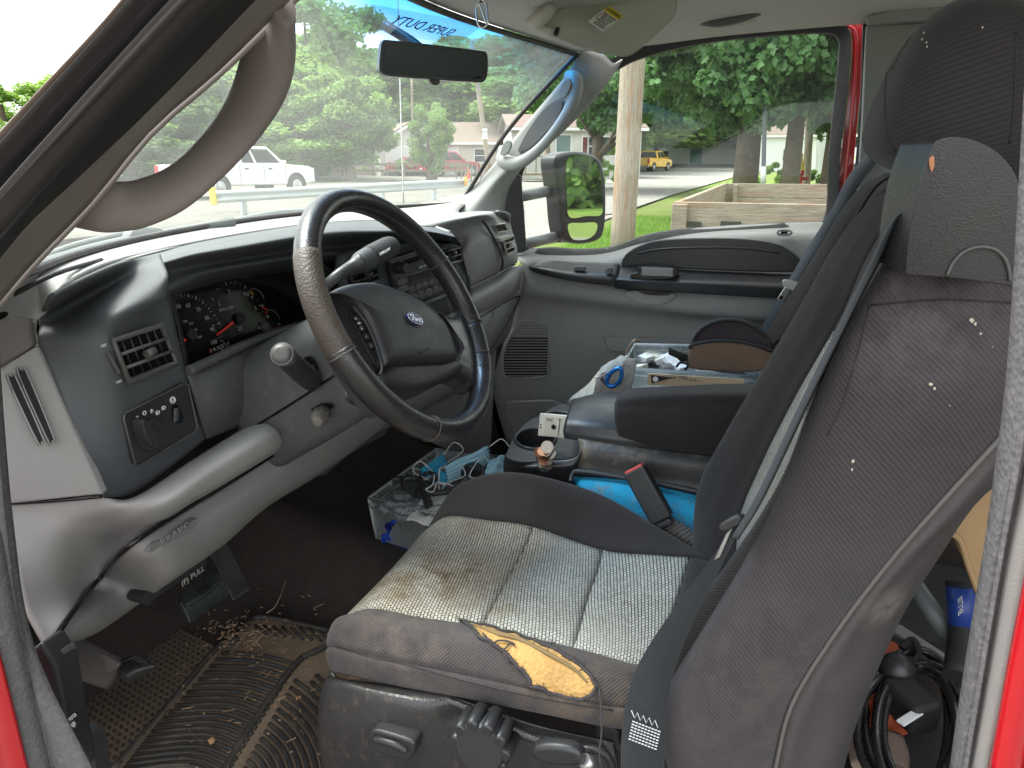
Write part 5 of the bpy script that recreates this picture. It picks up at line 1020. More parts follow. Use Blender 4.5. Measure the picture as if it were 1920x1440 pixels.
dial(c2, .060, 110, -35, 22, 2, [(2, '50'), (5.6, '60'), (9.5, '70'), (13.2, '80'), (17, '90'), (21, '100')], .009, M['gaugew'], .044)
for (px, py), s in zip(((335, 603), (347, 603), (358, 607), (366, 619), (374, 632)), ('80', '100', '120', '140', '160')): text('numeral', s, G_at(px, py, .002), gx, gz, .0055, M['gaugew'], cl)
needle(G_at(349, 636, .005), G_at(338, 645, .005), .0022)
for cpx, s1, s2, dy in (((478, 566), 'TRANS', 'H', 0), ((508, 605), '', 'H', 1)):
    cc_ = G_at(cpx[0], cpx[1]); tube('arc', [cc_ + gx * .022 * math.cos(R(a)) + gz * .022 * math.sin(R(a)) + gn * .002 for a in range(95, -10, -15)], .0004, M['gaugew'], cl, 5)
text('numeral', 'TRANS\nTEMP', G_at(463, 552, .002), gx, gz, .0042, M['gaugew'], cl); text('numeral', '(!)', G_at(472, 549, .002), gx, gz, .006, M['amber'], cl)
for px, py, s in ((473, 558, 'H'), (493, 573, 'C'), (502, 594, 'H'), (524, 608, 'C'), (499, 586, 'H')): text('numeral', s, G_at(px, py, .002), gx, gz, .0068, M['redp'] if (px, py) == (499, 586) else M['gaugew'], cl)
needle(G_at(492, 576, .003), G_at(502, 581, .003), .001); needle(G_at(521, 613, .003), G_at(530, 617, .003), .001)
text('numeral', 'P R N D 2 1', G_at(413, 651, .003), (G_at(431, 643) - G_at(395, 659)), gz, .0085, M['gaugew'], cl)
text('numeral', 'P', G_at(395, 658, .0035), gx, gz, .009, M['redp'], cl)
lathe('trip_knob', [(.009, 0), (.009, .006), (.006, .008)], G_at(495, 613), gn, M['pad'], cl, 16)
# --- lower trim round the gauges
net('gauge_surround', [[(348, 690, .75, Y), (392, 668, .80, Y), (440, 646, .80, Y), (490, 630, .79, Y), (560, 616, .78, Y), (640, 600, .77, Y)],
                       [(352, 702, .742, Y), (398, 682, .745, Y), (446, 660, .74, Y), (490, 640, .745, Y), (560, 625, .745, Y), (640, 612, .745, Y)],
                       [(362, 740, .738, Y), (410, 722, .725, Y), (458, 702, .725, Y), (500, 690, .74, Y), (560, 680, .75, Y), (640, 670, .75, Y)],
                       [(378, 795, .742, Y), (425, 775, .73, Y), (480, 748, .73, Y), (510, 740, .75, Y), (570, 735, .76, Y), (640, 730, .76, Y)],
                       [(388, 824, .75, Y), (432, 806, .745, Y), (486, 784, .745, Y), (520, 790, .76, Y), (580, 780, .77, Y), (650, 770, .77, Y)]], M['dusty'], ds, 7)
tube('surround_edge', [P((352, 696, .738, Y)), P((398, 675, .738, Y)), P((446, 652, .734, Y)), P((490, 634, .74, Y)), P((530, 620, .74, Y)), P((590, 602, .74, Y))], .007, M['dusty'], ds, 10)
# --- knee bolster and lower panels
net('knee_bolster', [[(0, 946, .50), (100, 940, .535), (193, 934, .56), (255, 930, .738, Y), (368, 857, .738, Y), (482, 788, .738, Y), (494, 792, .80, Y)],
                     [(4, 975, .495), (100, 968, .53), (205, 958, .565), (280, 928, .69, Y), (385, 864, .68, Y), (498, 798, .68, Y), (512, 801, .78, Y)],
                     [(12, 1010, .485), (104, 1000, .525), (205, 985, .58), (305, 940, .662, Y), (405, 878, .655, Y), (514, 812, .66, Y), (524, 815, .77, Y)],
                     [(26, 1060, .475), (110, 1045, .52), (200, 1020, .60), (318, 955, .668, Y), (415, 900, .66, Y), (526, 830, .665, Y), (533, 831, .77, Y)],
                     [(50, 1140, .462), (112, 1110, .51), (190, 1062, .60), (325, 962, .685, Y), (418, 906, .675, Y), (524, 842, .68, Y), (530, 842, .77, Y)],
                     [(88, 1216, .455), (132, 1152, .50), (186, 1084, .60), (326, 966, .70, Y), (420, 910, .70, Y), (524, 845, .70, Y), (526, 846, .78, Y)]], M['grey'], ds, 7)
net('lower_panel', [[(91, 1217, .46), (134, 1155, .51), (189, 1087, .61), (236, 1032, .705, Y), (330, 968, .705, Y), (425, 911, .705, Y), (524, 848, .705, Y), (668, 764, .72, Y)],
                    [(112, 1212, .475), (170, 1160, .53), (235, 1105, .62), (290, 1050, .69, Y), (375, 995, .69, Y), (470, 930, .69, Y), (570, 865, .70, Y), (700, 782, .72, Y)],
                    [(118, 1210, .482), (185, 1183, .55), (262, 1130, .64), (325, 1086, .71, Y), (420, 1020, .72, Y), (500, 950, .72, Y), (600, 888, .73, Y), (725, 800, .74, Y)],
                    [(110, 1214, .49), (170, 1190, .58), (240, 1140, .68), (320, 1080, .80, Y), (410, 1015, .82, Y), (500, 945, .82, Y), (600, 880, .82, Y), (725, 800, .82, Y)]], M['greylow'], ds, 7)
tube('panel_gap', [P((92, 1214, .453)), P((134, 1151, .500)), P((188, 1083, .60)), P((236, 1029, .70, Y)), P((330, 965, .698, Y)), P((425, 908, .692, Y)), P((524, 846, .694, Y)), P((668, 763, .71, Y))], .0035, M['lens'], ds, 6)
tube('panel_gap', [P((0, 945, .497)), P((100, 939, .531)), P((190, 931, .556))], .0022, M['lens'], ds, 6)
slab('release_recess', smoothpts([P((*q, .684, Y)) for q in ((279, 1032), (290, 1018), (315, 1008), (360, 978), (370, 972), (368, 984), (350, 1000), (300, 1026), (282, 1036))], 3), (0, .01, 0), pm('grey_recess', (.15, .148, .146), .5), ds, .001)
text('print', 'BRAKE', P((328, 1003, .682, Y)), P((360, 982, .682, Y)) - P((300, 1022, .682, Y)), (0, 0, 1), .016, pm('grey_embossed', (.20, .2, .2), .5), ds, .0006)
# --- near vent and light switch
def vent(label, c4, nh, nv, mat_f, knob=True, depth=.028, name='air_vent', fr=.0045):
    TL, TR, BR, BL = c4; t = thing(name, label, 'air vent', tuple((TL + TR + BR + BL) / 4))
    q = lambda u, v: quadp(c4, u, v); nn = (TR - TL).cross(BL - TL).normalized(); nn = nn if nn.dot(CC - TL) > 0 else -nn
    b = [q(u, v) - nn * depth for u, v in ((0, 0), (1, 0), (1, 1), (0, 1))]
    slab('vent_back', [p + nn * (depth + .0012) for p in b], nn * -.0006, M['lens'], t)
    W_ = (TR - TL).length; H_ = (BL - TL).length
    tube('vent_frame', [q(0, 0) + nn * .003, q(1, 0) + nn * .003, q(1, 1) + nn * .003, q(0, 1) + nn * .003], fr, mat_f, t, 8, True, smoothpath=False)
    for k in range(nv): u = (k + 1) / (nv + 1); tube('fin', [q(u, .03) + nn * .002, q(u, .97) + nn * .002], .0011, M['black'], t, 6)
    for k in range(nh): v = (k + 1) / (nh + 1); tube('slat', [q(.02, v) + nn * .006, q(.98, v) + nn * .006], .0024, mat_f, t, 8)
    if knob: tube('knob', [q(.42, .52) + nn * .01, q(.60, .48) + nn * .01], .0055, mat_f, t, 10)
    return t
M['ventgrey'] = pm('vent_charcoal', (.075, .073, .07), .45, .2, 20, .1)
YV = .728
vent('near square air vent with two slats and a centre knob by the door', [P((208, 638, YV, Y)), P((298, 609, YV, Y)), P((327, 680, YV, Y)), P((237, 714, YV, Y))], 2, 5, M['ventgrey'])
wh = thing('vent_wheel', 'ribbed thumb wheel left of the near air vent', 'thumb wheel', P((207, 680, YV, Y)))
for k in range(12): a = k / 11; tube('rib', [P((199 + a * 20, 664 + a * 36, .728, Y)), P((206 + a * 20, 660 + a * 36, .724, Y))], .0018, M['ventgrey'], wh, 6)
text('print', 'OFF', P((195, 648, .732, Y)), (1, 0, 0), (0, 0, 1), .005, M['white'], wh); text('print', 'ON', P((223, 716, .732, Y)), (1, 0, 0), (0, 0, 1), .005, M['white'], wh)
sw = thing('headlight_switch', 'headlight knob and dimmer wheel on a rounded square panel below the near vent', 'switch panel', P((300, 800, .735, Y)))
sp_ = [(232, 785), (234, 775), (345, 719), (353, 722), (370, 800), (366, 810), (262, 872), (254, 872)]
slab('plate', [P((*q, .733, Y)) for q in sp_], (0, .01, 0), M['black'], sw, .003)
tube('plate_edge', [P((*q, .7325, Y)) for q in sp_], .0012, M['ventgrey'], sw, 6, True, smoothpath=False)
kc = P((281, 815, .733, Y)); lathe('knob_base', [(.021, 0), (.0205, .006), (.019, .008)], kc, (0, -1, 0), M['black'], sw, 28)
slab('knob_grip', smoothpts([P((*q, .712, Y)) for q in ((268, 790), (277, 787), (288, 800), (297, 822), (296, 832), (288, 838), (280, 830), (272, 812))], 3), (0, .02, 0), M['black'], sw, .003)
slab('dimmer_hollow', smoothpts([P((*q, .7315, Y)) for q in ((324, 762), (334, 760), (343, 780), (341, 792), (332, 794), (324, 780))], 3), (0, .002, 0), M['lens'], sw)
for k in range(9): tube('dimmer_rib', [P((326, 768 + k * 2.8, .730, Y)), P((336, 764 + k * 2.8, .730, Y))], .0011, M['ventgrey'], sw, 5)
for (px, py, s, sz) in ((258, 785, '*', .009), (271, 775, 'O', .008), (285, 771, 'F:', .007), (296, 774, 'ID', .007), (307, 765, 'iD', .007), (324, 750, 'O', .008), (297, 815, '*', .012)):
    text('print', s, P((px, py, .7315, Y)), (1, 0, 0), (0, 0, 1), sz, M['white'], sw, .0002, bold=.0002)
tube('print', [P((324 + 5 * math.cos(a), 750 + 6 * math.sin(a), .7312, Y)) for a in np.linspace(0, 6.28, 11)[:-1]], .0005, M['white'], sw, 5, True)
# --- centre stack face
st = [(646, 478), (700, 466), (760, 456), (820, 449), (862, 456), (872, 480), (880, 530), (882, 580), (884, 640), (884, 700), (720, 720), (680, 640), (655, 560)]
slab('stack_face', smoothpts([P((*q, .705, Y)) for q in st], 3), (0, .02, 0), M['pad'], ds, .006)
tube('stack_edge', [P((*q, .703, Y)) for q in ((852, 446), (864, 462), (874, 495), (880, 540), (882, 600))], .004, M['pad'], ds, 8)
vent('left of the two square centre air vents, seen through the steering wheel', [P((652, 502, .70, Y)), P((700, 488, .70, Y)), P((708, 526, .70, Y)), P((660, 542, .70, Y))], 2, 4, M['black'])
vent('right of the two square centre air vents, next to the airbag cover', [P((823, 459, .698, Y)), P((858, 452, .698, Y)), P((862, 488, .698, Y)), P((828, 500, .698, Y))], 2, 4, M['black'])
rd = thing('car_radio', 'black radio cassette player with knob and rows of buttons behind the wheel', 'radio', P((790, 520, .70, Y)))
RQ = [P((724, 486, .70, Y)), P((816, 456, .70, Y)), P((832, 548, .70, Y)), P((744, 580, .70, Y))]
rq = lambda u, v, o=0: quadp(RQ, u, v) + Vector((0, -o, 0))
slab('faceplate', [rq(0, 0, .006), rq(1, 0, .006), rq(1, 1, .006), rq(0, 1, .006)], (0, .01, 0), M['black'], rd, .003)
slab('cassette_slot', [rq(.26, .10, .0075), rq(.95, .10, .0075), rq(.95, .2, .0075), rq(.26, .2, .0075)], (0, .002, 0), M['lens'], rd)
tube('slot_edge', [rq(.24, .24, .008), rq(.96, .24, .008)], .0015, M['ventgrey'], rd, 6)
slab('display', [rq(.3, .42, .0075), rq(.72, .42, .0075), rq(.72, .55, .0075), rq(.3, .55, .0075)], (0, .002, 0), pm('radio_display', (.05, .055, .05), .15, bump=0), rd)
lathe('knob', [(.012, 0), (.011, .016), (.009, .018)], rq(.13, .2, .006), (0, -1, 0), M['black'], rd, 20)
def btn(u, v, w, h, name='button'):
    slab(name, smoothpts([rq(u - w, v - h, .012), rq(u + w, v - h, .012), rq(u + w, v + h, .012), rq(u - w, v + h, .012)], 3), (0, .007, 0), M['ventgrey'], rd, .0012)
for u in (.8, .93): btn(u, .42, .05, .05)
btn(.1, .48, .07, .045); btn(.1, .62, .08, .05)
for k in range(6): btn(.26 + k * .14, .68, .055, .04)
for k in range(6): btn(.12 + k * .155, .86, .062, .062)
text('print', 'AM/FM  VOL  CD', rq(.6, .33, .0085), rq(1, 0) - rq(0, 0), (0, 0, 1), .006, M['white'], rd)
hc = thing('heater_controls', 'heater slide and rotary controls under the radio', 'heater controls', P((800, 590, .70, Y)))
slab('plate', [P((*q, .698, Y)) for q in ((755, 590), (838, 556), (846, 600), (850, 660), (790, 660))], (0, .008, 0), M['blackm'], hc, .002)
tube('top_bar', [P((760, 583, .69, Y)), P((838, 553, .69, Y))], .005, M['pad'], hc, 10)
lathe('knob', [(.014, 0), (.012, .012)], P((800, 590, .697, Y)), (0, -1, 0), M['black'], hc)
for q in ((795, 573), (805, 570)): lathe('indicator', [(.003, 0), (.003, .001)], P((*q, .696, Y)), (0, -1, 0), M['amber'], hc, 10)
tube('cable', [P((805, 575, .69, Y)), P((812, 585, .685, Y)), P((820, 602, .685, Y))], .0012, M['chrome'], hc, 6)
s4 = thing('rocker_switch', 'small rectangular button at the right edge of the centre stack', 'switch', P((862, 530, .70, Y)))
slab('surround', [P((*q, .699, Y)) for q in ((850, 526), (868, 518), (872, 575), (858, 580))], (0, .008, 0), M['blackm'], s4, .002)
slab('key', [P((*q, .694, Y)) for q in ((853, 527), (866, 521), (868, 532), (856, 537))], (0, .006, 0), M['ventgrey'], s4, .001)
for k in range(7): tube('grille_bar', [P((858, 544 + k * 5, .697, Y)), P((868, 540 + k * 5, .697, Y))], .0011, M['ventgrey'], s4, 5)
# --- passenger side dash
net('airbag_cover', [[(742, 412, 1.474, Z), (800, 406, 1.475, Z), (850, 400, 1.476, Z), (905, 396, 1.476, Z), (940, 398, 1.474, Z), (958, 402, 1.95)],
                     [(800, 424, 1.478, Z), (838, 414, 1.482, Z), (875, 407, 1.484, Z), (912, 402, 1.482, Z), (940, 406, 1.94), (957, 416, 1.97)],
                     [(856, 446, .715, Y), (874, 430, .70, Y), (895, 420, .69, Y), (922, 416, .685, Y), (945, 425, .69, Y), (962, 438, 1.98)],
                     [(868, 480, .695, Y), (882, 465, .685, Y), (905, 452, .68, Y), (930, 448, .68, Y), (950, 456, .685, Y), (969, 462, 1.99)],
                     [(877, 515, .70, Y), (892, 502, .69, Y), (912, 490, .688, Y), (936, 482, .688, Y), (955, 482, .692, Y), (971, 482, 1.99)],
                     [(879, 541, .715, Y), (898, 532, .715, Y), (918, 522, .715, Y), (940, 510, .715, Y), (956, 500, .715, Y), (970, 492, 1.98)]], M['grey'], ds, 7)
tube('cover_groove', [P((820, 421, .715, Y)), P((850, 412, .70, Y)), P((880, 407, .69, Y)), P((897, 409, .683, Y)), P((910, 420, .678, Y)), P((925, 445, .675, Y)), P((938, 472, .678, Y)), P((943, 492, .684, Y)), P((940, 506, .70, Y))], .0035, pm('shadow_gap', (.05, .05, .05), .8, bump=0), ds, 6)
tube('seam', [P((879, 541, .708, Y)), P((898, 532, .708, Y)), P((918, 522, .708, Y)), P((940, 510, .708, Y)), P((965, 496, 1.97))], .0028, M['lens'], ds, 6)
net('passenger_bolster', [[(880, 543, .715, Y), (920, 524, .715, Y), (950, 506, .715, Y), (972, 497, 2.0), (984, 502, 2.02)],
                          [(880, 555, .675, Y), (924, 533, .672, Y), (954, 514, .672, Y), (978, 504, 1.995), (989, 512, 2.02)],
                          [(882, 572, .665, Y), (928, 548, .66, Y), (958, 530, .66, Y), (980, 520, 1.995), (989, 528, 2.02)],
                          [(884, 590, .685, Y), (932, 566, .68, Y), (958, 550, .68, Y), (976, 541, 2.0), (984, 545, 2.02)],
                          [(884, 598, .71, Y), (932, 574, .71, Y), (956, 558, .71, Y), (972, 550, 2.0), (980, 554, 2.02)]], M['grey'], ds, 6)
net('glovebox', [[(884, 592, .70, Y), (925, 572, .70, Y), (960, 552, .70, Y), (978, 545, 2.01)],
                 [(890, 625, .70, Y), (924, 606, .695, Y), (950, 590, .70, Y), (968, 580, 2.01)],
                 [(900, 668, .73, Y), (922, 650, .73, Y), (938, 638, .74, Y), (955, 625, 2.01)],
                 [(900, 690, .78, Y), (918, 670, .78, Y), (930, 655, .79, Y), (945, 640, 2.01)]], M['greydoor'], ds, 6)
tube('door_outline', [P((*q, .692, Y)) for q in ((892, 600), (925, 580), (955, 562), (972, 556), (973, 562), (955, 598), (930, 640), (912, 664), (904, 655), (896, 625), (891, 606))], .0018, M['lens'], ds, 6, True, n=3)
slab('latch', [P((*q, .690, Y)) for q in ((926, 588), (929, 582), (921, 612), (906, 630), (900, 626), (904, 618), (914, 610))], (0, .006, 0), M['greylow'], ds, .002)
vent('small upright demister grille on the far end of the dash', [P((925, 422, .682, Y)), P((944, 419, .682, Y)), P((950, 432, .682, Y)), P((930, 436, .682, Y))], 0, 5, M['visor'], False, fr=.002)
fv = vent('far air vent at the passenger end of the dash', [P((940, 446, .676, Y)), P((960, 442, .676, Y)), P((963, 470, .676, Y)), P((949, 478, .676, Y))], 2, 1, M['visor'], True, fr=.003)
slab('upper_flap', [P((*q, .665, Y)) for q in ((936, 446), (956, 440), (962, 446), (940, 454))], (0, .02, 0), M['visor'], fv, .003)
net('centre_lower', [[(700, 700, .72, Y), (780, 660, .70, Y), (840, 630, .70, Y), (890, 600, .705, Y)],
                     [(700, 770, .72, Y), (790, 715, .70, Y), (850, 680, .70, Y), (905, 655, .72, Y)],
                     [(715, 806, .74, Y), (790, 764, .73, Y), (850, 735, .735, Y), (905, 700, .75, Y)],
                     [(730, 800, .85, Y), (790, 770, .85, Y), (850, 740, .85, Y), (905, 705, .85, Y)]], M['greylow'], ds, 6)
slab('trim_plate', smoothpts([P((*q, .735, Y)) for q in ((588, 878), (640, 842), (700, 806), (722, 803), (722, 815), (660, 850), (615, 888), (600, 893), (590, 888))], 3), (0, .01, 0), pm('dark_lower_plate', (.045, .045, .047), .5), ds, .003)
# ================================================================ COLUMN
co = thing('steering_column', 'dusty charcoal steering column shroud behind the wheel', 'steering column', tuple(WC - WN * .2))
def colp(a, b, h): return WC + WU * a + WV * b - WN * h
rows = []
for h, hw, tp, bt in ((.045, .048, .045, -.055), (.06, .062, .052, -.082), (.10, .070, .058, -.098), (.17, .076, .062, -.105), (.24, .08, .066, -.108), (.31, .082, .07, -.11)):
    ring_ = [(-hw * .55, tp), (-hw * .95, tp * .6), (-hw, 0), (-hw * .98, bt * .6), (-hw * .7, bt), (0, bt * 1.03), (hw * .7, bt), (hw * .98, bt * .6), (hw, 0), (hw * .95, tp * .6), (hw * .55, tp), (0, tp * 1.03)]
    rows.append([tuple(colp(a, b, h)) for a, b in ring_])
Cn = np.array(rows); G = cr(Cn, 5); G = cr(G.transpose(1, 0, 2), 5, True).transpose(1, 0, 2)
grid_mesh('shroud', G, M['dusty'], co, cv=True, caps=True)
tube('shroud_seam', [colp(-.0705, -.03, .10), colp(-.077, -.035, .17), colp(-.083, -.04, .30)], .0022, M['lens'], co, 6)
def on_col_side(px, py, x): return P((px, py, x))
slab('lever_slot', smoothpts([P((*q, .812)) for q in ((568, 676), (580, 670), (592, 690), (594, 712), (580, 722), (566, 722))], 3), (.006, 0, 0), M['lens'], co)
ts = thing('turn_signal_lever', 'black multifunction lever with a round grey end cap pointing at the door', 'lever', P((527, 662, .70)))
tube('stem', [P((584, 712, .812)), P((562, 695, .77)), P((540, 674, .73)), P((530, 665, .705))], [.015, .0145, .0135, .0135], M['black'], ts, 18, flat=(1, 1.1))
kd = (P((527, 662, .70)) - P((545, 680, .735))).normalized()
lathe('end_cap', [(.0135, -.02), (.0150, -.014), (.0150, 0), (.0142, .0015), (.0125, .002), (.0118, .005), (.0096, .0072), (.0055, .008)], P((529, 664, .705)), (kd + Vector((-.5, -.25, .15))).normalized(), pm('worn_grey_knob', (.085, .08, .08), .4, .3, 60, .2), ts, 28)
text('print', 'III', P((553, 668, .725)), (.6, -.5, 0), (0, 0, 1), .006, M['white'], ts)
tk = thing('tilt_lever', 'small ribbed tilt lever knob under the steering column', 'lever', P((597, 783, .80)))
slab('slot', smoothpts([P((*q, .815)) for q in ((583, 768), (600, 758), (615, 758), (622, 764), (612, 772), (592, 776))], 3), (.006, 0, 0), M['lens'], tk)
ka = (P((597, 786, .785)) - P((606, 768, .82))).normalized()
lathe('knob', [(.006, -.034), (.0115, -.03), (.0125, -.018), (.0115, -.006), (.009, 0), (.007, .006), (.0055, .007)], P((597, 788, .785)), ka, pm('dusty_knob', (.13, .115, .10), .7, .3, 60, .4), tk, 18)
for k in range(10):
    a = k * .628; u = ka.orthogonal().normalized(); v = ka.cross(u); r_ = (u * math.cos(a) + v * math.sin(a)) * .0122
    tube('rib', [P((597, 788, .785)) + r_ - ka * .028, P((597, 788, .785)) + r_ - ka * .008], .0014, M['dusty'], tk, 5)
sl = thing('gear_lever', 'column gear lever with a knurled black grip seen through the wheel', 'gear lever', P((690, 485, .62, Y)))
tube('stalk', [P((592, 566, .66, Y)), P((608, 540, .64, Y)), P((632, 518, .62, Y)), P((662, 500, .61, Y)), P((680, 490, .60, Y))], [.008, .0082, .009, .0115, .015], pm('gear_lever_grey', (.05, .05, .052), .35), sl, 14)
tube('neck', [P((664, 499, .61, Y)), P((676, 492, .605, Y)), P((694, 483, .60, Y))], [.011, .0165, .0185], M['pad'], sl, 18)
tube('grip', [P((692, 484, .60, Y)), P((700, 480, .60, Y)), P((725, 466, .60, Y)), P((734, 462, .60, Y))], [.0185, .0192, .0185, .0165], pm('knurled_grip', (.03, .028, .028), .6, .3, 60, 1.5, 700), sl, 24)
text('print', 'OVERDRIVE', P((722, 472, .578, Y)), P((735, 464, .60, Y)) - P((705, 481, .60, Y)), (0, 0, 1), .0065, M['white'], sl)
# ================================================================ STEERING WHEEL
sw_ = thing('steering_wheel', 'worn black leather steering wheel with four spokes and cracked rim', 'steering wheel', tuple(WC))
def wp_(a, r, h=0): return WC + (WU * math.cos(R(a)) + WV * math.sin(R(a))) * r + WN * h
RR, rr = .1812, .0163
def rimseg(name, a0, a1, m, e=0, seg=24):
    n = max(6, int(abs(a1 - a0) / 4)); pts = [wp_(a0 + (a1 - a0) * k / n, RR) for k in range(n + 1)]
    return tube(name, pts, rr + e, m, sw_, seg, n=2, ref=tuple(WN), flat=(1.12, 1.0))
rimseg('rim', -20, 340, M['leather'])
rimseg('worn_rim_leather', 142, 186, M['leatherworn'], .0005)
rimseg('rim_cover', 184, 240, M['leather'], .0006)
for a in (186, 240, 18, -38): 
    c = wp_(a, RR); u = (WU * math.cos(R(a)) + WV * math.sin(R(a)))
    tube('rim_seam', [c + (u * math.cos(b) + WN * math.sin(b) * 1.12) * (rr + .0006) for b in np.linspace(0, 2 * np.pi, 16)[:-1]], .0013, M['leatherworn'], sw_, 6, True, n=1)
# stitching on the inside of the rim
V = []
for k in range(150):
    a = -48 + k * 1.02 * 1.05
    if a > 112: break
    u = (WU * math.cos(R(a)) + WV * math.sin(R(a))); tdir = (-WU * math.sin(R(a)) + WV * math.cos(R(a)))
    c = WC + u * (RR - rr * .92) + WN * (.008)
    V.append((c, (.0042, .0012, .0012), Matrix((tdir * .8 + WN * .6 * (1 if k % 2 else -1), u, tdir.cross(u))).transposed()))
stuff(boxes('stitching', V, pm('thread', (.07, .055, .05), .8), sw_))
pad_ = [(619, 551), (632, 541), (660, 533), (697, 532), (740, 545), (787, 567), (814, 588), (835, 614), (848, 645), (855, 672), (846, 680), (820, 682), (770, 684), (730, 686), (716, 688), (710, 668), (697, 630), (682, 598), (661, 573), (638, 556)]
def dome(name, pts, h0, h1, m, parent, inset=.12, back=.03):
    o = smoothpts([P((*q, h0, 's')) for q in pts], 4); c = sum(o, Vector()) / len(o); rings = [[p - WN * back for p in o], o]
    for s, f in ((.03, .45), (.08, .75), (inset * 1.6, .92), (.4, 1.0), (.7, 1.02)): rings.append([p.lerp(c, s) + WN * (h1 - h0) * f for p in o])
    G = np.array([[tuple(p) for p in r] for r in rings]); ob = grid_mesh(name, G, m, parent, cv=True)
    n = len(o); me = ob.data; bm = bmesh.new(); bm.from_mesh(me); bm.verts.ensure_lookup_table(); cv_ = bm.verts.new(c + WN * (h1 - h0) * 1.02); bm.verts.ensure_lookup_table(); b0 = (len(rings) - 1) * n
    for i in range(n): bm.faces.new((bm.verts[b0 + i], bm.verts[b0 + (i + 1) % n], cv_)) .smooth = True
    bmesh.ops.recalc_face_normals(bm, faces=bm.faces); bm.to_mesh(me); bm.free(); return ob
dome('airbag_pad', pad_, .004, .016, M['hub'], sw_)
dome('lower_hub', [(716, 690), (770, 688), (830, 685), (856, 678), (866, 690), (850, 705), (820, 722), (775, 738), (735, 738), (706, 728), (697, 712), (706, 698)], -.012, .004, M['hub'], sw_, back=.05)
dome('left_spoke', [(600, 560), (619, 552), (640, 558), (664, 577), (684, 604), (700, 636), (712, 672), (716, 690), (706, 700), (697, 712), (704, 738), (716, 775), (690, 750), (655, 700), (625, 650), (605, 600)], -.018, -.006, M['black'], sw_, back=.02)
dome('right_spoke', [(812, 586), (826, 594), (842, 596), (850, 585), (868, 596), (888, 640), (898, 690), (898, 720), (880, 732), (868, 722), (852, 712), (840, 706), (852, 690), (858, 672), (850, 645), (836, 612)], -.012, .002, M['leather'], sw_, back=.02)
tube('pad_seam', [P((*q, .008, 's')) for q in ((661, 573), (684, 603), (699, 634), (711, 668), (716, 690), (712, 704))], .002, M['hub'], sw_, 8)
for nm, pts, h in (('button_strip', [(658, 588), (664, 584), (674, 600), (700, 650), (709, 676), (706, 684), (700, 676), (672, 622)], -.002), ('button_strip', [(820, 600), (828, 598), (842, 622), (856, 652), (857, 668), (850, 668), (838, 640)], .004)):
    slab(nm, smoothpts([P((*q, h, 's')) for q in pts], 3), -WN * .008, M['lens'] if 0 else M['blackm'], sw_, .002)
for k in range(4):
    f = k / 4; a, b = P((663 + f * 36, 594 + f * 70, .001, 's')), P((670 + f * 36, 600 + f * 66, .001, 's')); tube('button', [a, b.lerp(a, -.6), ], .0045, M['black'], sw_, 10)
for k, s in enumerate(('ON', 'OFF', 'SET')): text('print', s, P((668 + k * 6, 596 + k * 10, .0035, 's')), WU, WV, .0045, M['white'], sw_)
for k in range(3): f = k / 3; tube('button', [P((828 + f * 24, 608 + f * 48, .007, 's')), P((834 + f * 22, 620 + f * 46, .007, 's'))], .0045, M['black'], sw_, 10)
text('print', 'AIRBAG', P((797, 656, .0172, 's')), WU, WV, .0075, pm('embossed_black', (.035, .034, .035), .5), sw_, .0003)
# badge
bc = P((776, 599, .0165, 's')); bd = thing('badge', 'blue oval badge with white script on the steering wheel hub', 'badge', tuple(bc))
bdx = (P((797, 606, .0165, 's')) - P((756, 593, .0165, 's'))).normalized(); bdy = WN.cross(bdx)
def oval(a, b, h): return [bc + bdx * a * math.cos(t_) + bdy * b * math.sin(t_) + WN * h for t_ in np.linspace(0, 2 * math.pi, 40, endpoint=False)]
slab('recess', oval(.0215, .0125, .0008), WN * -.002, M['hub'], bd)
slab('oval', oval(.0165, .0088, .003), WN * -.004, M['navy'], bd, .0006)
tube('rim', oval(.0163, .0086, .003), .0006, M['chrome'], bd, 6, True, n=1)
tube('script', [bc + bdx * x + bdy * y + WN * .0034 for x, y in ((-.0085, .003), (-.0105, .0018), (-.0085, .0045), (-.0035, .0048), (-.0055, .001), (-.0068, -.0035), (-.0088, -.003))], .00075, M['white'], bd, 6)
text('script', 'ord', bc + bdx * .0042 + bdy * -.0008 + WN * .0033, bdx, bdy, .0105, M['white'], bd, .0003, bold=.0003)
tube('script', [bc + bdx * x + bdy * y + WN * .0034 for x, y in ((-.0075, .0002), (-.0045, .0008), (-.002, .0002))], .0006, M['white'], bd, 6)
# ================================================================ SEATS
from mathutils.bvhtree import BVHTree
def bvh_of(*obs):
    V, F = [], []
    for o in obs:
        b = len(V); V += [v.co.copy() for v in o.data.vertices]; F += [tuple(b + i for i in p.vertices) for p in o.data.polygons]
    return BVHTree.FromPolygons(V, F)
def hit(bv, px, py, off=0.):
    d = ray(px, py).normalized(); loc, nrm, _, _ = bv.ray_cast(CC, d)
    if loc is None: loc, nrm, _, _ = bv.find_nearest(CC + d * .9)
    if nrm.dot(d) > 0: nrm = -nrm
    return loc + nrm * off
def seam(name, bv, pts, m, parent, r=.0016, off=-.0004, n=5):
    q = cr(np.array(pts, float), n); return tube(name, [hit(bv, a, b, off) for a, b in q], r, m, parent, 6, smoothpath=False)
def inside(poly, x, y):
    c = False; j = len(poly) - 1
    for i in range(len(poly)):
        if (poly[i][1] > y) != (poly[j][1] > y) and x < (poly[j][0] - poly[i][0]) * (y - poly[i][1]) / (poly[j][1] - poly[i][1]) + poly[i][0]: c = not c
        j = i
    return c
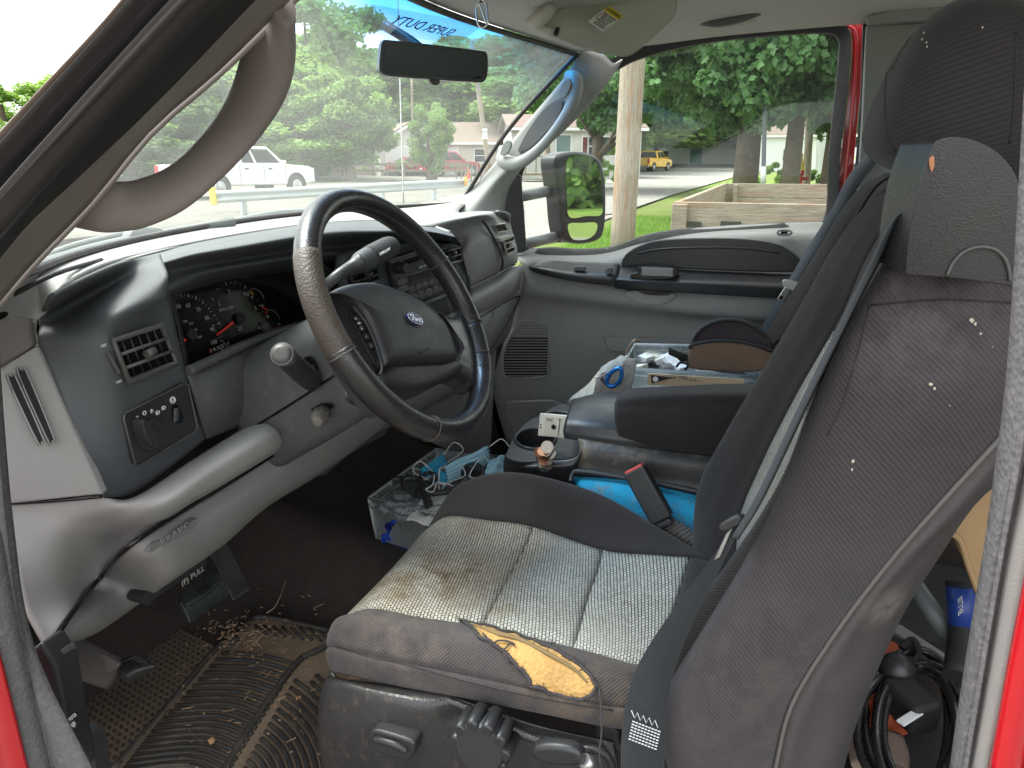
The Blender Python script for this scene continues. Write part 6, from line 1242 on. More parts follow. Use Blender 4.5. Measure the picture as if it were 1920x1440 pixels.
def decal(name, bv, poly, m, parent, off=.0012, step=5, puff=0.):
    """a patch lying on a surface: outline met with the surface, filled with small faces"""
    bm = bmesh.new(); o = [bm.verts.new((x, y, 0)) for x, y in poly]
    xs = [q[0] for q in poly]; ys = [q[1] for q in poly]
    bmesh.ops.triangle_fill(bm, edges=[bm.edges.new((o[i], o[(i + 1) % len(o)])) for i in range(len(o))], use_beauty=True)
    for _ in range(3):
        lg = [e for e in bm.edges if e.calc_length() > step * 1.5]
        if not lg: break
        bmesh.ops.subdivide_edges(bm, edges=lg, cuts=1); bmesh.ops.triangulate(bm, faces=[f for f in bm.faces if len(f.verts) > 3])
    cx, cy = sum(xs) / len(xs), sum(ys) / len(ys)
    for v in bm.verts:
        k = 0 if v.is_boundary else 1
        v.co = hit(bv, v.co.x, v.co.y, off + puff * k)
    me = bpy.data.meshes.new(name); bm.to_mesh(me); bm.free()
    for p in me.polygons: p.use_smooth = True
    return link(name, me, m, parent)
st_c = [P((850, 1050, .86)), P((800, 1095, .80)), P((760, 1110, .76)), P((880, 1010, .92))]
SUE = (.5, .42, .32)
M['weave'] = weave('light_woven_seat_cloth', (.54, .525, .465), (.035, .035, .033), .0078, .0046,
    [(P((835, 1065, .82)), .12, (.42, .31, .21), 1.0), (P((740, 1085, .76)), .11, (.62, .47, .32), 1.0), (P((1160, 1080, .85)), .12, (.75, .68, .58), .7), (P((900, 975, 1.0)), .08, (.6, .5, .4), .8), (P((940, 1120, .76)), .10, (.7, .6, .48), .8)], 8)
M['cloth'] = rib('charcoal_rib_cloth', (.013, .012, .012), (.042, .037, .036), .0034, 55)
M['clothside'] = rib('faded_charcoal_rib_cloth', (.032, .027, .030), (.066, .056, .060), .0034, 52, stains=[(P((1690, 560, .65)), .12, (.13, .105, .12), .6), (P((1500, 1300, .65)), .2, (.10, .088, .08), .5)], fleck=.0, bump=.6)
M['clothfront'] = rib('dusty_charcoal_rib_cloth', (.030, .027, .028), (.074, .065, .066), .0034, 50, stains=[(P((1100, 1330, .65)), .12, (.2, .15, .10), .5), (P((760, 1220, .66)), .15, (.16, .13, .11), .5)])
M['shell'] = pm('seat_back_vinyl', (.062, .054, .055), .5, .15, 8, .4, 500, dust=((.14, .12, .11), 16, .58, .25), stains=[(P((1655, 1130, .68)), .035, (.26, .23, .2), .6)])
M['base'] = pm('seat_base_plastic', (.032, .030, .031), .34, .15, 12, .5, 420, dust=((.18, .13, .09), 60, .55, .35))
DS = thing('driver_seat', 'driver seat with torn front edge, light woven cushion and charcoal bolsters', 'seat', (.88, .2, .68))
cu = [[(.66, .485, .955, 'w'), (.665, .502, .978, 'w'), (.685, .515, .99, 'w'), (.715, .522, .985, 'w'), (.87, .53, .972, 'w'), (1.01, .535, .975, 'w'), (1.07, .53, .985, 'w'), (1.12, .50, .95, 'w')],
      [(624, 1262, .648), (620, 1213, .650), (642, 1158, .668), (688, 1137, .70), (765, 1047, .85), (838, 965, 1.02), (857, 912, 1.09), (1.135, .47, .97, 'w')],
      [(740, 1290, .645), (742, 1240, .645), (765, 1180, .664), (790, 1153, .70), (862, 1064, .85), (918, 973, 1.02), (920, 888, 1.09), (1.14, .40, .965, 'w')],
      [(862, 1312, .645), (872, 1266, .645), (888, 1203, .664), (905, 1170, .70), (952, 1082, .85), (1000, 985, 1.02), (1000, 890, 1.09), (1.145, .31, .96, 'w')],
      [(1010, 1342, .645), (1018, 1298, .645), (1040, 1240, .666), (1076, 1209, .70), (1102, 1122, .85), (1130, 1028, 1.02), (1125, 927, 1.09), (1.145, .20, .95, 'w')],
      [(1150, 1370, .648), (1150, 1325, .65), (1160, 1268, .67), (1180, 1238, .70), (1212, 1140, .85), (1240, 1038, 1.02), (1245, 995, 1.09), (1.145, .10, .94, 'w')],
      [(1235, 1378, .655), (1238, 1335, .66), (1245, 1290, .68), (1262, 1262, .71), (1300, 1155, .85), (1330, 1048, 1.02), (1350, 1050, 1.09), (1.14, .02, .92, 'w')],
      [(.66, -.03, .94, 'w'), (.66, -.03, .97, 'w'), (.68, -.03, .99, 'w'), (.72, -.04, .985, 'w'), (.87, -.05, .98, 'w'), (1.02, -.04, .98, 'w'), (1.08, -.03, .98, 'w'), (1.13, -.03, .93, 'w')]]
CUS = np.array([[tuple(P(q)) for q in r] for r in cu]); N_ = 10; GU = eval_net(CUS, N_)
def patch(name, G, i0, i1, j0, j1, m, parent, d=.0035, thick=.004, edge=(1, 1, 1, 1), puff=0):
    """piece of a sewn surface; its borders dip into the seam"""
    g = G[i0:i1 + 1, j0:j1 + 1].copy(); du = np.gradient(g, axis=0); dv = np.gradient(g, axis=1); nn = np.cross(du, dv); nn /= np.linalg.norm(nn, axis=2)[..., None] + 1e-12
    if nn.reshape(-1, 3).mean(0) @ (np.array((0, 0, 1.9)) - g.reshape(-1, 3).mean(0)) < 0: nn = -nn
    a = np.arange(g.shape[0])[:, None]; b = np.arange(g.shape[1])[None]
    k = np.zeros(g.shape[:2])
    for on, dist in zip(edge, (a + 0 * b, g.shape[0] - 1 - a + 0 * b, b + 0 * a, g.shape[1] - 1 - b + 0 * a)):
        if on: k = np.maximum(k, np.exp(-(dist / .9) ** 2))
    g = g + nn * (puff - k * d)[..., None]
    return grid_mesh(name, g, m, parent, thick=thick, face=(0, 0, 1.9))
n_ = N_
s1 = patch('side_cloth', GU, 0, 7 * n_, 0, 1 * n_, M['clothfront'], DS)
s2 = patch('bolster', GU, 0, 7 * n_, 1 * n_, 3 * n_, M['clothfront'], DS)
ins = [patch('seat_insert', GU, a, b, 3 * n_, 5 * n_, M['weave'], DS) for a, b in ((0, 3 * n_), (3 * n_, 4 * n_), (4 * n_, 6 * n_ - 4))]
patch('rear_strip', GU, 6 * n_ - 4, 7 * n_, 3 * n_, 5 * n_, M['cloth'], DS)
s3 = patch('bolster', GU, 0, 7 * n_, 5 * n_, 7 * n_, M['cloth'], DS)
bvC = bvh_of(s1, s2, s3, *ins)
# tear: foam below, frayed edge and loose threads
rt_ = random.Random(4)
tear = [(866, 1167), (884, 1170), (905, 1174), (930, 1180), (952, 1186), (975, 1192), (1000, 1204), (1030, 1216), (1060, 1230), (1085, 1246), (1105, 1264), (1116, 1280), (1117, 1294), (1108, 1304), (1092, 1310), (1070, 1309), (1050, 1306), (1032, 1300), (1022, 1290), (1010, 1284), (992, 1284), (994, 1272), (985, 1262), (972, 1250), (962, 1240), (950, 1228), (935, 1216), (918, 1204), (900, 1193), (888, 1182)]
tj = [(x + rt_.uniform(-2.4, 2.4), y + rt_.uniform(-2.4, 2.4)) for p, q in zip(tear, tear[1:] + tear[:1]) for x, y in (p, ((p[0] + q[0]) / 2, (p[1] + q[1]) / 2))]
fo = decal('foam', bvC, tj, M['foam'], DS, .0010, 8)
lip = pm('torn_cloth_edge', (.055, .047, .048), .95, .3, 60, 1, 600)
tube('torn_edge', [hit(bvC, x, y, .0018) for x, y in tj], .0022, lip, DS, 6, True, n=2)
tube('torn_fold', [hit(bvC, x, y, .0022) for x, y in ((882, 1172), (930, 1190), (975, 1202), (1030, 1228), (1075, 1254), (1102, 1280))], [.001, .0032, .0028, .0026, .002, .001], pm('foam_edge_brown', (.22, .15, .07), .95), DS, 6)
fr_ = []
for k in range(150):
    i = rt_.randrange(len(tj)); x, y = tj[i]; cx, cy = 1000, 1240; dx, dy = (x - cx), (y - cy); L_ = math.hypot(dx, dy) or 1
    s = rt_.choice((-1, 1, -1)) * rt_.uniform(3, 11); a = hit(bvC, x, y, .002); b = hit(bvC, x + dx / L_ * s + rt_.uniform(-4, 4), y + dy / L_ * s + rt_.uniform(-4, 4), .0035)
    d = b - a; fr_.append(((a + b) / 2, (max(d.length, .001), .0005, .0005), d.to_track_quat('X', 'Z').to_matrix()))
stuff(boxes('frayed_threads', fr_, lip, DS))
tube('loose_thread', [hit(bvC, x, y, .004) for x, y in ((905, 1192), (925, 1207), (935, 1204), (952, 1206), (966, 1212), (958, 1208), (950, 1217), (946, 1218))], .0011, lip, DS, 6)
tube('loose_thread', [hit(bvC, x, y, .004) for x, y in ((924, 1206), (940, 1218), (950, 1232), (957, 1246), (951, 1232), (944, 1222))], .0009, lip, DS, 6)
tube('loose_thread', [hit(bvC, 1116, 1278, .003), hit(bvC, 1124, 1290, .004), P((1127, 1330, .64)), P((1128, 1375, .63)), P((1124, 1410, .625)), P((1127, 1450, .62))], .0012, lip, DS, 6)
for a in (((632, 1214), (700, 1233), (760, 1246), (870, 1276), (960, 1298), (1060, 1318), (1150, 1332)),): seam('seam', bvC, a, M['blackm'], DS, .0012)
# --- base with controls
net('seat_base', [[(.66, .50, .95, 'w'), (640, 1272, .655), (700, 1280, .652), (830, 1300, .650), (910, 1330, .650), (1010, 1362, .652), (1150, 1392, .655)],
                  [(.67, .52, .90, 'w'), (612, 1278, .640), (690, 1296, .628), (800, 1322, .630), (870, 1345, .648), (1000, 1375, .650), (1150, 1402, .652)],
                  [(.67, .53, .85, 'w'), (602, 1340, .632), (680, 1350, .618), (790, 1362, .624), (870, 1372, .642), (1000, 1392, .644), (1155, 1425, .648)],
                  [(.67, .53, .80, 'w'), (603, 1400, .632), (690, 1420, .617), (800, 1430, .624), (880, 1440, .640), (1000, 1450, .642), (1160, 1470, .646)],
                  [(.67, .52, .68, 'w'), (625, 1500, .635), (700, 1520, .625), (810, 1530, .63), (880, 1540, .64), (1000, 1550, .645), (1160, 1560, .65)]], M['base'], DS, 7)
tube('base_edge', [P((820, 1308, .647)), P((870, 1325, .645)), P((940, 1360, .640)), P((1010, 1388, .638)), P((1080, 1402, .638)), P((1120, 1406, .640)), P((1140, 1420, .642)), P((1152, 1450, .645))], .005, M['base'], DS, 10)
slab('seat_frame', [P((x, y, v)) for x, y, v in ((1120, 1350, .66), (1160, 1372, .66), (1160, 1400, .66), (1245, 1400, .67), (1245, 1460, .67), (1100, 1460, .66))], (.3, 0, 0), M['blackm'], DS, .004)
pw = [(688, 1382), (692, 1374), (706, 1370), (766, 1388), (778, 1398), (776, 1414), (768, 1426), (752, 1426), (700, 1410), (690, 1400)]
slab('power_switch', smoothpts([P((*q, .603)) for q in pw], 4), (.03, 0, 0), M['black'], DS, .005, 3)
tube('switch_highlight_ridge', [P((702, 1386, .602)), P((722, 1390, .600)), P((746, 1398, .600)), P((762, 1408, .602))], .0045, M['black'], DS, 10)
kn = P((900, 1402, .60)); 
lathe('lumbar_knob', [(.029, 0), (.030, .004), (.030, .022), (.027, .026)][::-1] if 0 else [(.031, -.03), (.031, 0), (.028, .004), (.0, .0045)], kn, (-1, .0, .12), M['black'], DS, 30)
for k in range(10):
    a = k * .628; c = kn + Vector((0, math.cos(a), math.sin(a))) * .030; tube('knob_lobe', [c + Vector((.03, 0, 0)), c + Vector((.0, 0, 0)), c + Vector((-.003, 0, 0))], [.008, .008, .006], M['black'], DS, 10, smoothpath=False)
slab('recline_lever', smoothpts([P((*q, .606)) for q in ((994, 1412), (1004, 1402), (1040, 1400), (1078, 1408), (1092, 1424), (1090, 1436), (1060, 1440), (1020, 1434), (1000, 1424))], 4), (.018, 0, 0), M['black'], DS, .006, 3)
tube('recline_pin', [P((1094, 1425, .612)), P((1112, 1435, .62))], .008, M['steel'], DS, 12)
# --- back of the driver seat
def backrest(parent, xc, s, dy, zt=1.575, light=True, slope=0., mcl=None, mins=None, top=True):
    """s=+1: column 0 is the side away from the driver's door"""
    mcl = mcl or M['cloth']; mins = mins or M['weave']
    prof = [(.90, .07, .07), (.99, .075, .07), (1.10, .075, .065), (1.19, .045, .055), (1.30, .0, .045), (1.41, -.045, .04), (1.49, -.075, .03), (1.55, -.11, .02), (1.575, -.15, .01)]
    C = []
    for z, y, dp in prof:
        k = 0 if z < 1.3 else (z - 1.3) / .28; y -= slope * (z - .95); nr = .030 * min(1, max(0, (z - 1.05) / .1)) * min(1, max(0, (1.45 - z) / .15)); w = .215 - .035 * k * k
        cols = [(w + .012, y - .07), (w + .002, y - .02), (w - .025, y), (w - .075, y - dp * .45), (w - .115, y - dp), (0, y - dp * 1.12), (-w + .115, y - dp), (-w + .075, y - nr - dp * .35), (-w + .025, y - nr), (-w + .0, y - nr - .015), (-w - .012, y - nr - .06)]
        C.append([(xc + a * s, b + dy, z) for a, b in cols])
    G = eval_net(np.array(C), 7)
    o = [patch('back_bolster', G, 0, 56, 0, 28, mcl, parent), patch('back_insert', G, 0, 34, 28, 42, mins, parent), patch('back_upper', G, 34, 56, 28, 42, mcl, parent), patch('back_bolster', G, 0, 56, 42, 70, mcl, parent)]
    return o
bo = backrest(DS, .885, 1, 0)
sp2 = [[(1712, 398, .74), (1740, 392, .72), (1820, 404, .70), (1980, 420, .72)],
       [(1668, 455, .70), (1710, 440, .672), (1810, 450, .655), (1980, 470, .66)],
       [(1625, 530, .69), (1670, 520, .656), (1800, 540, .642), (1980, 580, .655)],
       [(1580, 620, .685), (1630, 620, .652), (1780, 640, .636), (1960, 690, .655)],
       [(1530, 735, .68), (1580, 745, .648), (1735, 780, .632), (1890, 805, .655)],
       [(1476, 885, .68), (1510, 900, .645), (1640, 940, .630), (1770, 935, .655)],
       [(1418, 1010, .675), (1445, 1030, .643), (1560, 1075, .628), (1660, 1062, .655)],
       [(1335, 1150, .67), (1355, 1165, .640), (1460, 1200, .625), (1562, 1192, .655)],
       [(1262, 1270, .665), (1280, 1290, .635), (1375, 1325, .622), (1482, 1322, .655)],
       [(1232, 1345, .66), (1248, 1385, .635), (1340, 1420, .622), (1452, 1440, .655)],
       [(1255, 1450, .66), (1272, 1480, .64), (1340, 1510, .635), (1440, 1520, .655)]]
Gs = eval_net(np.array([[tuple(P(q)) for q in r] for r in sp2]), 7)
side = grid_mesh('back_side_cloth', Gs, M['clothside'], DS, thick=.004)
# closes the bolster between its front seam and the side cloth
bvS = bvh_of(side)
sh = [[(1975, 560, .665), (2015, 580, .69), (2080, 600, .76), (1.05, -.28, 1.57, 'w')],
      [(1960, 690, .66), (1990, 720, .68), (2050, 760, .76), (1.05, -.30, 1.48, 'w')],
      [(1888, 808, .657), (1915, 830, .672), (1945, 850, .75), (1.05, -.27, 1.36, 'w')],
      [(1768, 938, .657), (1800, 960, .668), (1858, 890, .78), (1.05, -.25, 1.28, 'w')],
      [(1658, 1064, .657), (1690, 1075, .665), (1768, 1030, .76), (1.05, -.235, 1.15, 'w')],
      [(1560, 1194, .657), (1600, 1200, .663), (1695, 1150, .75), (1.05, -.22, 1.04, 'w')],
      [(1480, 1324, .657), (1525, 1330, .662), (1638, 1275, .74), (1.05, -.20, .93, 'w')],
      [(1450, 1440, .657), (1490, 1450, .662), (1598, 1380, .73), (1.05, -.19, .84, 'w')],
      [(1438, 1520, .657), (1480, 1530, .662), (1566, 1500, .72), (1.05, -.18, .76, 'w')]]
shell = net('back_shell', sh, M['shell'], DS, 7)
tube('shell_lip', [P((x, y, .653)) for x, y in ((1900, 795), (1772, 934), (1662, 1060), (1564, 1190), (1484, 1322), (1454, 1440), (1440, 1500))], .0022, pm('worn_lip', (.12, .11, .105), .5), DS, 8)
for L_ in (((1634, 572), (1700, 566), (1780, 562), (1900, 568)), ((1631, 572), (1615, 637), (1598, 700), (1579, 760), (1552, 815))): seam('seam', bvS, L_, M['blackm'], DS, .0012)
for x, y, r in ((1822, 600, 5), (1828, 607, 3), (1838, 625, 2.5), (1745, 720, 4), (1752, 728, 2.5), (1600, 865, 3.5), (1598, 880, 3), (1860, 650, 1.2), (1780, 760, 1.2)):
    lp = [(x + r * rt_.uniform(.5, 1.2) * math.cos(a), y + r * rt_.uniform(.6, 1.3) * math.sin(a)) for a in np.linspace(0, 6.28, 9)[:-1]]
    decal('paint_speck', bvS, lp, pm('cream_speck', (.5, .46, .36), .9) if 'speck' not in M else M['speck'], DS, .0008, 4)
# belt guide on the shoulder
bgd = thing('belt_guide', 'black plastic seat belt guide capping the outer shoulder of the driver seat', 'belt guide', P((1800, 400, .62)))
go_ = [(1752, 285), (1762, 268), (1790, 261), (1830, 268), (1872, 292), (1902, 335), (1912, 400), (1908, 470), (1902, 528), (1860, 526), (1780, 516), (1716, 511), (1708, 500), (1714, 440), (1730, 350)]
slab('housing', smoothpts([P(((q[0] - 1810) * 1.07 + 1808, (q[1] - 400) * 1.04 + 400, .600)) for q in go_], 3), (.07, .012, .0), pm('belt_guide_plastic', (.024, .021, .024), .30, .08, 12, .15, 700, dust=((.14, .13, .13), 10, .6, .25)), bgd, .022, 6)
slab('inner_lip', smoothpts([P((*q, .63)) for q in ((1722, 345), (1740, 300), (1752, 290), (1740, 350), (1726, 420), (1716, 480), (1704, 484), (1708, 430))], 3), (.06, 0, 0), M['blackm'], bgd, .004)
hd_ = [(1776, 517), (1788, 492), (1808, 472), (1836, 463), (1864, 467), (1884, 484), (1893, 510), (1895, 527)]
tube('half_round_joint', [P((*q, .5985)) for q in hd_], .0014, M['ventgrey'], bgd, 6)
slab('slot', smoothpts([P((*q, .598)) for q in ((1742, 300), (1750, 292), (1752, 310), (1746, 322))], 3), (.004, 0, 0), M['copper'], bgd)
# shoulder strap
M['belt'] = rib('grey_blue_webbing', (.05, .058, .066), (.105, .12, .135), .0016, 0, .7, .3)
M['beltd'] = rib('dark_webbing', (.014, .015, .017), (.036, .039, .043), .0016, 0, .7, .3)
bl_ = thing('shoulder_belt', 'dark seat belt running from the shoulder guide down the driver seat side', 'seat belt', P((1500, 760, .67)))
sb = [P(q) for q in ((1750, 330, .635), (1722, 356, .64), (1690, 408, .648), (1636, 505, .655), (1580, 615, .66), (1504, 770, .66), (1428, 930, .655), (1380, 1010, .652))]
ribbon('webbing', sb, [.046] * 8, [(.3, .2, 1), (.5, .1, .8)] + [tuple((p - CC).normalized() * .95 + (q - p).normalized().cross((p - CC).normalized()) * k) for p, q, k in zip(sb[2:], sb[3:] + [sb[-1] + (sb[-1] - sb[-2])], (.13, .12, .12, .13, .13, .12))], M['belt'], bl_)
lapb = ribbon('lap_webbing', [P((1395, 965, .64)), P((1340, 1060, .642)), P((1275, 1165, .64)), P((1230, 1255, .634)), P((1212, 1330, .624)), P((1205, 1400, .615)), P((1204, 1460, .61))], [.004, .012, .024, .036, .044, .046, .046], [(0, -1, -.55), (0, -1, -.45), (0, -1, -.3), (0, -1, -.2), (0, -1, -.12), (0, -1, -.08), (0, -1, 0)], M['beltd'], bl_)
sts = []
bw = P((1180, 1345, .617)); ex_ = (P((1238, 1352, .617)) - bw)
for r_ in range(7):
    for c_ in range(9):
        p_ = P((1188 + c_ * 6 - r_ * 1.2, 1353 + r_ * 5.5 + c_ * 2.3, .6145)); sts.append((p_, (.0006, .0026, .0011), Matrix.Rotation(.0, 3, 'X')))
stuff(boxes('white_stitching', sts, M['white'], bl_))
tube('zigzag_stitch', [P((1184 + k * 5.5, (1344 if k % 2 else 1332) + k * 2.3, .6145)) for k in range(10)], .0005, M['white'], bl_, 5, smoothpath=False)
slab('belt_latch', smoothpts([P((*q, .636)) for q in ((1350, 985), (1382, 968), (1392, 975), (1388, 984), (1360, 996), (1350, 994))], 3), (.006, 0, 0), M['black'], bl_, .003)
slab('tongue', [P((*q, .638)) for q in ((1362, 1000), (1374, 990), (1350, 1045), (1338, 1052))], (.002, 0, 0), M['steel'], bl_, .001)
# headrest
def headrest(parent, c, hx, hy, hz, tilt, m, ms):
    nu, nv = 40, 28; G = np.zeros((nv + 1, nu, 3))
    def sg(w, e): return math.copysign(abs(w) ** e, w)
    for i in range(nv + 1):
        ph = -math.pi / 2 + math.pi * i / nv
        for j in range(nu):
            th = 2 * math.pi * j / nu; x = hx * sg(math.cos(ph), .55) * sg(math.cos(th), .5); y = hy * sg(math.cos(ph), .55) * sg(math.sin(th), .6) * (1 + .12 * (-math.sin(ph))); z = hz * sg(math.sin(ph), .62)
            y, z = y * math.cos(tilt) - z * math.sin(tilt), y * math.sin(tilt) + z * math.cos(tilt); G[i, j] = (c[0] + x, c[1] + y, c[2] + z)
    return grid_mesh('headrest', G, m, parent, cv=True)
M['headcloth'] = rib('headrest_cloth', (.026, .023, .024), (.048, .043, .044), .0042, 48, bump=.25, var=.15)
hr_ = headrest(DS, (.908, -.172, 1.664), .130, .080, .084, R(14), M['headcloth'], None)
bvH = bvh_of(hr_)
for L_ in (((1690, 60), (1668, 110), (1660, 180), (1664, 250), (1680, 285)), ((1660, 284), (1700, 290), (1760, 294), (1790, 296)), ((1905, 60), (1904, 140), (1900, 220), (1893, 270))): seam('seam', bvH, L_, M['blackm'], DS, .0013)
for x, y in ((1733, 62), (1730, 74), (1738, 80), (1739, 88), (1842, 52)): decal('dust_speck', bvH, [(x + 1.6 * math.cos(a), y + 2.2 * math.sin(a)) for a in np.linspace(0, 6.28, 7)[:-1]], M['cream'], DS, .0006, 4)
for x in (.86, .95): tube('headrest_post', [Vector((x, -.15, 1.54)), Vector((x, -.155, 1.62))], .006, M['chrome'], DS, 12)
# --- passenger seat
PSe = thing('passenger_seat', 'passenger seat in charcoal cloth with greenish woven cushion behind the console', 'seat', (1.72, .1, .68))
pc = [[(1.50, .44, .93), (1.51, .46, .955), (1.56, .47, .965), (1.72, .47, .96), (1.86, .47, .965), (1.92, .46, .95)],
      [(1.48, .42, .96), (1.49, .42, .99), (1.55, .43, 1.005), (1.72, .43, .995), (1.88, .43, 1.005), (1.945, .42, .98)],
      [(1.475, .25, .98), (1.485, .25, 1.02), (1.55, .25, 1.015), (1.72, .25, 1.0), (1.88, .25, 1.015), (1.95, .25, 1.01)],
      [(1.475, .08, .98), (1.485, .08, 1.03), (1.55, .08, 1.0), (1.72, .08, .99), (1.88, .08, 1.0), (1.95, .08, 1.03)],
      [(1.475, -.12, .95), (1.485, -.12, 1.0), (1.55, -.12, .98), (1.72, -.12, .97), (1.88, -.12, .98), (1.95, -.12, 1.0)]]
pc = [[(x, y - .03 - .04 * (x - 1.5), z + .068) for x, y, z in r] for r in pc]
Gp_ = eval_net(np.array(pc), 8)
patch('bolster', Gp_, 0, 32, 0, 16, M['cloth'], PSe); patch('seat_insert', Gp_, 0, 32, 16, 32, M['weave'], PSe); patch('bolster', Gp_, 0, 32, 32, 40, M['cloth'], PSe)
backrest(PSe, 1.72, 1, -.045, slope=.04)
slab('seat_base', [Vector((1.5, y, z)) for y, z in ((.42, .66), (.43, .93), (-.1, .93), (-.1, .66))], (.42, 0, 0), M['base'], PSe, .02)
hp_ = headrest(PSe, (1.70, -.255, 1.69), .13, .07, .085, R(10), M['headcloth'], None)
for x in (1.655, 1.745): tube('headrest_post', [Vector((x, -.235, 1.53)), Vector((x, -.25, 1.63))], .006, M['chrome'], PSe, 12)
bp = thing('shoulder_belt', 'grey passenger seat belt with bright steel tongue hanging beside the passenger door', 'seat belt', P((1480, 540, 1.93)))
pb = [P((1640, 290, 1.98)), P((1600, 340, 1.96)), P((1570, 400, 1.94)), P((1520, 480, 1.93)), P((1488, 535, 1.92)), P((1458, 585, 1.92)), P((1428, 640, 1.93))]
ribbon('webbing', pb, [.034] * 7, [(-.25, -.9, -.4)] * 7, M['belt'], bp)
slab('tongue_body', smoothpts([P((*q, 1.905)) for q in ((1466, 530), (1474, 524), (1504, 532), (1506, 540), (1496, 548), (1472, 540))], 3), (.006, 0, 0), M['steel'], bp, .002)
slab('latch_plate', [P((*q, 1.905)) for q in ((1472, 538), (1484, 542), (1468, 566), (1457, 560))], (.003, 0, 0), M['chrome'], bp, .001, hole=None)
slab('tongue_slot', [P((*q, 1.903)) for q in ((1464, 554), (1469, 556), (1465, 562), (1461, 559))], (.002, 0, 0), M['lens'], bp)
tube('cover', [P((1497, 545, 1.915)), P((1506, 536, 1.915))], .006, M['blackm'], bp, 10)
# --- buckle on its ribbed stalk
bk = thing('seat_belt_buckle', 'black seat belt buckle with red press bar on a ribbed stalk beside the seat', 'buckle', P((1225, 930, 1.11)))
BA, BB = P((1190, 880, 1.12)), P((1243, 975, 1.10)); bz = (BB - BA).normalized(); bx_ = (P((1262, 945, 1.11)) - P((1222, 972, 1.11))).normalized(); bx_ = (bx_ - bz * bx_.dot(bz)).normalized(); by_ = bz.cross(bx_)
rb = Matrix((bx_, by_, bz)).transposed()
box('body', (BA + BB) / 2, (.040, .022, (BB - BA).length), M['black'], bk, rb, .004, 3)
tube('body_joint', [BA.lerp(BB, .72) + bx_ * a * .0203 + by_ * b * .0113 for a, b in ((-1, -1), (1, -1), (1, 1), (-1, 1))], .0006, M['ventgrey'], bk, 5, True, smoothpath=False)
box('press_bar', BA - bz * .0005, (.034, .014, .006), flat('buckle_red', (.62, .09, .08), .4), bk, rb, .0015)
box('taper', BB + bz * .006, (.032, .018, .014), M['black'], bk, rb, .004)
ws = []
for k in range(8):
    c = P((1250 + k * 7.2, 982 + k * 4.8, 1.10 - k * .002)); tube('stalk_rib', [c - bx_ * .016 - by_ * .004, c, c + bx_ * .016 - by_ * .004], [.004, .0066, .004], pm('dusty_ribbed_boot', (.075, .068, .062), .8, .3, 40, .3) if k == 0 else bpy.data.materials['dusty_ribbed_boot'], bk, 10)
tube('stalk', [P((1246, 978, 1.102)), P((1306, 1022, 1.09))], .008, M['blackm'], bk, 10)
# ================================================================ CONSOLE
cn = thing('centre_console', 'black centre console with cup holders, hinged lid and padded armrest', 'console', P((1150, 860, 1.25)))
zc = 1.065
def ZC(L_, z=zc): return [P((*q, z, 'z')) for q in L_]
fr = [(952, 858), (955, 838), (968, 812), (990, 790), (1014, 778), (1040, 762), (1062, 758), (1085, 790), (1092, 822), (1087, 846), (1070, 858), (1030, 862), (985, 866)]
def ell(cx, cy, a, b, n=28, rot=0): return [(cx + a * math.cos(t) * math.cos(rot) - b * math.sin(t) * math.sin(rot), cy + a * math.cos(t) * math.sin(rot) + b * math.sin(t) * math.cos(rot)) for t in np.linspace(0, 2 * math.pi, n, endpoint=False)]
e1, e2 = ell(1004, 824, 38, 19, rot=.0), ell(1046, 789, 34, 15)
bm = bmesh.new(); loops = [smoothpts(ZC(fr), 4), ZC(e1), ZC(e2)]; ed = []
for L_ in loops:
    v = [bm.verts.new(p) for p in L_]; ed += [bm.edges.new((v[i], v[(i + 1) % len(v)])) for i in range(len(v))]
bmesh.ops.triangle_fill(bm, edges=ed, use_beauty=True)
me = bpy.data.meshes.new('cup_plate'); bm.to_mesh(me); bm.free(); cpl = link('cup_plate', me, M['pad'] if 0 else M['black'], cn)
if me.polygons[0].normal.z < 0: me.flip_normals()
md = cpl.modifiers.new('s', 'SOLIDIFY'); md.thickness = .004; md.offset = -1
for e in (e1, e2):
    top = ZC(e); G = np.array([[tuple(p + Vector((0, 0, dz))) for p in top] for dz in (.0, -.055)]); cc_ = sum(top, Vector()) / len(top)
    g = grid_mesh('cup_holder', np.array([[tuple(cc_ + (Vector(p) - cc_) * k + Vector((0, 0, dz))) for p in top] for k, dz in ((1.0, .001), (.97, -.03), (.9, -.06), (.0, -.061))]), M['black'], cn, cv=True)
    tube('cup_rim', [p + Vector((0, 0, .0015)) for p in top], .003, M['black'], cn, 8, True, n=1)
net('console_front', [[P_ for P_ in ((948, 850, 1.19), (952, 856, 1.185), (985, 868, 1.17), (1030, 864, 1.168), (1072, 860, 1.172), (1090, 846, 1.18))],
                      [(944, 866, 1.20), (950, 870, 1.18), (985, 876, 1.160), (1030, 876, 1.160), (1070, 874, 1.165), (1086, 866, 1.175)],
                      [(944, 886, 1.21), (952, 892, 1.185), (985, 894, 1.165), (1030, 896, 1.165), (1066, 894, 1.17), (1082, 886, 1.18)],
                      [(950, 960, 1.21), (960, 965, 1.19), (985, 968, 1.175), (1030, 970, 1.175), (1070, 968, 1.18), (1085, 960, 1.19)]], M['black'], cn, 6)
net('console_side', [[(1084, 822, 1.20), (1180, 836, 1.20), (1300, 850, 1.20), (1400, 862, 1.20)],
                     [(1086, 846, 1.182), (1180, 856, 1.182), (1300, 872, 1.182), (1400, 886, 1.182)],
                     [(1080, 876, 1.178), (1180, 888, 1.178), (1300, 908, 1.178), (1400, 925, 1.178)],
                     [(1070, 884, 1.172), (1180, 896, 1.172), (1310, 920, 1.172), (1400, 940, 1.172)]], pm('dusty_console_plastic', (.032, .030, .029), .5, .3, 10, .4, 400, dust=((.24, .19, .13), 12, .5, .6)), cn, 6)
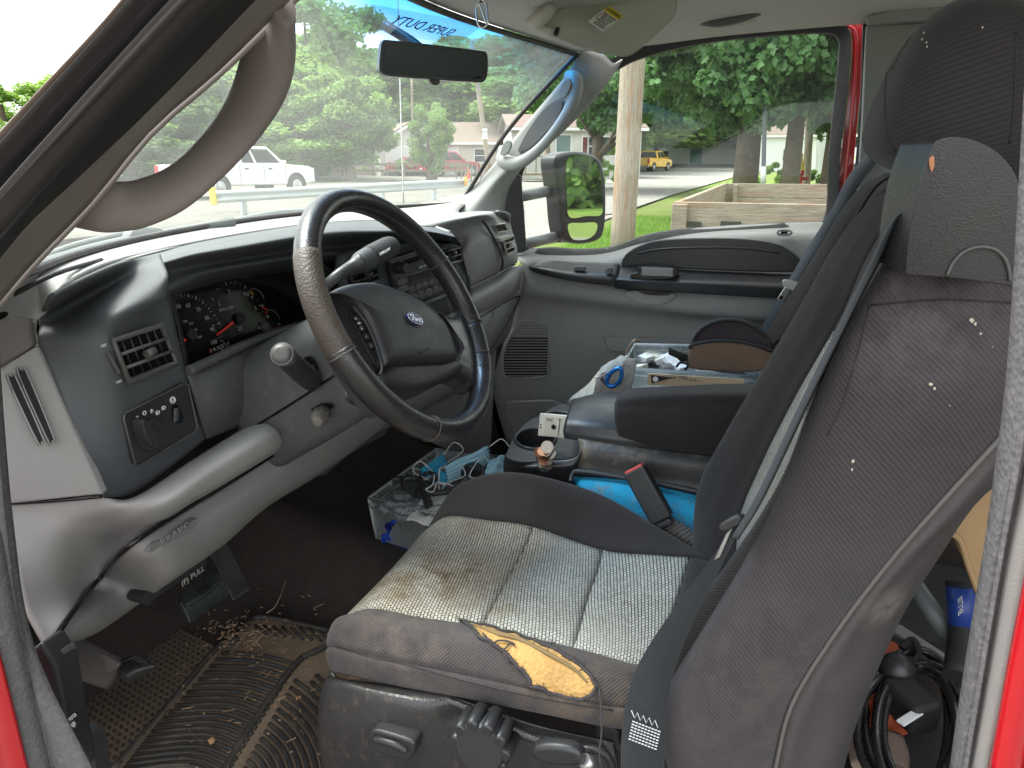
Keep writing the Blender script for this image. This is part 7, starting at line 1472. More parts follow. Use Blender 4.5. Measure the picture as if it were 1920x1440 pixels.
tube('tray_rim', [P((1070, 905, 1.13)), P((1074, 890, 1.155)), P((1090, 884, 1.165)), P((1180, 897, 1.165)), P((1310, 922, 1.165)), P((1400, 945, 1.165))], .005, M['black'], cn, 10)
net('tray_carpet', [[(1076, 893, 1.172), (1180, 902, 1.172), (1320, 932, 1.172)], [(1078, 905, 1.15), (1180, 930, 1.14), (1320, 985, 1.14)], [(1080, 930, 1.13), (1180, 990, 1.12), (1320, 1060, 1.11)]], M['carpetblue'], cn, 8)
net('console_lid', [[(1058, 822, 1.205), (1100, 828, 1.20), (1180, 838, 1.20), (1260, 846, 1.20)],
                    [(1056, 806, 1.21), (1100, 810, 1.203), (1180, 820, 1.203), (1260, 828, 1.2)],
                    [(1062, 782, 1.235), (1100, 785, 1.225), (1180, 792, 1.225), (1260, 800, 1.225)],
                    [(1072, 756, 1.32), (1110, 748, 1.32), (1180, 750, 1.32), (1260, 755, 1.32)],
                    [(1085, 745, 1.42), (1120, 738, 1.42), (1180, 736, 1.42), (1260, 738, 1.42)]], M['black'], cn, 7)
slab('lid_pad', smoothpts([P((x, y, 1.128 + .001 * 0, 'z')) for x, y in ((1070, 784), (1076, 766), (1092, 752), (1118, 746), (1142, 750), (1146, 764), (1130, 780), (1096, 786))], 4), (0, 0, -.012), pm('glossy_worn_lid', (.035, .038, .036), .25, .3, 20, .4, 300), cn, .005)
slab('latch', [P((x, y, 1.131, 'z')) for x, y in ((1128, 771), (1134, 756), (1146, 756), (1142, 773))], (0, 0, -.008), M['chrome'], cn, .001)
slab('latch', [P((x, y, 1.134, 'z')) for x, y in ((1143, 790), (1150, 742), (1156, 742), (1152, 792))], (0, 0, -.01), M['steel'], cn, .001)
net('armrest_pad', [[(1186, 836, 1.215), (1230, 844, 1.21), (1320, 854, 1.21), (1460, 866, 1.21)],
                    [(1164, 824, 1.205), (1225, 835, 1.198), (1320, 845, 1.198), (1460, 855, 1.198)],
                    [(1154, 800, 1.20), (1220, 806, 1.192), (1320, 812, 1.192), (1460, 820, 1.192)],
                    [(1152, 766, 1.205), (1218, 764, 1.195), (1320, 762, 1.195), (1460, 764, 1.195)],
                    [(1158, 742, 1.24), (1216, 736, 1.225), (1320, 733, 1.225), (1460, 732, 1.225)],
                    [(1172, 731, 1.43), (1214, 727, 1.43), (1320, 722, 1.43), (1460, 718, 1.43)],
                    [(1180, 760, 1.44), (1214, 756, 1.44), (1320, 750, 1.44), (1460, 750, 1.44)]], M['cloth'], cn, 7)
# cassette and coins
cs = thing('cassette_tape', 'cream cassette tape standing in the far cup holder', 'cassette', P((1037, 800, 1.26)))
cq4 = [P((1012, 775, 1.27)), P((1066, 779, 1.26)), P((1060, 822, 1.25)), P((1008, 817, 1.26))]; cn_ = (cq4[1] - cq4[0]).cross(cq4[3] - cq4[0]).normalized(); cn_ = cn_ if cn_.dot(CC - cq4[0]) > 0 else -cn_
cq = lambda u, v, o=0: quadp(cq4, u, v) + cn_ * o
slab('shell', [cq(0, 0), cq(1, 0), cq(1, 1), cq(0, 1)], cn_ * -.009, M['cream'], cs, .0015)
slab('label', [cq(.22, .12, .0006), cq(.92, .12, .0006), cq(.92, .95, .0006), cq(.22, .95, .0006)], cn_ * -.0004, pm('cassette_label', (.58, .54, .44), .6, .08, 60, 0), cs)
hub_c = cq(.55, .55, .001); lathe('reel_hole', [(.0055, 0), (.0055, .0005)], hub_c, cn_, M['lens'], cs, 20)
for k in range(6):
    a = k * 1.047; u = (cq4[1] - cq4[0]).normalized() * math.cos(a) + (cq4[0] - cq4[3]).normalized() * math.sin(a); box('reel_tooth', hub_c + u * .0045 + cn_ * .0006, (.0016, .0016, .0006), M['cream'], cs)
for v in (.5, .62): lathe('hole', [(.0016, 0), (.0016, .0004)], cq(.08, v, .0002), cn_, M['lens'], cs, 10)
text('print', 'CRC', cq(.38, .25, .0009), cq4[1] - cq4[0], cq4[0] - cq4[3], .0075, M['ink'], cs); text('print', 'SIDE 1', cq(.75, .2, .0009), cq4[1] - cq4[0], cq4[0] - cq4[3], .003, M['ink'], cs)
for k in range(5): text('print', ('Ain\'t that a shame', 'Blue suede road', 'Little river band', 'Side road home', 'Long way round')[k], cq(.74, .42 + k * .1, .0009), cq4[3] - cq4[0], cq4[1] - cq4[0], .003, M['ink'], cs)
cx0 = [(1026, 838, 'silver', 0), (1018, 846, 'copper', 0), (1026, 849, 'silver', 0), (1034, 851, 'silver', 1), (1012, 848, 'copper', 1), (1022, 857, 'copper', 0), (1029, 861, 'silver', 0), (1018, 868, 'silver', 1), (1026, 872, 'silver', 0), (1020, 862, 'copper', 1)]
slab('coin_notch', smoothpts([P((*q, 1.158)) for q in ((1003, 846), (1006, 842), (1040, 842), (1038, 862), (1034, 878), (1024, 886), (1012, 882), (1006, 866))], 3), (.006, 0, 0), M['dusty'], cn)
for k, (px, py, mt, fl_) in enumerate(cx0):
    c = P((px, py, 1.153 + .004 * (k % 3) * .3)); r_ = .0105 if k else .0115
    nrm = Vector((-.8 + .3 * (k % 3), -.3 + .25 * (k % 4), .5 + .2 * (k % 2))) if k else Vector((-.9, -.2, .35))
    o = lathe('coin', [(r_, -.0006), (r_, .0006), (r_ * .88, .0006), (r_ * .86, .0003)], c, nrm, M[mt], None, 22)
    tag(o, 'largest silver coin standing on top of the pile in the console notch' if k == 0 else ('small copper coin lying in the coin pile' if mt == 'copper' else 'small silver coin lying in the coin pile') + ' of the near cup holder', 'coin', 'coins in the cup holder')
# ================================================================ FLOOR, PEDALS
fm = thing('floor_mat', 'muddy ribbed rubber floor mat in front of the driver seat', 'floor mat', P((400, 1300, .684, 'z')))
zf = .684
def ZF(L_, z=zf): return [P((*q, z, 'z')) for q in L_]
slab('mat_sheet', smoothpts(ZF([(408, 1213), (440, 1203), (468, 1166), (500, 1158), (615, 1182), (720, 1250), (760, 1560), (180, 1560), (205, 1450), (300, 1340)]), 3), (0, 0, -.008), M['matdirt'], fm, .002)
def groove_rib(L_, r, nm='rib', m=None, k=1.0): return tube(nm, [P((*q, zf + .002, 'z')) for q in L_], r, m or M['mat'], fm, 8, flat=(1, .8), n=3)
tube('mat_edge', ZF([(205, 1450), (300, 1340), (408, 1213), (440, 1203), (468, 1166), (500, 1158), (615, 1182)], zf + .003), .0055, M['mat'], fm, 8)
for k in range(19):
    f = k / 18; a = (416 - 196 * f, 1224 + 222 * f); b = (556 - 136 * f, 1246 + 214 * f); m_ = ((a[0] + b[0]) / 2 + 6 + 22 * f, (a[1] + b[1]) / 2 - 6 - 14 * f)
    groove_rib([a, m_, b], .0042)
tube('rib', ZF([(566, 1232), (540, 1262), (500, 1318), (455, 1385), (415, 1455)], zf + .004), .006, M['mat'], fm, 8)
tube('rib', ZF([(566, 1232), (590, 1222), (625, 1205)], zf + .004), .006, M['mat'], fm, 8)
for k in range(15):
    r_ = 34 + k * 15.5; groove_rib([(440 + r_ * .98 * math.cos(a), 1470 + r_ * 1.04 * math.sin(a)) for a in np.linspace(-1.02 if k < 13 else -.9, .35, 9)], .0042)
for k in range(8): groove_rib([(478 + k * 17, 1172 + k * 1.0), (500 + k * 17, 1190 + k * 2)], .003)
dp = thing('floor_mat', 'brown dimpled rubber mat section under the parking brake pedal', 'floor mat', P((270, 1280, .7, 'z')))
zd = .69
hq = [(262, 1140), (404, 1212), (205, 1470), (140, 1470), (128, 1290)]
M['dimple'] = pm('dusty_brown_mat', (.115, .085, .058), .75, .2, 20, .4, 300, dust=((.19, .14, .09), 14, .5, .4)); dkm = pm('dimple_dark', (.035, .029, .023), .7, .3, 40, .2)
slab('sheet', ZF(hq, zd), (0, 0, -.006), M['dimple'], dp, .001)
A_, B_ = P((262, 1140, zd, 'z')), P((404, 1212, zd, 'z')); du_ = (B_ - A_).normalized(); dv_ = (P((128, 1290, zd, 'z')) - A_).normalized()
V, F = [], []
for i in range(40):
    for j in range(46):
        c = A_ + du_ * (i * .0145 - .12) + dv_ * (j * .0125) + du_ * (.007 if j % 2 else 0); c.z = zd + .001
        q = c - CC; px = 960 + FPX * q.dot(CR) / q.dot(CF); py = 720 - FPX * q.dot(CU) / q.dot(CF)
        if not inside(hq, px, py) or not inside([(268, 1147), (396, 1213), (200, 1465), (146, 1465), (134, 1292)], px, py): continue
        b = len(V); V.append(c + Vector((0, 0, .0014)))
        for k in range(8): V.append(c + du_ * .0052 * math.cos(k * .785) + dv_ * .0040 * math.sin(k * .785))
        F += [(b, b + 1 + k, b + 1 + (k + 1) % 8) for k in range(8)]
stuff(mesh('dimples', V, F, dkm, dp))
# debris
r2 = random.Random(9); dbs = []
for k in range(300):
    if k < 170: px, py = r2.gauss(450, 38), r2.gauss(1190, 22)
    else: px, py = r2.uniform(330, 760), r2.uniform(1060, 1440)
    q = P((px, py, .692, 'z')); L_ = r2.uniform(.003, .014) if k % 3 else r2.uniform(.012, .03)
    dbs.append((q, (L_ * .8, .0008, .0008) if k % 4 else (.004, .003, .001), Matrix.Rotation(r2.uniform(0, 6.3), 3, 'Z') @ Matrix.Rotation(r2.uniform(-.3, .3), 3, 'Y')))
tag(stuff(boxes('leaf_litter', dbs, pm('dry_straw', (.42, .29, .17), .9, .3, 60, 0))), 'dry straw and leaf crumbs scattered on the carpet and mat', 'litter')
for px, py, s, lab in ((554, 1043, 1.0, 'tan dead leaf fragment on the black carpet'), (398, 1390, 1.1, 'curled dead leaf on the ribbed mat'), (560, 1312, .8, 'small dead leaf on the arc ribs of the mat')):
    q = P((px, py, .70, 'z')); V = [q + Vector((math.cos(a) * .006 * s * r2.uniform(.5, 1.3), math.sin(a) * .006 * s * r2.uniform(.5, 1.3), r2.uniform(0, .006))) for a in np.linspace(0, 6.28, 10)[:-1]]
    tag(mesh('dead_leaf', [q + Vector((0, 0, .004))] + V, [(0, k + 1, (k + 1) % 9 + 1) for k in range(9)], pm('dead_leaf', (.42, .24, .11), .9, .2, 80, 0) if 'dead_leaf' not in bpy.data.materials else bpy.data.materials['dead_leaf']), lab, 'leaf')
tag(tube('twig', [P((545, 1065, .70, 'z')), P((520, 1130, .71, 'z')), P((500, 1150, .705, 'z')), P((505, 1128, .70, 'z'))][:3], .0011, bpy.data.materials['dry_straw'], seg=5), 'thin dry twig on the carpet beside the pedals', 'twig')
M['pedal'] = pm('worn_pedal_rubber', (.035, .042, .043), .5, .25, 25, .4, 400, dust=((.2, .16, .12), 20, .6, .4))
def ridged(name, c4, n, m, parent, th=.012, horiz=False):
    nn = (c4[1] - c4[0]).cross(c4[3] - c4[0]).normalized(); nn = nn if nn.dot(CC - c4[0]) > 0 else -nn
    slab(name, [quadp(c4, *q) for q in ((0, 0), (1, 0), (1, 1), (0, 1))], nn * -th, m, parent, .004)
    for k in range(n):
        f = (k + .7) / (n + .4); a, b = (quadp(c4, .05, f), quadp(c4, .95, f)) if horiz else (quadp(c4, f, .06), quadp(c4, f, .94))
        tube('ridge', [a + nn * .001, b + nn * .001], .0016, m, parent, 6)
bp_ = thing('brake_pedal', 'wide black brake pedal with rubber ridges', 'pedal', P((380, 1120, .82, 'z')))
ridged('pad', [P((338, 1128, .842, 'z')), P((412, 1077, .85, 'z')), P((432, 1116, .81, 'z')), P((357, 1169, .80, 'z'))], 17, M['pedal'], bp_, .018)
slab('pad_top', smoothpts([P((*q, .85, 'z')) for q in ((340, 1124), (346, 1106), (368, 1090), (402, 1074), (410, 1080), (405, 1096), (372, 1120), (350, 1132))], 3), (0, 0, -.01), M['pedal'], bp_, .004)
tube('arm', [P((380, 1100, .845, 'z')), P((360, 1060, .94, 'z')), P((350, 1040, 1.03, 'z'))], .011, M['blackm'], bp_, 10)
ap = thing('accelerator_pedal', 'long narrow accelerator pedal right of the brake pedal', 'pedal', P((435, 1070, .80, 'z')))
ridged('pad', [P((390, 1030, .86, 'z')), P((425, 1016, .86, 'z')), P((471, 1106, .76, 'z')), P((438, 1128, .76, 'z'))], 9, pm('accelerator_rubber', (.05, .048, .044), .6, .3, 25, .3), ap, .012)
ph = thing('hood_release', 'black brake release handle with white print under the dash panel', 'release handle', P((340, 1080, .96, 'z')))
slab('handle', smoothpts([P((*q, .92)) if 0 else P((*q, .76, 'y')) for q in ((268, 1124), (300, 1092), (382, 1040), (388, 1052), (380, 1066), (330, 1096), (290, 1124), (280, 1136))], 3), (0, .03, 0), M['blackm'], ph, .004)
text('print', '(P) PULL', P((362, 1080, .755, 'y')), P((376, 1071, .755, 'y')) - P((354, 1087, .755, 'y')), (0, 0, 1), .0125, M['gaugew'], ph)
pb_ = thing('parking_brake_pedal', 'parking brake pedal with curved ribbed pad near the door sill', 'pedal', P((230, 1260, .80, 'z')))
tube('arm', [P((112, 1222, .56)), P((160, 1240, .60)), P((212, 1262, .64))], [.016, .013, .012], pm('painted_arm', (.10, .09, .085), .55, .2, 20, .2), pb_, 12, flat=(1, 2.0))
slab('arm_plate', smoothpts([P((*q, .62)) for q in ((120, 1212), (160, 1218), (205, 1238), (222, 1250), (200, 1262), (150, 1280), (130, 1272))], 3), (.006, 0, 0), bpy.data.materials['painted_arm'], pb_, .003)
net('pad', [[(200, 1250, .655), (222, 1238, .665), (258, 1226, .68)], [(218, 1256, .640), (238, 1242, .655), (272, 1232, .67)], [(234, 1270, .635), (256, 1256, .645), (288, 1246, .665)], [(242, 1284, .64), (262, 1272, .65), (291, 1254, .665)]], M['black'], pb_, 5, thick=.012)
for k in range(9): f = k / 8; tube('ridge', [P((205 + 34 * f, 1250 + 32 * f, .647 - .01 * math.sin(f * 3))), P((262 + 26 * f, 1228 + 24 * f, .673 - .01 * math.sin(f * 3)))], .0013, M['pedal'], pb_, 5)
# ================================================================ STORAGE BOXES
M['clear'] = glass('frosted_clear_plastic', (.92, .96, .97), .30, None, .10, (.85, .9, .92)); M['clearr'] = glass('clear_rim_plastic', (.9, .95, .97), .75, None, .14, (.85, .9, .92))
def clear_box(name, label, top, h, ribs, z, taper=.94, cat='storage box'):
    t = thing(name, label, cat, P((*top[0], z - h, 'z'))); T4 = [P((*q, z, 'z')) for q in top]; c = sum(T4, Vector()) / 4; B4 = [c + (p - c) * taper - Vector((0, 0, h)) for p in T4]
    for i in range(4):
        a, b, d, e = T4[i], T4[(i + 1) % 4], B4[(i + 1) % 4], B4[i]; nn = (b - a).cross(e - a).normalized()
        slab('side', [a, b, d, e], nn * .0016, M['clear'], t)
        for k in range(ribs): f = (k + .5) / ribs; tube('rib', [a.lerp(b, f) , a.lerp(b, f) - Vector((0, 0, h * .22))], .0012, M['clearr'], t, 6)
        tube('corner', [a, e], .004, M['clearr'], t, 8)
    slab('bottom', B4, (0, 0, -.0016), M['clear'], t)
    tube('rim', T4, .0042, M['clearr'], t, 8, True, smoothpath=False)
    lo = [p.lerp(q, .2) for p, q in zip(T4, B4)]; tube('rim_step', [c2 + (c2 - c).normalized() * .002 for c2 in lo], .0022, M['clearr'], t, 6, True, smoothpath=False)
    return t, T4, B4
fb, T4, B4 = clear_box('storage_box', 'clear plastic box full of masks and straps on the floor hump by the driver seat', [(692, 934), (818, 842), (960, 858), (880, 985)], .105, 5, .885)
box_floor = B4[0].z
lathe('round_sticker', [(.0095, 0), (.0095, .0006)], P((717, 971, 1.19)) if 0 else T4[0].lerp(T4[3], .18) - Vector((0, .0, .055)) + Vector((-.006, -.006, 0)), (T4[3] - T4[0]).cross(Vector((0, 0, 1))), M['navy'], fb, 24)
hc_ = thing('box_handle', 'dark blue plastic clip handle hanging from the front of the clear floor box', 'handle', P((745, 1010, .78, 'z')))
def fpt(px, py, z): return P((px, py, z, 'z'))
tube('bar', [fpt(720, 1004, .80), fpt(724, 1020, .775), fpt(770, 1030, .775), fpt(776, 1024, .775), fpt(735, 1010, .79), fpt(722, 1004, .80)], .0062, M['blue'], hc_, 8)
tube('hinge', [fpt(728, 1002, .80), fpt(731, 985, .83), fpt(740, 978, .845)], .005, M['blue'], hc_, 8)
# contents
def face_mask(label, q4, m, seed, folds=6):
    r = random.Random(seed); c = sum(q4, Vector()) / 4; ex = q4[1] - q4[0]; ey = q4[0] - q4[3]; w = ex.length; h = ey.length; t = thing('face_mask', label, 'mask', c); ex = Vector(ex).normalized(); ey = Vector(ey).normalized(); nz = ex.cross(ey).normalized(); nz = nz if nz.z > 0 else -nz
    G = np.array([[tuple(c + ex * w * (u - .5) + ey * h * (v - .5) + nz * (.010 * math.sin(3.1 * u) * math.sin(3.1 * v) + .0030 * math.sin(v * folds * 6.28) + .004 * math.sin(u * 9 + seed))) for u in np.linspace(0, 1, 18)] for v in np.linspace(0, 1, 40)])
    grid_mesh('cloth', G, m, t, thick=.0012)
    for s in (-1, 1):
        a = c + ex * w * .5 * s + ey * h * .4; b = c + ex * w * .5 * s - ey * h * .4; tube('ear_loop', [a, a + ex * s * .03 + nz * .02 + ey * .01, b + ex * s * .045 + nz * .025, b], .0014, M['white'], t, 6)
    tube('nose_edge', [Vector(tuple(G[0, k])) for k in range(0, 18, 3)], .0022, M['white'], t, 6)
    return t
def q4_(L_): return [fpt(*q) for q in L_]
face_mask('bright blue folded mask in the far left corner of the clear box', q4_(((788, 880, .895), (832, 850, .905), (838, 872, .885), (796, 900, .875))), M['maskd'], 1, 3)
face_mask('pale blue pleated mask lying across the middle of the clear box', q4_(((832, 876, .93), (915, 836, .94), (925, 862, .90), (838, 908, .89))), M['mask'], 2, 5)
face_mask('pale blue mask at the right side of the clear box by the console', q4_(((915, 862, .92), (952, 850, .92), (952, 888, .90), (900, 900, .90))), M['mask'], 3, 3)
face_mask('bright blue mask tucked under the pale one near the black strap', q4_(((812, 882, .90), (838, 884, .90), (836, 906, .89), (812, 906, .89))), M['maskd'], 4, 2)
sm = thing('phone_mount', 'black phone mount with round suction cup among the masks', 'phone mount', fpt(860, 905, .90))
lathe('suction_cup', [(.030, 0), (.029, .004), (.018, .012), (.010, .02), (.008, .03)], fpt(888, 888, .905), (-.45, -.35, .8), M['black'], sm, 28)
tube('cup_ring', [fpt(888, 888, .907) + Vector((.024 * math.cos(a), .024 * math.sin(a) * .9, .010 * math.cos(a))) for a in np.linspace(0, 6.28, 14)[:-1]], .0026, M['ventgrey'], sm, 6, True)
tube('arm', [fpt(785, 925, .90), fpt(815, 925, .905), fpt(850, 918, .91), fpt(880, 895, .915)], [.012, .007, .0075, .009], M['black'], sm, 12)
slab('clamp', [fpt(x, y, .915) for x, y in ((778, 893), (790, 890), (812, 940), (798, 948))], (0, 0, -.012), M['black'], sm, .003)
tube('jaw', [fpt(758, 916, .905), fpt(756, 902, .91), fpt(768, 896, .915), fpt(782, 900, .91), fpt(790, 915, .905)], .0065, M['black'], sm, 10)
tube('jaw', [fpt(735, 900, .90), fpt(752, 896, .905), fpt(766, 898, .91)], .006, M['black'], sm, 10)
tube('jaw', [fpt(795, 890, .92), fpt(806, 886, .92), fpt(818, 895, .915), fpt(806, 905, .91)], .005, M['black'], sm, 10)
cbl = thing('cable', 'thin black cable tangled in the clear floor box', 'cable', fpt(850, 910, .9))
tube('lead', [fpt(820, 930, .90), fpt(850, 905, .905), fpt(880, 900, .905), (fpt(870, 915, .90)), fpt(840, 922, .90), fpt(860, 900, .91), fpt(905, 895, .90)], .0018, M['blackm'], cbl, 6)
cb2 = thing('cable', 'white looped cord hanging over the phone mount in the clear floor box', 'cable', fpt(815, 905, .9))
tube('lead', [fpt(805, 882, .915), fpt(814, 892, .92), fpt(810, 910, .918), fpt(798, 918, .915), fpt(812, 922, .915), fpt(824, 905, .918), fpt(870, 918, .91)], .0015, M['white'], cb2, 6)
bg_ = thing('plastic_bag', 'crumpled clear plastic bag with papers at the near end of the floor box', 'bag', fpt(770, 945, .88))
r3 = random.Random(11)
def crumple(name, c, ex, ey, m, parent, n=12, amp=.012, seed=1):
    r = np.random.default_rng(seed); G = np.zeros((n, n, 3)); hh = r.uniform(-1, 1, (n, n))
    for i in range(n):
        for j in range(n): G[i, j] = tuple(Vector(c) + Vector(ex) * (i / (n - 1) - .5) + Vector(ey) * (j / (n - 1) - .5) + Vector((0, 0, hh[i, j] * amp)))
    return grid_mesh(name, eval_net(G, 3), m, parent, thick=.0006)
crumple('film', fpt(752, 945, .885), (.09, -.03, 0), (.03, .10, 0), M['clear'], bg_, 9, .008, 3)
crumple('paper', fpt(825, 955, .885), (.12, -.02, .01), (.02, .11, .0), M['paper'], bg_, 9, .005, 5)
for k, s in enumerate(('MADE IN CHINA', 'CAUTION hot', 'Keep this insert')): text('print', s, fpt(815 + k * 8, 948 + k * 9, .893), fpt(850, 948, .893) - fpt(800, 955, .893), (0, -.5, .6), .008, M['ink'], bg_)
# --- box on the passenger seat
pbx, T5, B5 = clear_box('storage_box', 'clear plastic box with tools and knife set on the passenger seat', [(1166, 690), (1190, 646), (1400, 650), (1440, 708)], .075, 6, 1.135, .97)
kp = tag(slab('knife_package', [P((*q, 1.115, 'z')) if 0 else P((*q, 1.50)) for q in ((1214, 700), (1394, 712), (1400, 727), (1214, 722))], (.003, 0, 0), pm('kraft_card', (.50, .38, .25), .8, .08, 40, .2)), 'tan kraft knife set package with upside down print inside the seat box', 'package')
kx = P((1390, 712, 1.498)) - P((1216, 700, 1.498)); text('print', 'KNIFE SET No. 41', P((1300, 716, 1.4975)), kx, (0, 0, 1), .013, M['ink'], kp, mirror=False)
for v in kp.children[0].data.vertices: pass
kc_ = P((1300, 713, 1.4975)); me = kp.children[0].data; me.transform(Matrix.Translation(kc_) @ Matrix.Rotation(math.pi, 4, (P((1300, 713, 1.0)) - P((1300, 713, 2.0))).normalized()) @ Matrix.Translation(-kc_))
slab('flag_print', [P((*q, 1.4978)) for q in ((1220, 703), (1262, 708), (1222, 719))], (.0004, 0, 0), M['ink'], kp); lathe('round_logo', [(.006, 0), (.006, .0004)], P((1229, 711, 1.4972)), (-1, 0, 0), M['paper'], kp, 18)
its = thing('tool_pile', 'pale plastic packets and small parts lying in the seat box', 'packets', P((1230, 680, 1.6)))
r4 = random.Random(3)
for k, (px, py, sx, sy, mt) in enumerate(((1210, 672, .06, .02, 'paper'), (1226, 668, .07, .03, 'cream'), (1245, 672, .05, .03, 'white'), (1262, 680, .05, .03, 'paper'), (1200, 690, .05, .02, 'cream'), (1280, 690, .06, .03, 'white'), (1250, 690, .05, .02, 'steel'), (1216, 684, .03, .015, 'blackm'), (1275, 672, .03, .015, 'blackm'))):
    q = P((px, py, 1.105, 'z')); box('packet', q, (sx * .6, sy * 1.6, .016), M[mt], its, Matrix.Rotation(r4.uniform(-.8, .8), 3, 'Z') @ Matrix.Rotation(r4.uniform(-.5, .5), 3, 'X'), .002)
pg = thing('zip_pouch', 'brown half round zip pouch leaning on the seat box', 'pouch', P((1370, 670, 1.6)))
M['brown'] = rib('brown_pouch_cloth', (.10, .068, .048), (.20, .14, .105), .0028, 50, bump=.4)
po = [(1290, 690), (1289, 668), (1292, 652), (1302, 648), (1330, 643), (1370, 642), (1410, 648), (1450, 662), (1452, 680), (1438, 694), (1400, 699), (1340, 697)]
slab('front_panel', smoothpts([P((*q, 1.56)) for q in po], 4), (.05, 0, 0), M['brown'], pg, .012, 4)
ho = [(1298, 650), (1300, 636), (1314, 618), (1340, 604), (1372, 601), (1405, 609), (1432, 628), (1452, 652), (1454, 662), (1410, 648), (1370, 642), (1330, 643)]
slab('dark_flap', smoothpts([P((*q, 1.585)) for q in ho], 4), (.035, 0, 0), pm('dark_plum_lining', (.028, .020, .026), .8), pg, .01, 4)
tube('zip', [P((*q, 1.558)) for q in ((1292, 653), (1300, 646), (1330, 640), (1370, 639), (1410, 645), (1452, 659))], .004, M['blackm'], pg, 8)
tube('zip', [P((*q, 1.58)) for q in ((1298, 648), (1302, 634), (1316, 616), (1342, 603), (1374, 600), (1407, 609), (1436, 630))], .0035, M['blackm'], pg, 8)
ribbon('wrist_strap', [P((1254, 658, 1.53)), P((1272, 666, 1.54)), P((1290, 672, 1.555))], .016, (0, 0, 1), M['blackm'], pg)
ribbon('wrist_strap', [P((1440, 655, 1.56)), P((1460, 640, 1.58)), P((1480, 632, 1.6))], .012, (0, 0, 1), M['blackm'], pg)
tube('cord', [P((1268, 688, 1.53)), P((1276, 680, 1.53)), P((1290, 684, 1.54)), P((1284, 694, 1.53))], .003, M['beltd'], pg, 6)
cb_ = thing('carabiner', 'blue metal carabiner clip hanging on the corner of the seat box', 'carabiner', P((1152, 705, 1.46)))
tube('body', [P((*q, 1.455)) for q in ((1162, 690), (1146, 698), (1138, 712), (1140, 722), (1150, 724), (1162, 714), (1166, 700))], .0045, M['carab'], cb_, 10, True)
tube('webbing_loop', [P((1142, 722, 1.46)), P((1132, 716, 1.46)), P((1128, 706, 1.47)), P((1136, 700, 1.47)), P((1144, 706, 1.465))], .004, pm('plum_webbing', (.10, .06, .07), .9), cb_, 8)
tp = thing('tissue_paper', 'crumpled white paper under the blue carabiner', 'paper', P((1150, 720, 1.5)))
crumple('sheet', P((1152, 716, 1.50)), (.05, -.08, .04), (.05, .02, -.09), M['paper'], tp, 8, .008, 8)
crumple('sheet', P((1150, 690, 1.54)), (.03, -.06, .04), (.05, .02, -.05), M['paper'], tp, 7, .006, 9)
lb_ = thing('leather_strap', 'worn brown strap sticking up behind the seat box', 'strap', P((1185, 650, 1.7)))
ribbon('strap', [P((1172, 668, 1.70)), P((1180, 648, 1.70)), P((1190, 637, 1.70)), P((1202, 640, 1.72))], .014, (1, .3, .2), M['drip'], lb_)
# ================================================================ BEHIND THE DRIVER SEAT
cl_ = thing('extension_cable', 'coil of black extension cable behind the driver seat', 'cable', P((1720, 1330, .72, 'z')))
for k in range(9):
    cx, cy = 1715 + r4.uniform(-10, 12), 1350 + k * 3; a_, b_ = 78 + r4.uniform(-14, 26), 120 + r4.uniform(-16, 28)
    tube('turn', [P((cx + a_ * math.cos(t), cy + b_ * math.sin(t), .80 + .012 * k * .6 + .01 * math.sin(t * 2 + k), 'z')) for t in np.linspace(0, 6.28, 15)[:-1]], .0055, pm('cable_black', (.02, .02, .022), .3, .2, 30, 0) if k == 0 else bpy.data.materials['cable_black'], cl_, 8, True)
box('plug', P((1705, 1320, .84, 'z')), (.07, .05, .05), M['blackm'], cl_, Matrix.Rotation(.6, 3, 'Z'), .008)
box('plug_label', P((1706, 1345, .855, 'z')), (.045, .012, .004), M['white'], cl_, Matrix.Rotation(-.7, 3, 'Z'), .001)
tube('tie', [P((1690, 1215, .85, 'z')), P((1712, 1200, .86, 'z')), P((1722, 1230, .85, 'z')), P((1700, 1250, .85, 'z'))], .006, M['blackm'], cl_, 8)
org = pm('orange_glove_cloth', (.50, .10, .04), .9, .2, 30, .4, 300, dust=((.3, .12, .08), 14, .55, .5)); tan = pm('tan_glove_leather', (.26, .19, .15), .8, .25, 25, .5, 200)
def glove(label, pc, pairs, z):
    t = thing('work_glove', label, 'glove', P((*pc, z, 'z')))
    for nm, pts, r, m in pairs: tube(nm, [P((*q, z, 'z')) for q in pts], r, m, t, 14, flat=(1, .5))
    return t
glove('orange and tan work glove, upper one behind the driver seat', (1655, 1270), [('cuff', ((1668, 1215), (1650, 1240), (1640, 1262)), [.03, .045, .045], org), ('palm', ((1645, 1262), (1660, 1290), (1672, 1310)), [.05, .048, .03], tan), ('thumb', ((1660, 1235), (1690, 1250), (1715, 1262)), [.02, .02, .014], org)], .79)
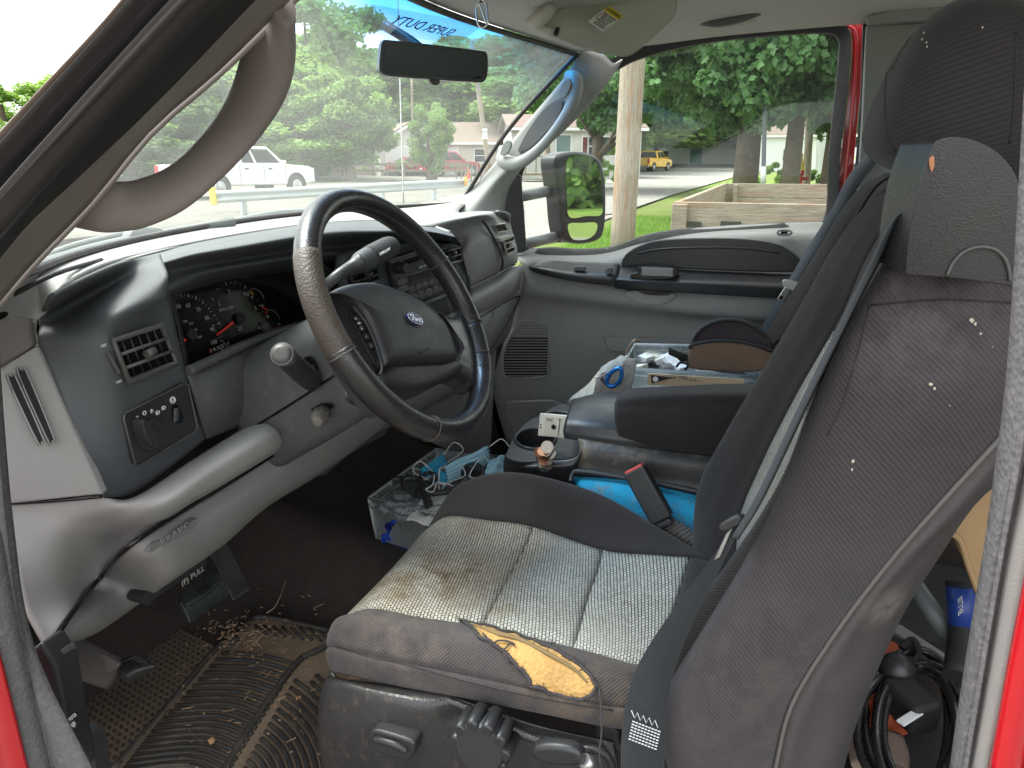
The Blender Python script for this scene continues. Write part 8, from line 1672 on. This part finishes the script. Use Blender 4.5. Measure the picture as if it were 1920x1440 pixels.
glove('orange and tan work glove, lower one against the seat shell', (1650, 1370), [('back', ((1620, 1315), (1650, 1340), (1672, 1365)), [.04, .055, .04], org), ('finger', ((1612, 1368), (1618, 1400), (1622, 1440)), [.022, .022, .018], tan), ('finger', ((1638, 1380), (1648, 1410), (1650, 1445)), [.022, .022, .018], tan), ('finger', ((1665, 1380), (1676, 1410), (1680, 1440)), [.022, .02, .016], tan)], .80)
tag(lathe('rubber_ball_grip', [(.001, -.026), (.014, -.022), (.024, -.010), (.026, 0), (.024, .010), (.014, .022), (.001, .026)], P((1681, 1255, .86, 'z')), (0, 0, 1), M['black'], None, 24), 'black ball shaped grip resting on the cable coil', 'ball grip')
tag(tube('grey_tube', [P((1712, 1095, .95, 'z')), P((1795, 1215, .88, 'z'))], .015, pm('grey_plastic_tube', (.13, .14, .14), .5), seg=16), 'straight grey tube sloping behind the seat', 'tube')
bt = thing('marker_can', 'dark cylinder with blue label beside the brown paper behind the seat', 'can', P((1808, 1140, .95, 'z')))
tube('body', [P((1800, 1090, .98, 'z')), P((1806, 1180, .92, 'z')), P((1796, 1270, .88, 'z'))], .020, M['blackm'], bt, 18)
tube('blue_label', [P((1802, 1100, .978, 'z')), P((1806, 1172, .925, 'z'))], .0208, pm('blue_label', (.02, .05, .25), .4), bt, 18)
text('print', 'BLUE', P((1801, 1135, .99, 'z')), P((1803, 1172, .96, 'z')) - P((1799, 1100, .98, 'z')), (1, 0, 0), .015, M['white'], bt)
cbd = thing('brown_paper_sack', 'creased brown paper sack standing behind the driver seat', 'paper sack', P((1850, 1000, 1.0)))
slab('side', [P((x, y, v)) for x, y, v in ((1880, 850, 1.02), (1925, 830, 1.02), (1900, 1130, 1.0), (1850, 1130, 1.0), (1800, 1040, 1.0), (1785, 1000, 1.0))], (.12, 0, 0), M['card'], cbd, .004)
tube('fold', [P((x, y, .995)) for x, y in ((1782, 1000), (1800, 1014), (1815, 1060), (1834, 1112))], .004, M['card'], cbd, 8)
tag(slab('plastic_sheet', [P((x, y, .80, 'z')) for x, y in ((1640, 1165), (1690, 1170), (1790, 1235), (1800, 1300), (1700, 1200))], (0, 0, -.02), M['greylow'], None, .004), 'flat grey plastic sheet lying under the tube behind the seat', 'sheet')
tag(box('floor_tray', (1.25, -.55, .70), (.9, .7, .03), M['blackm'], None, None, .01), 'black plastic tray on the floor behind the driver seat', 'tray')
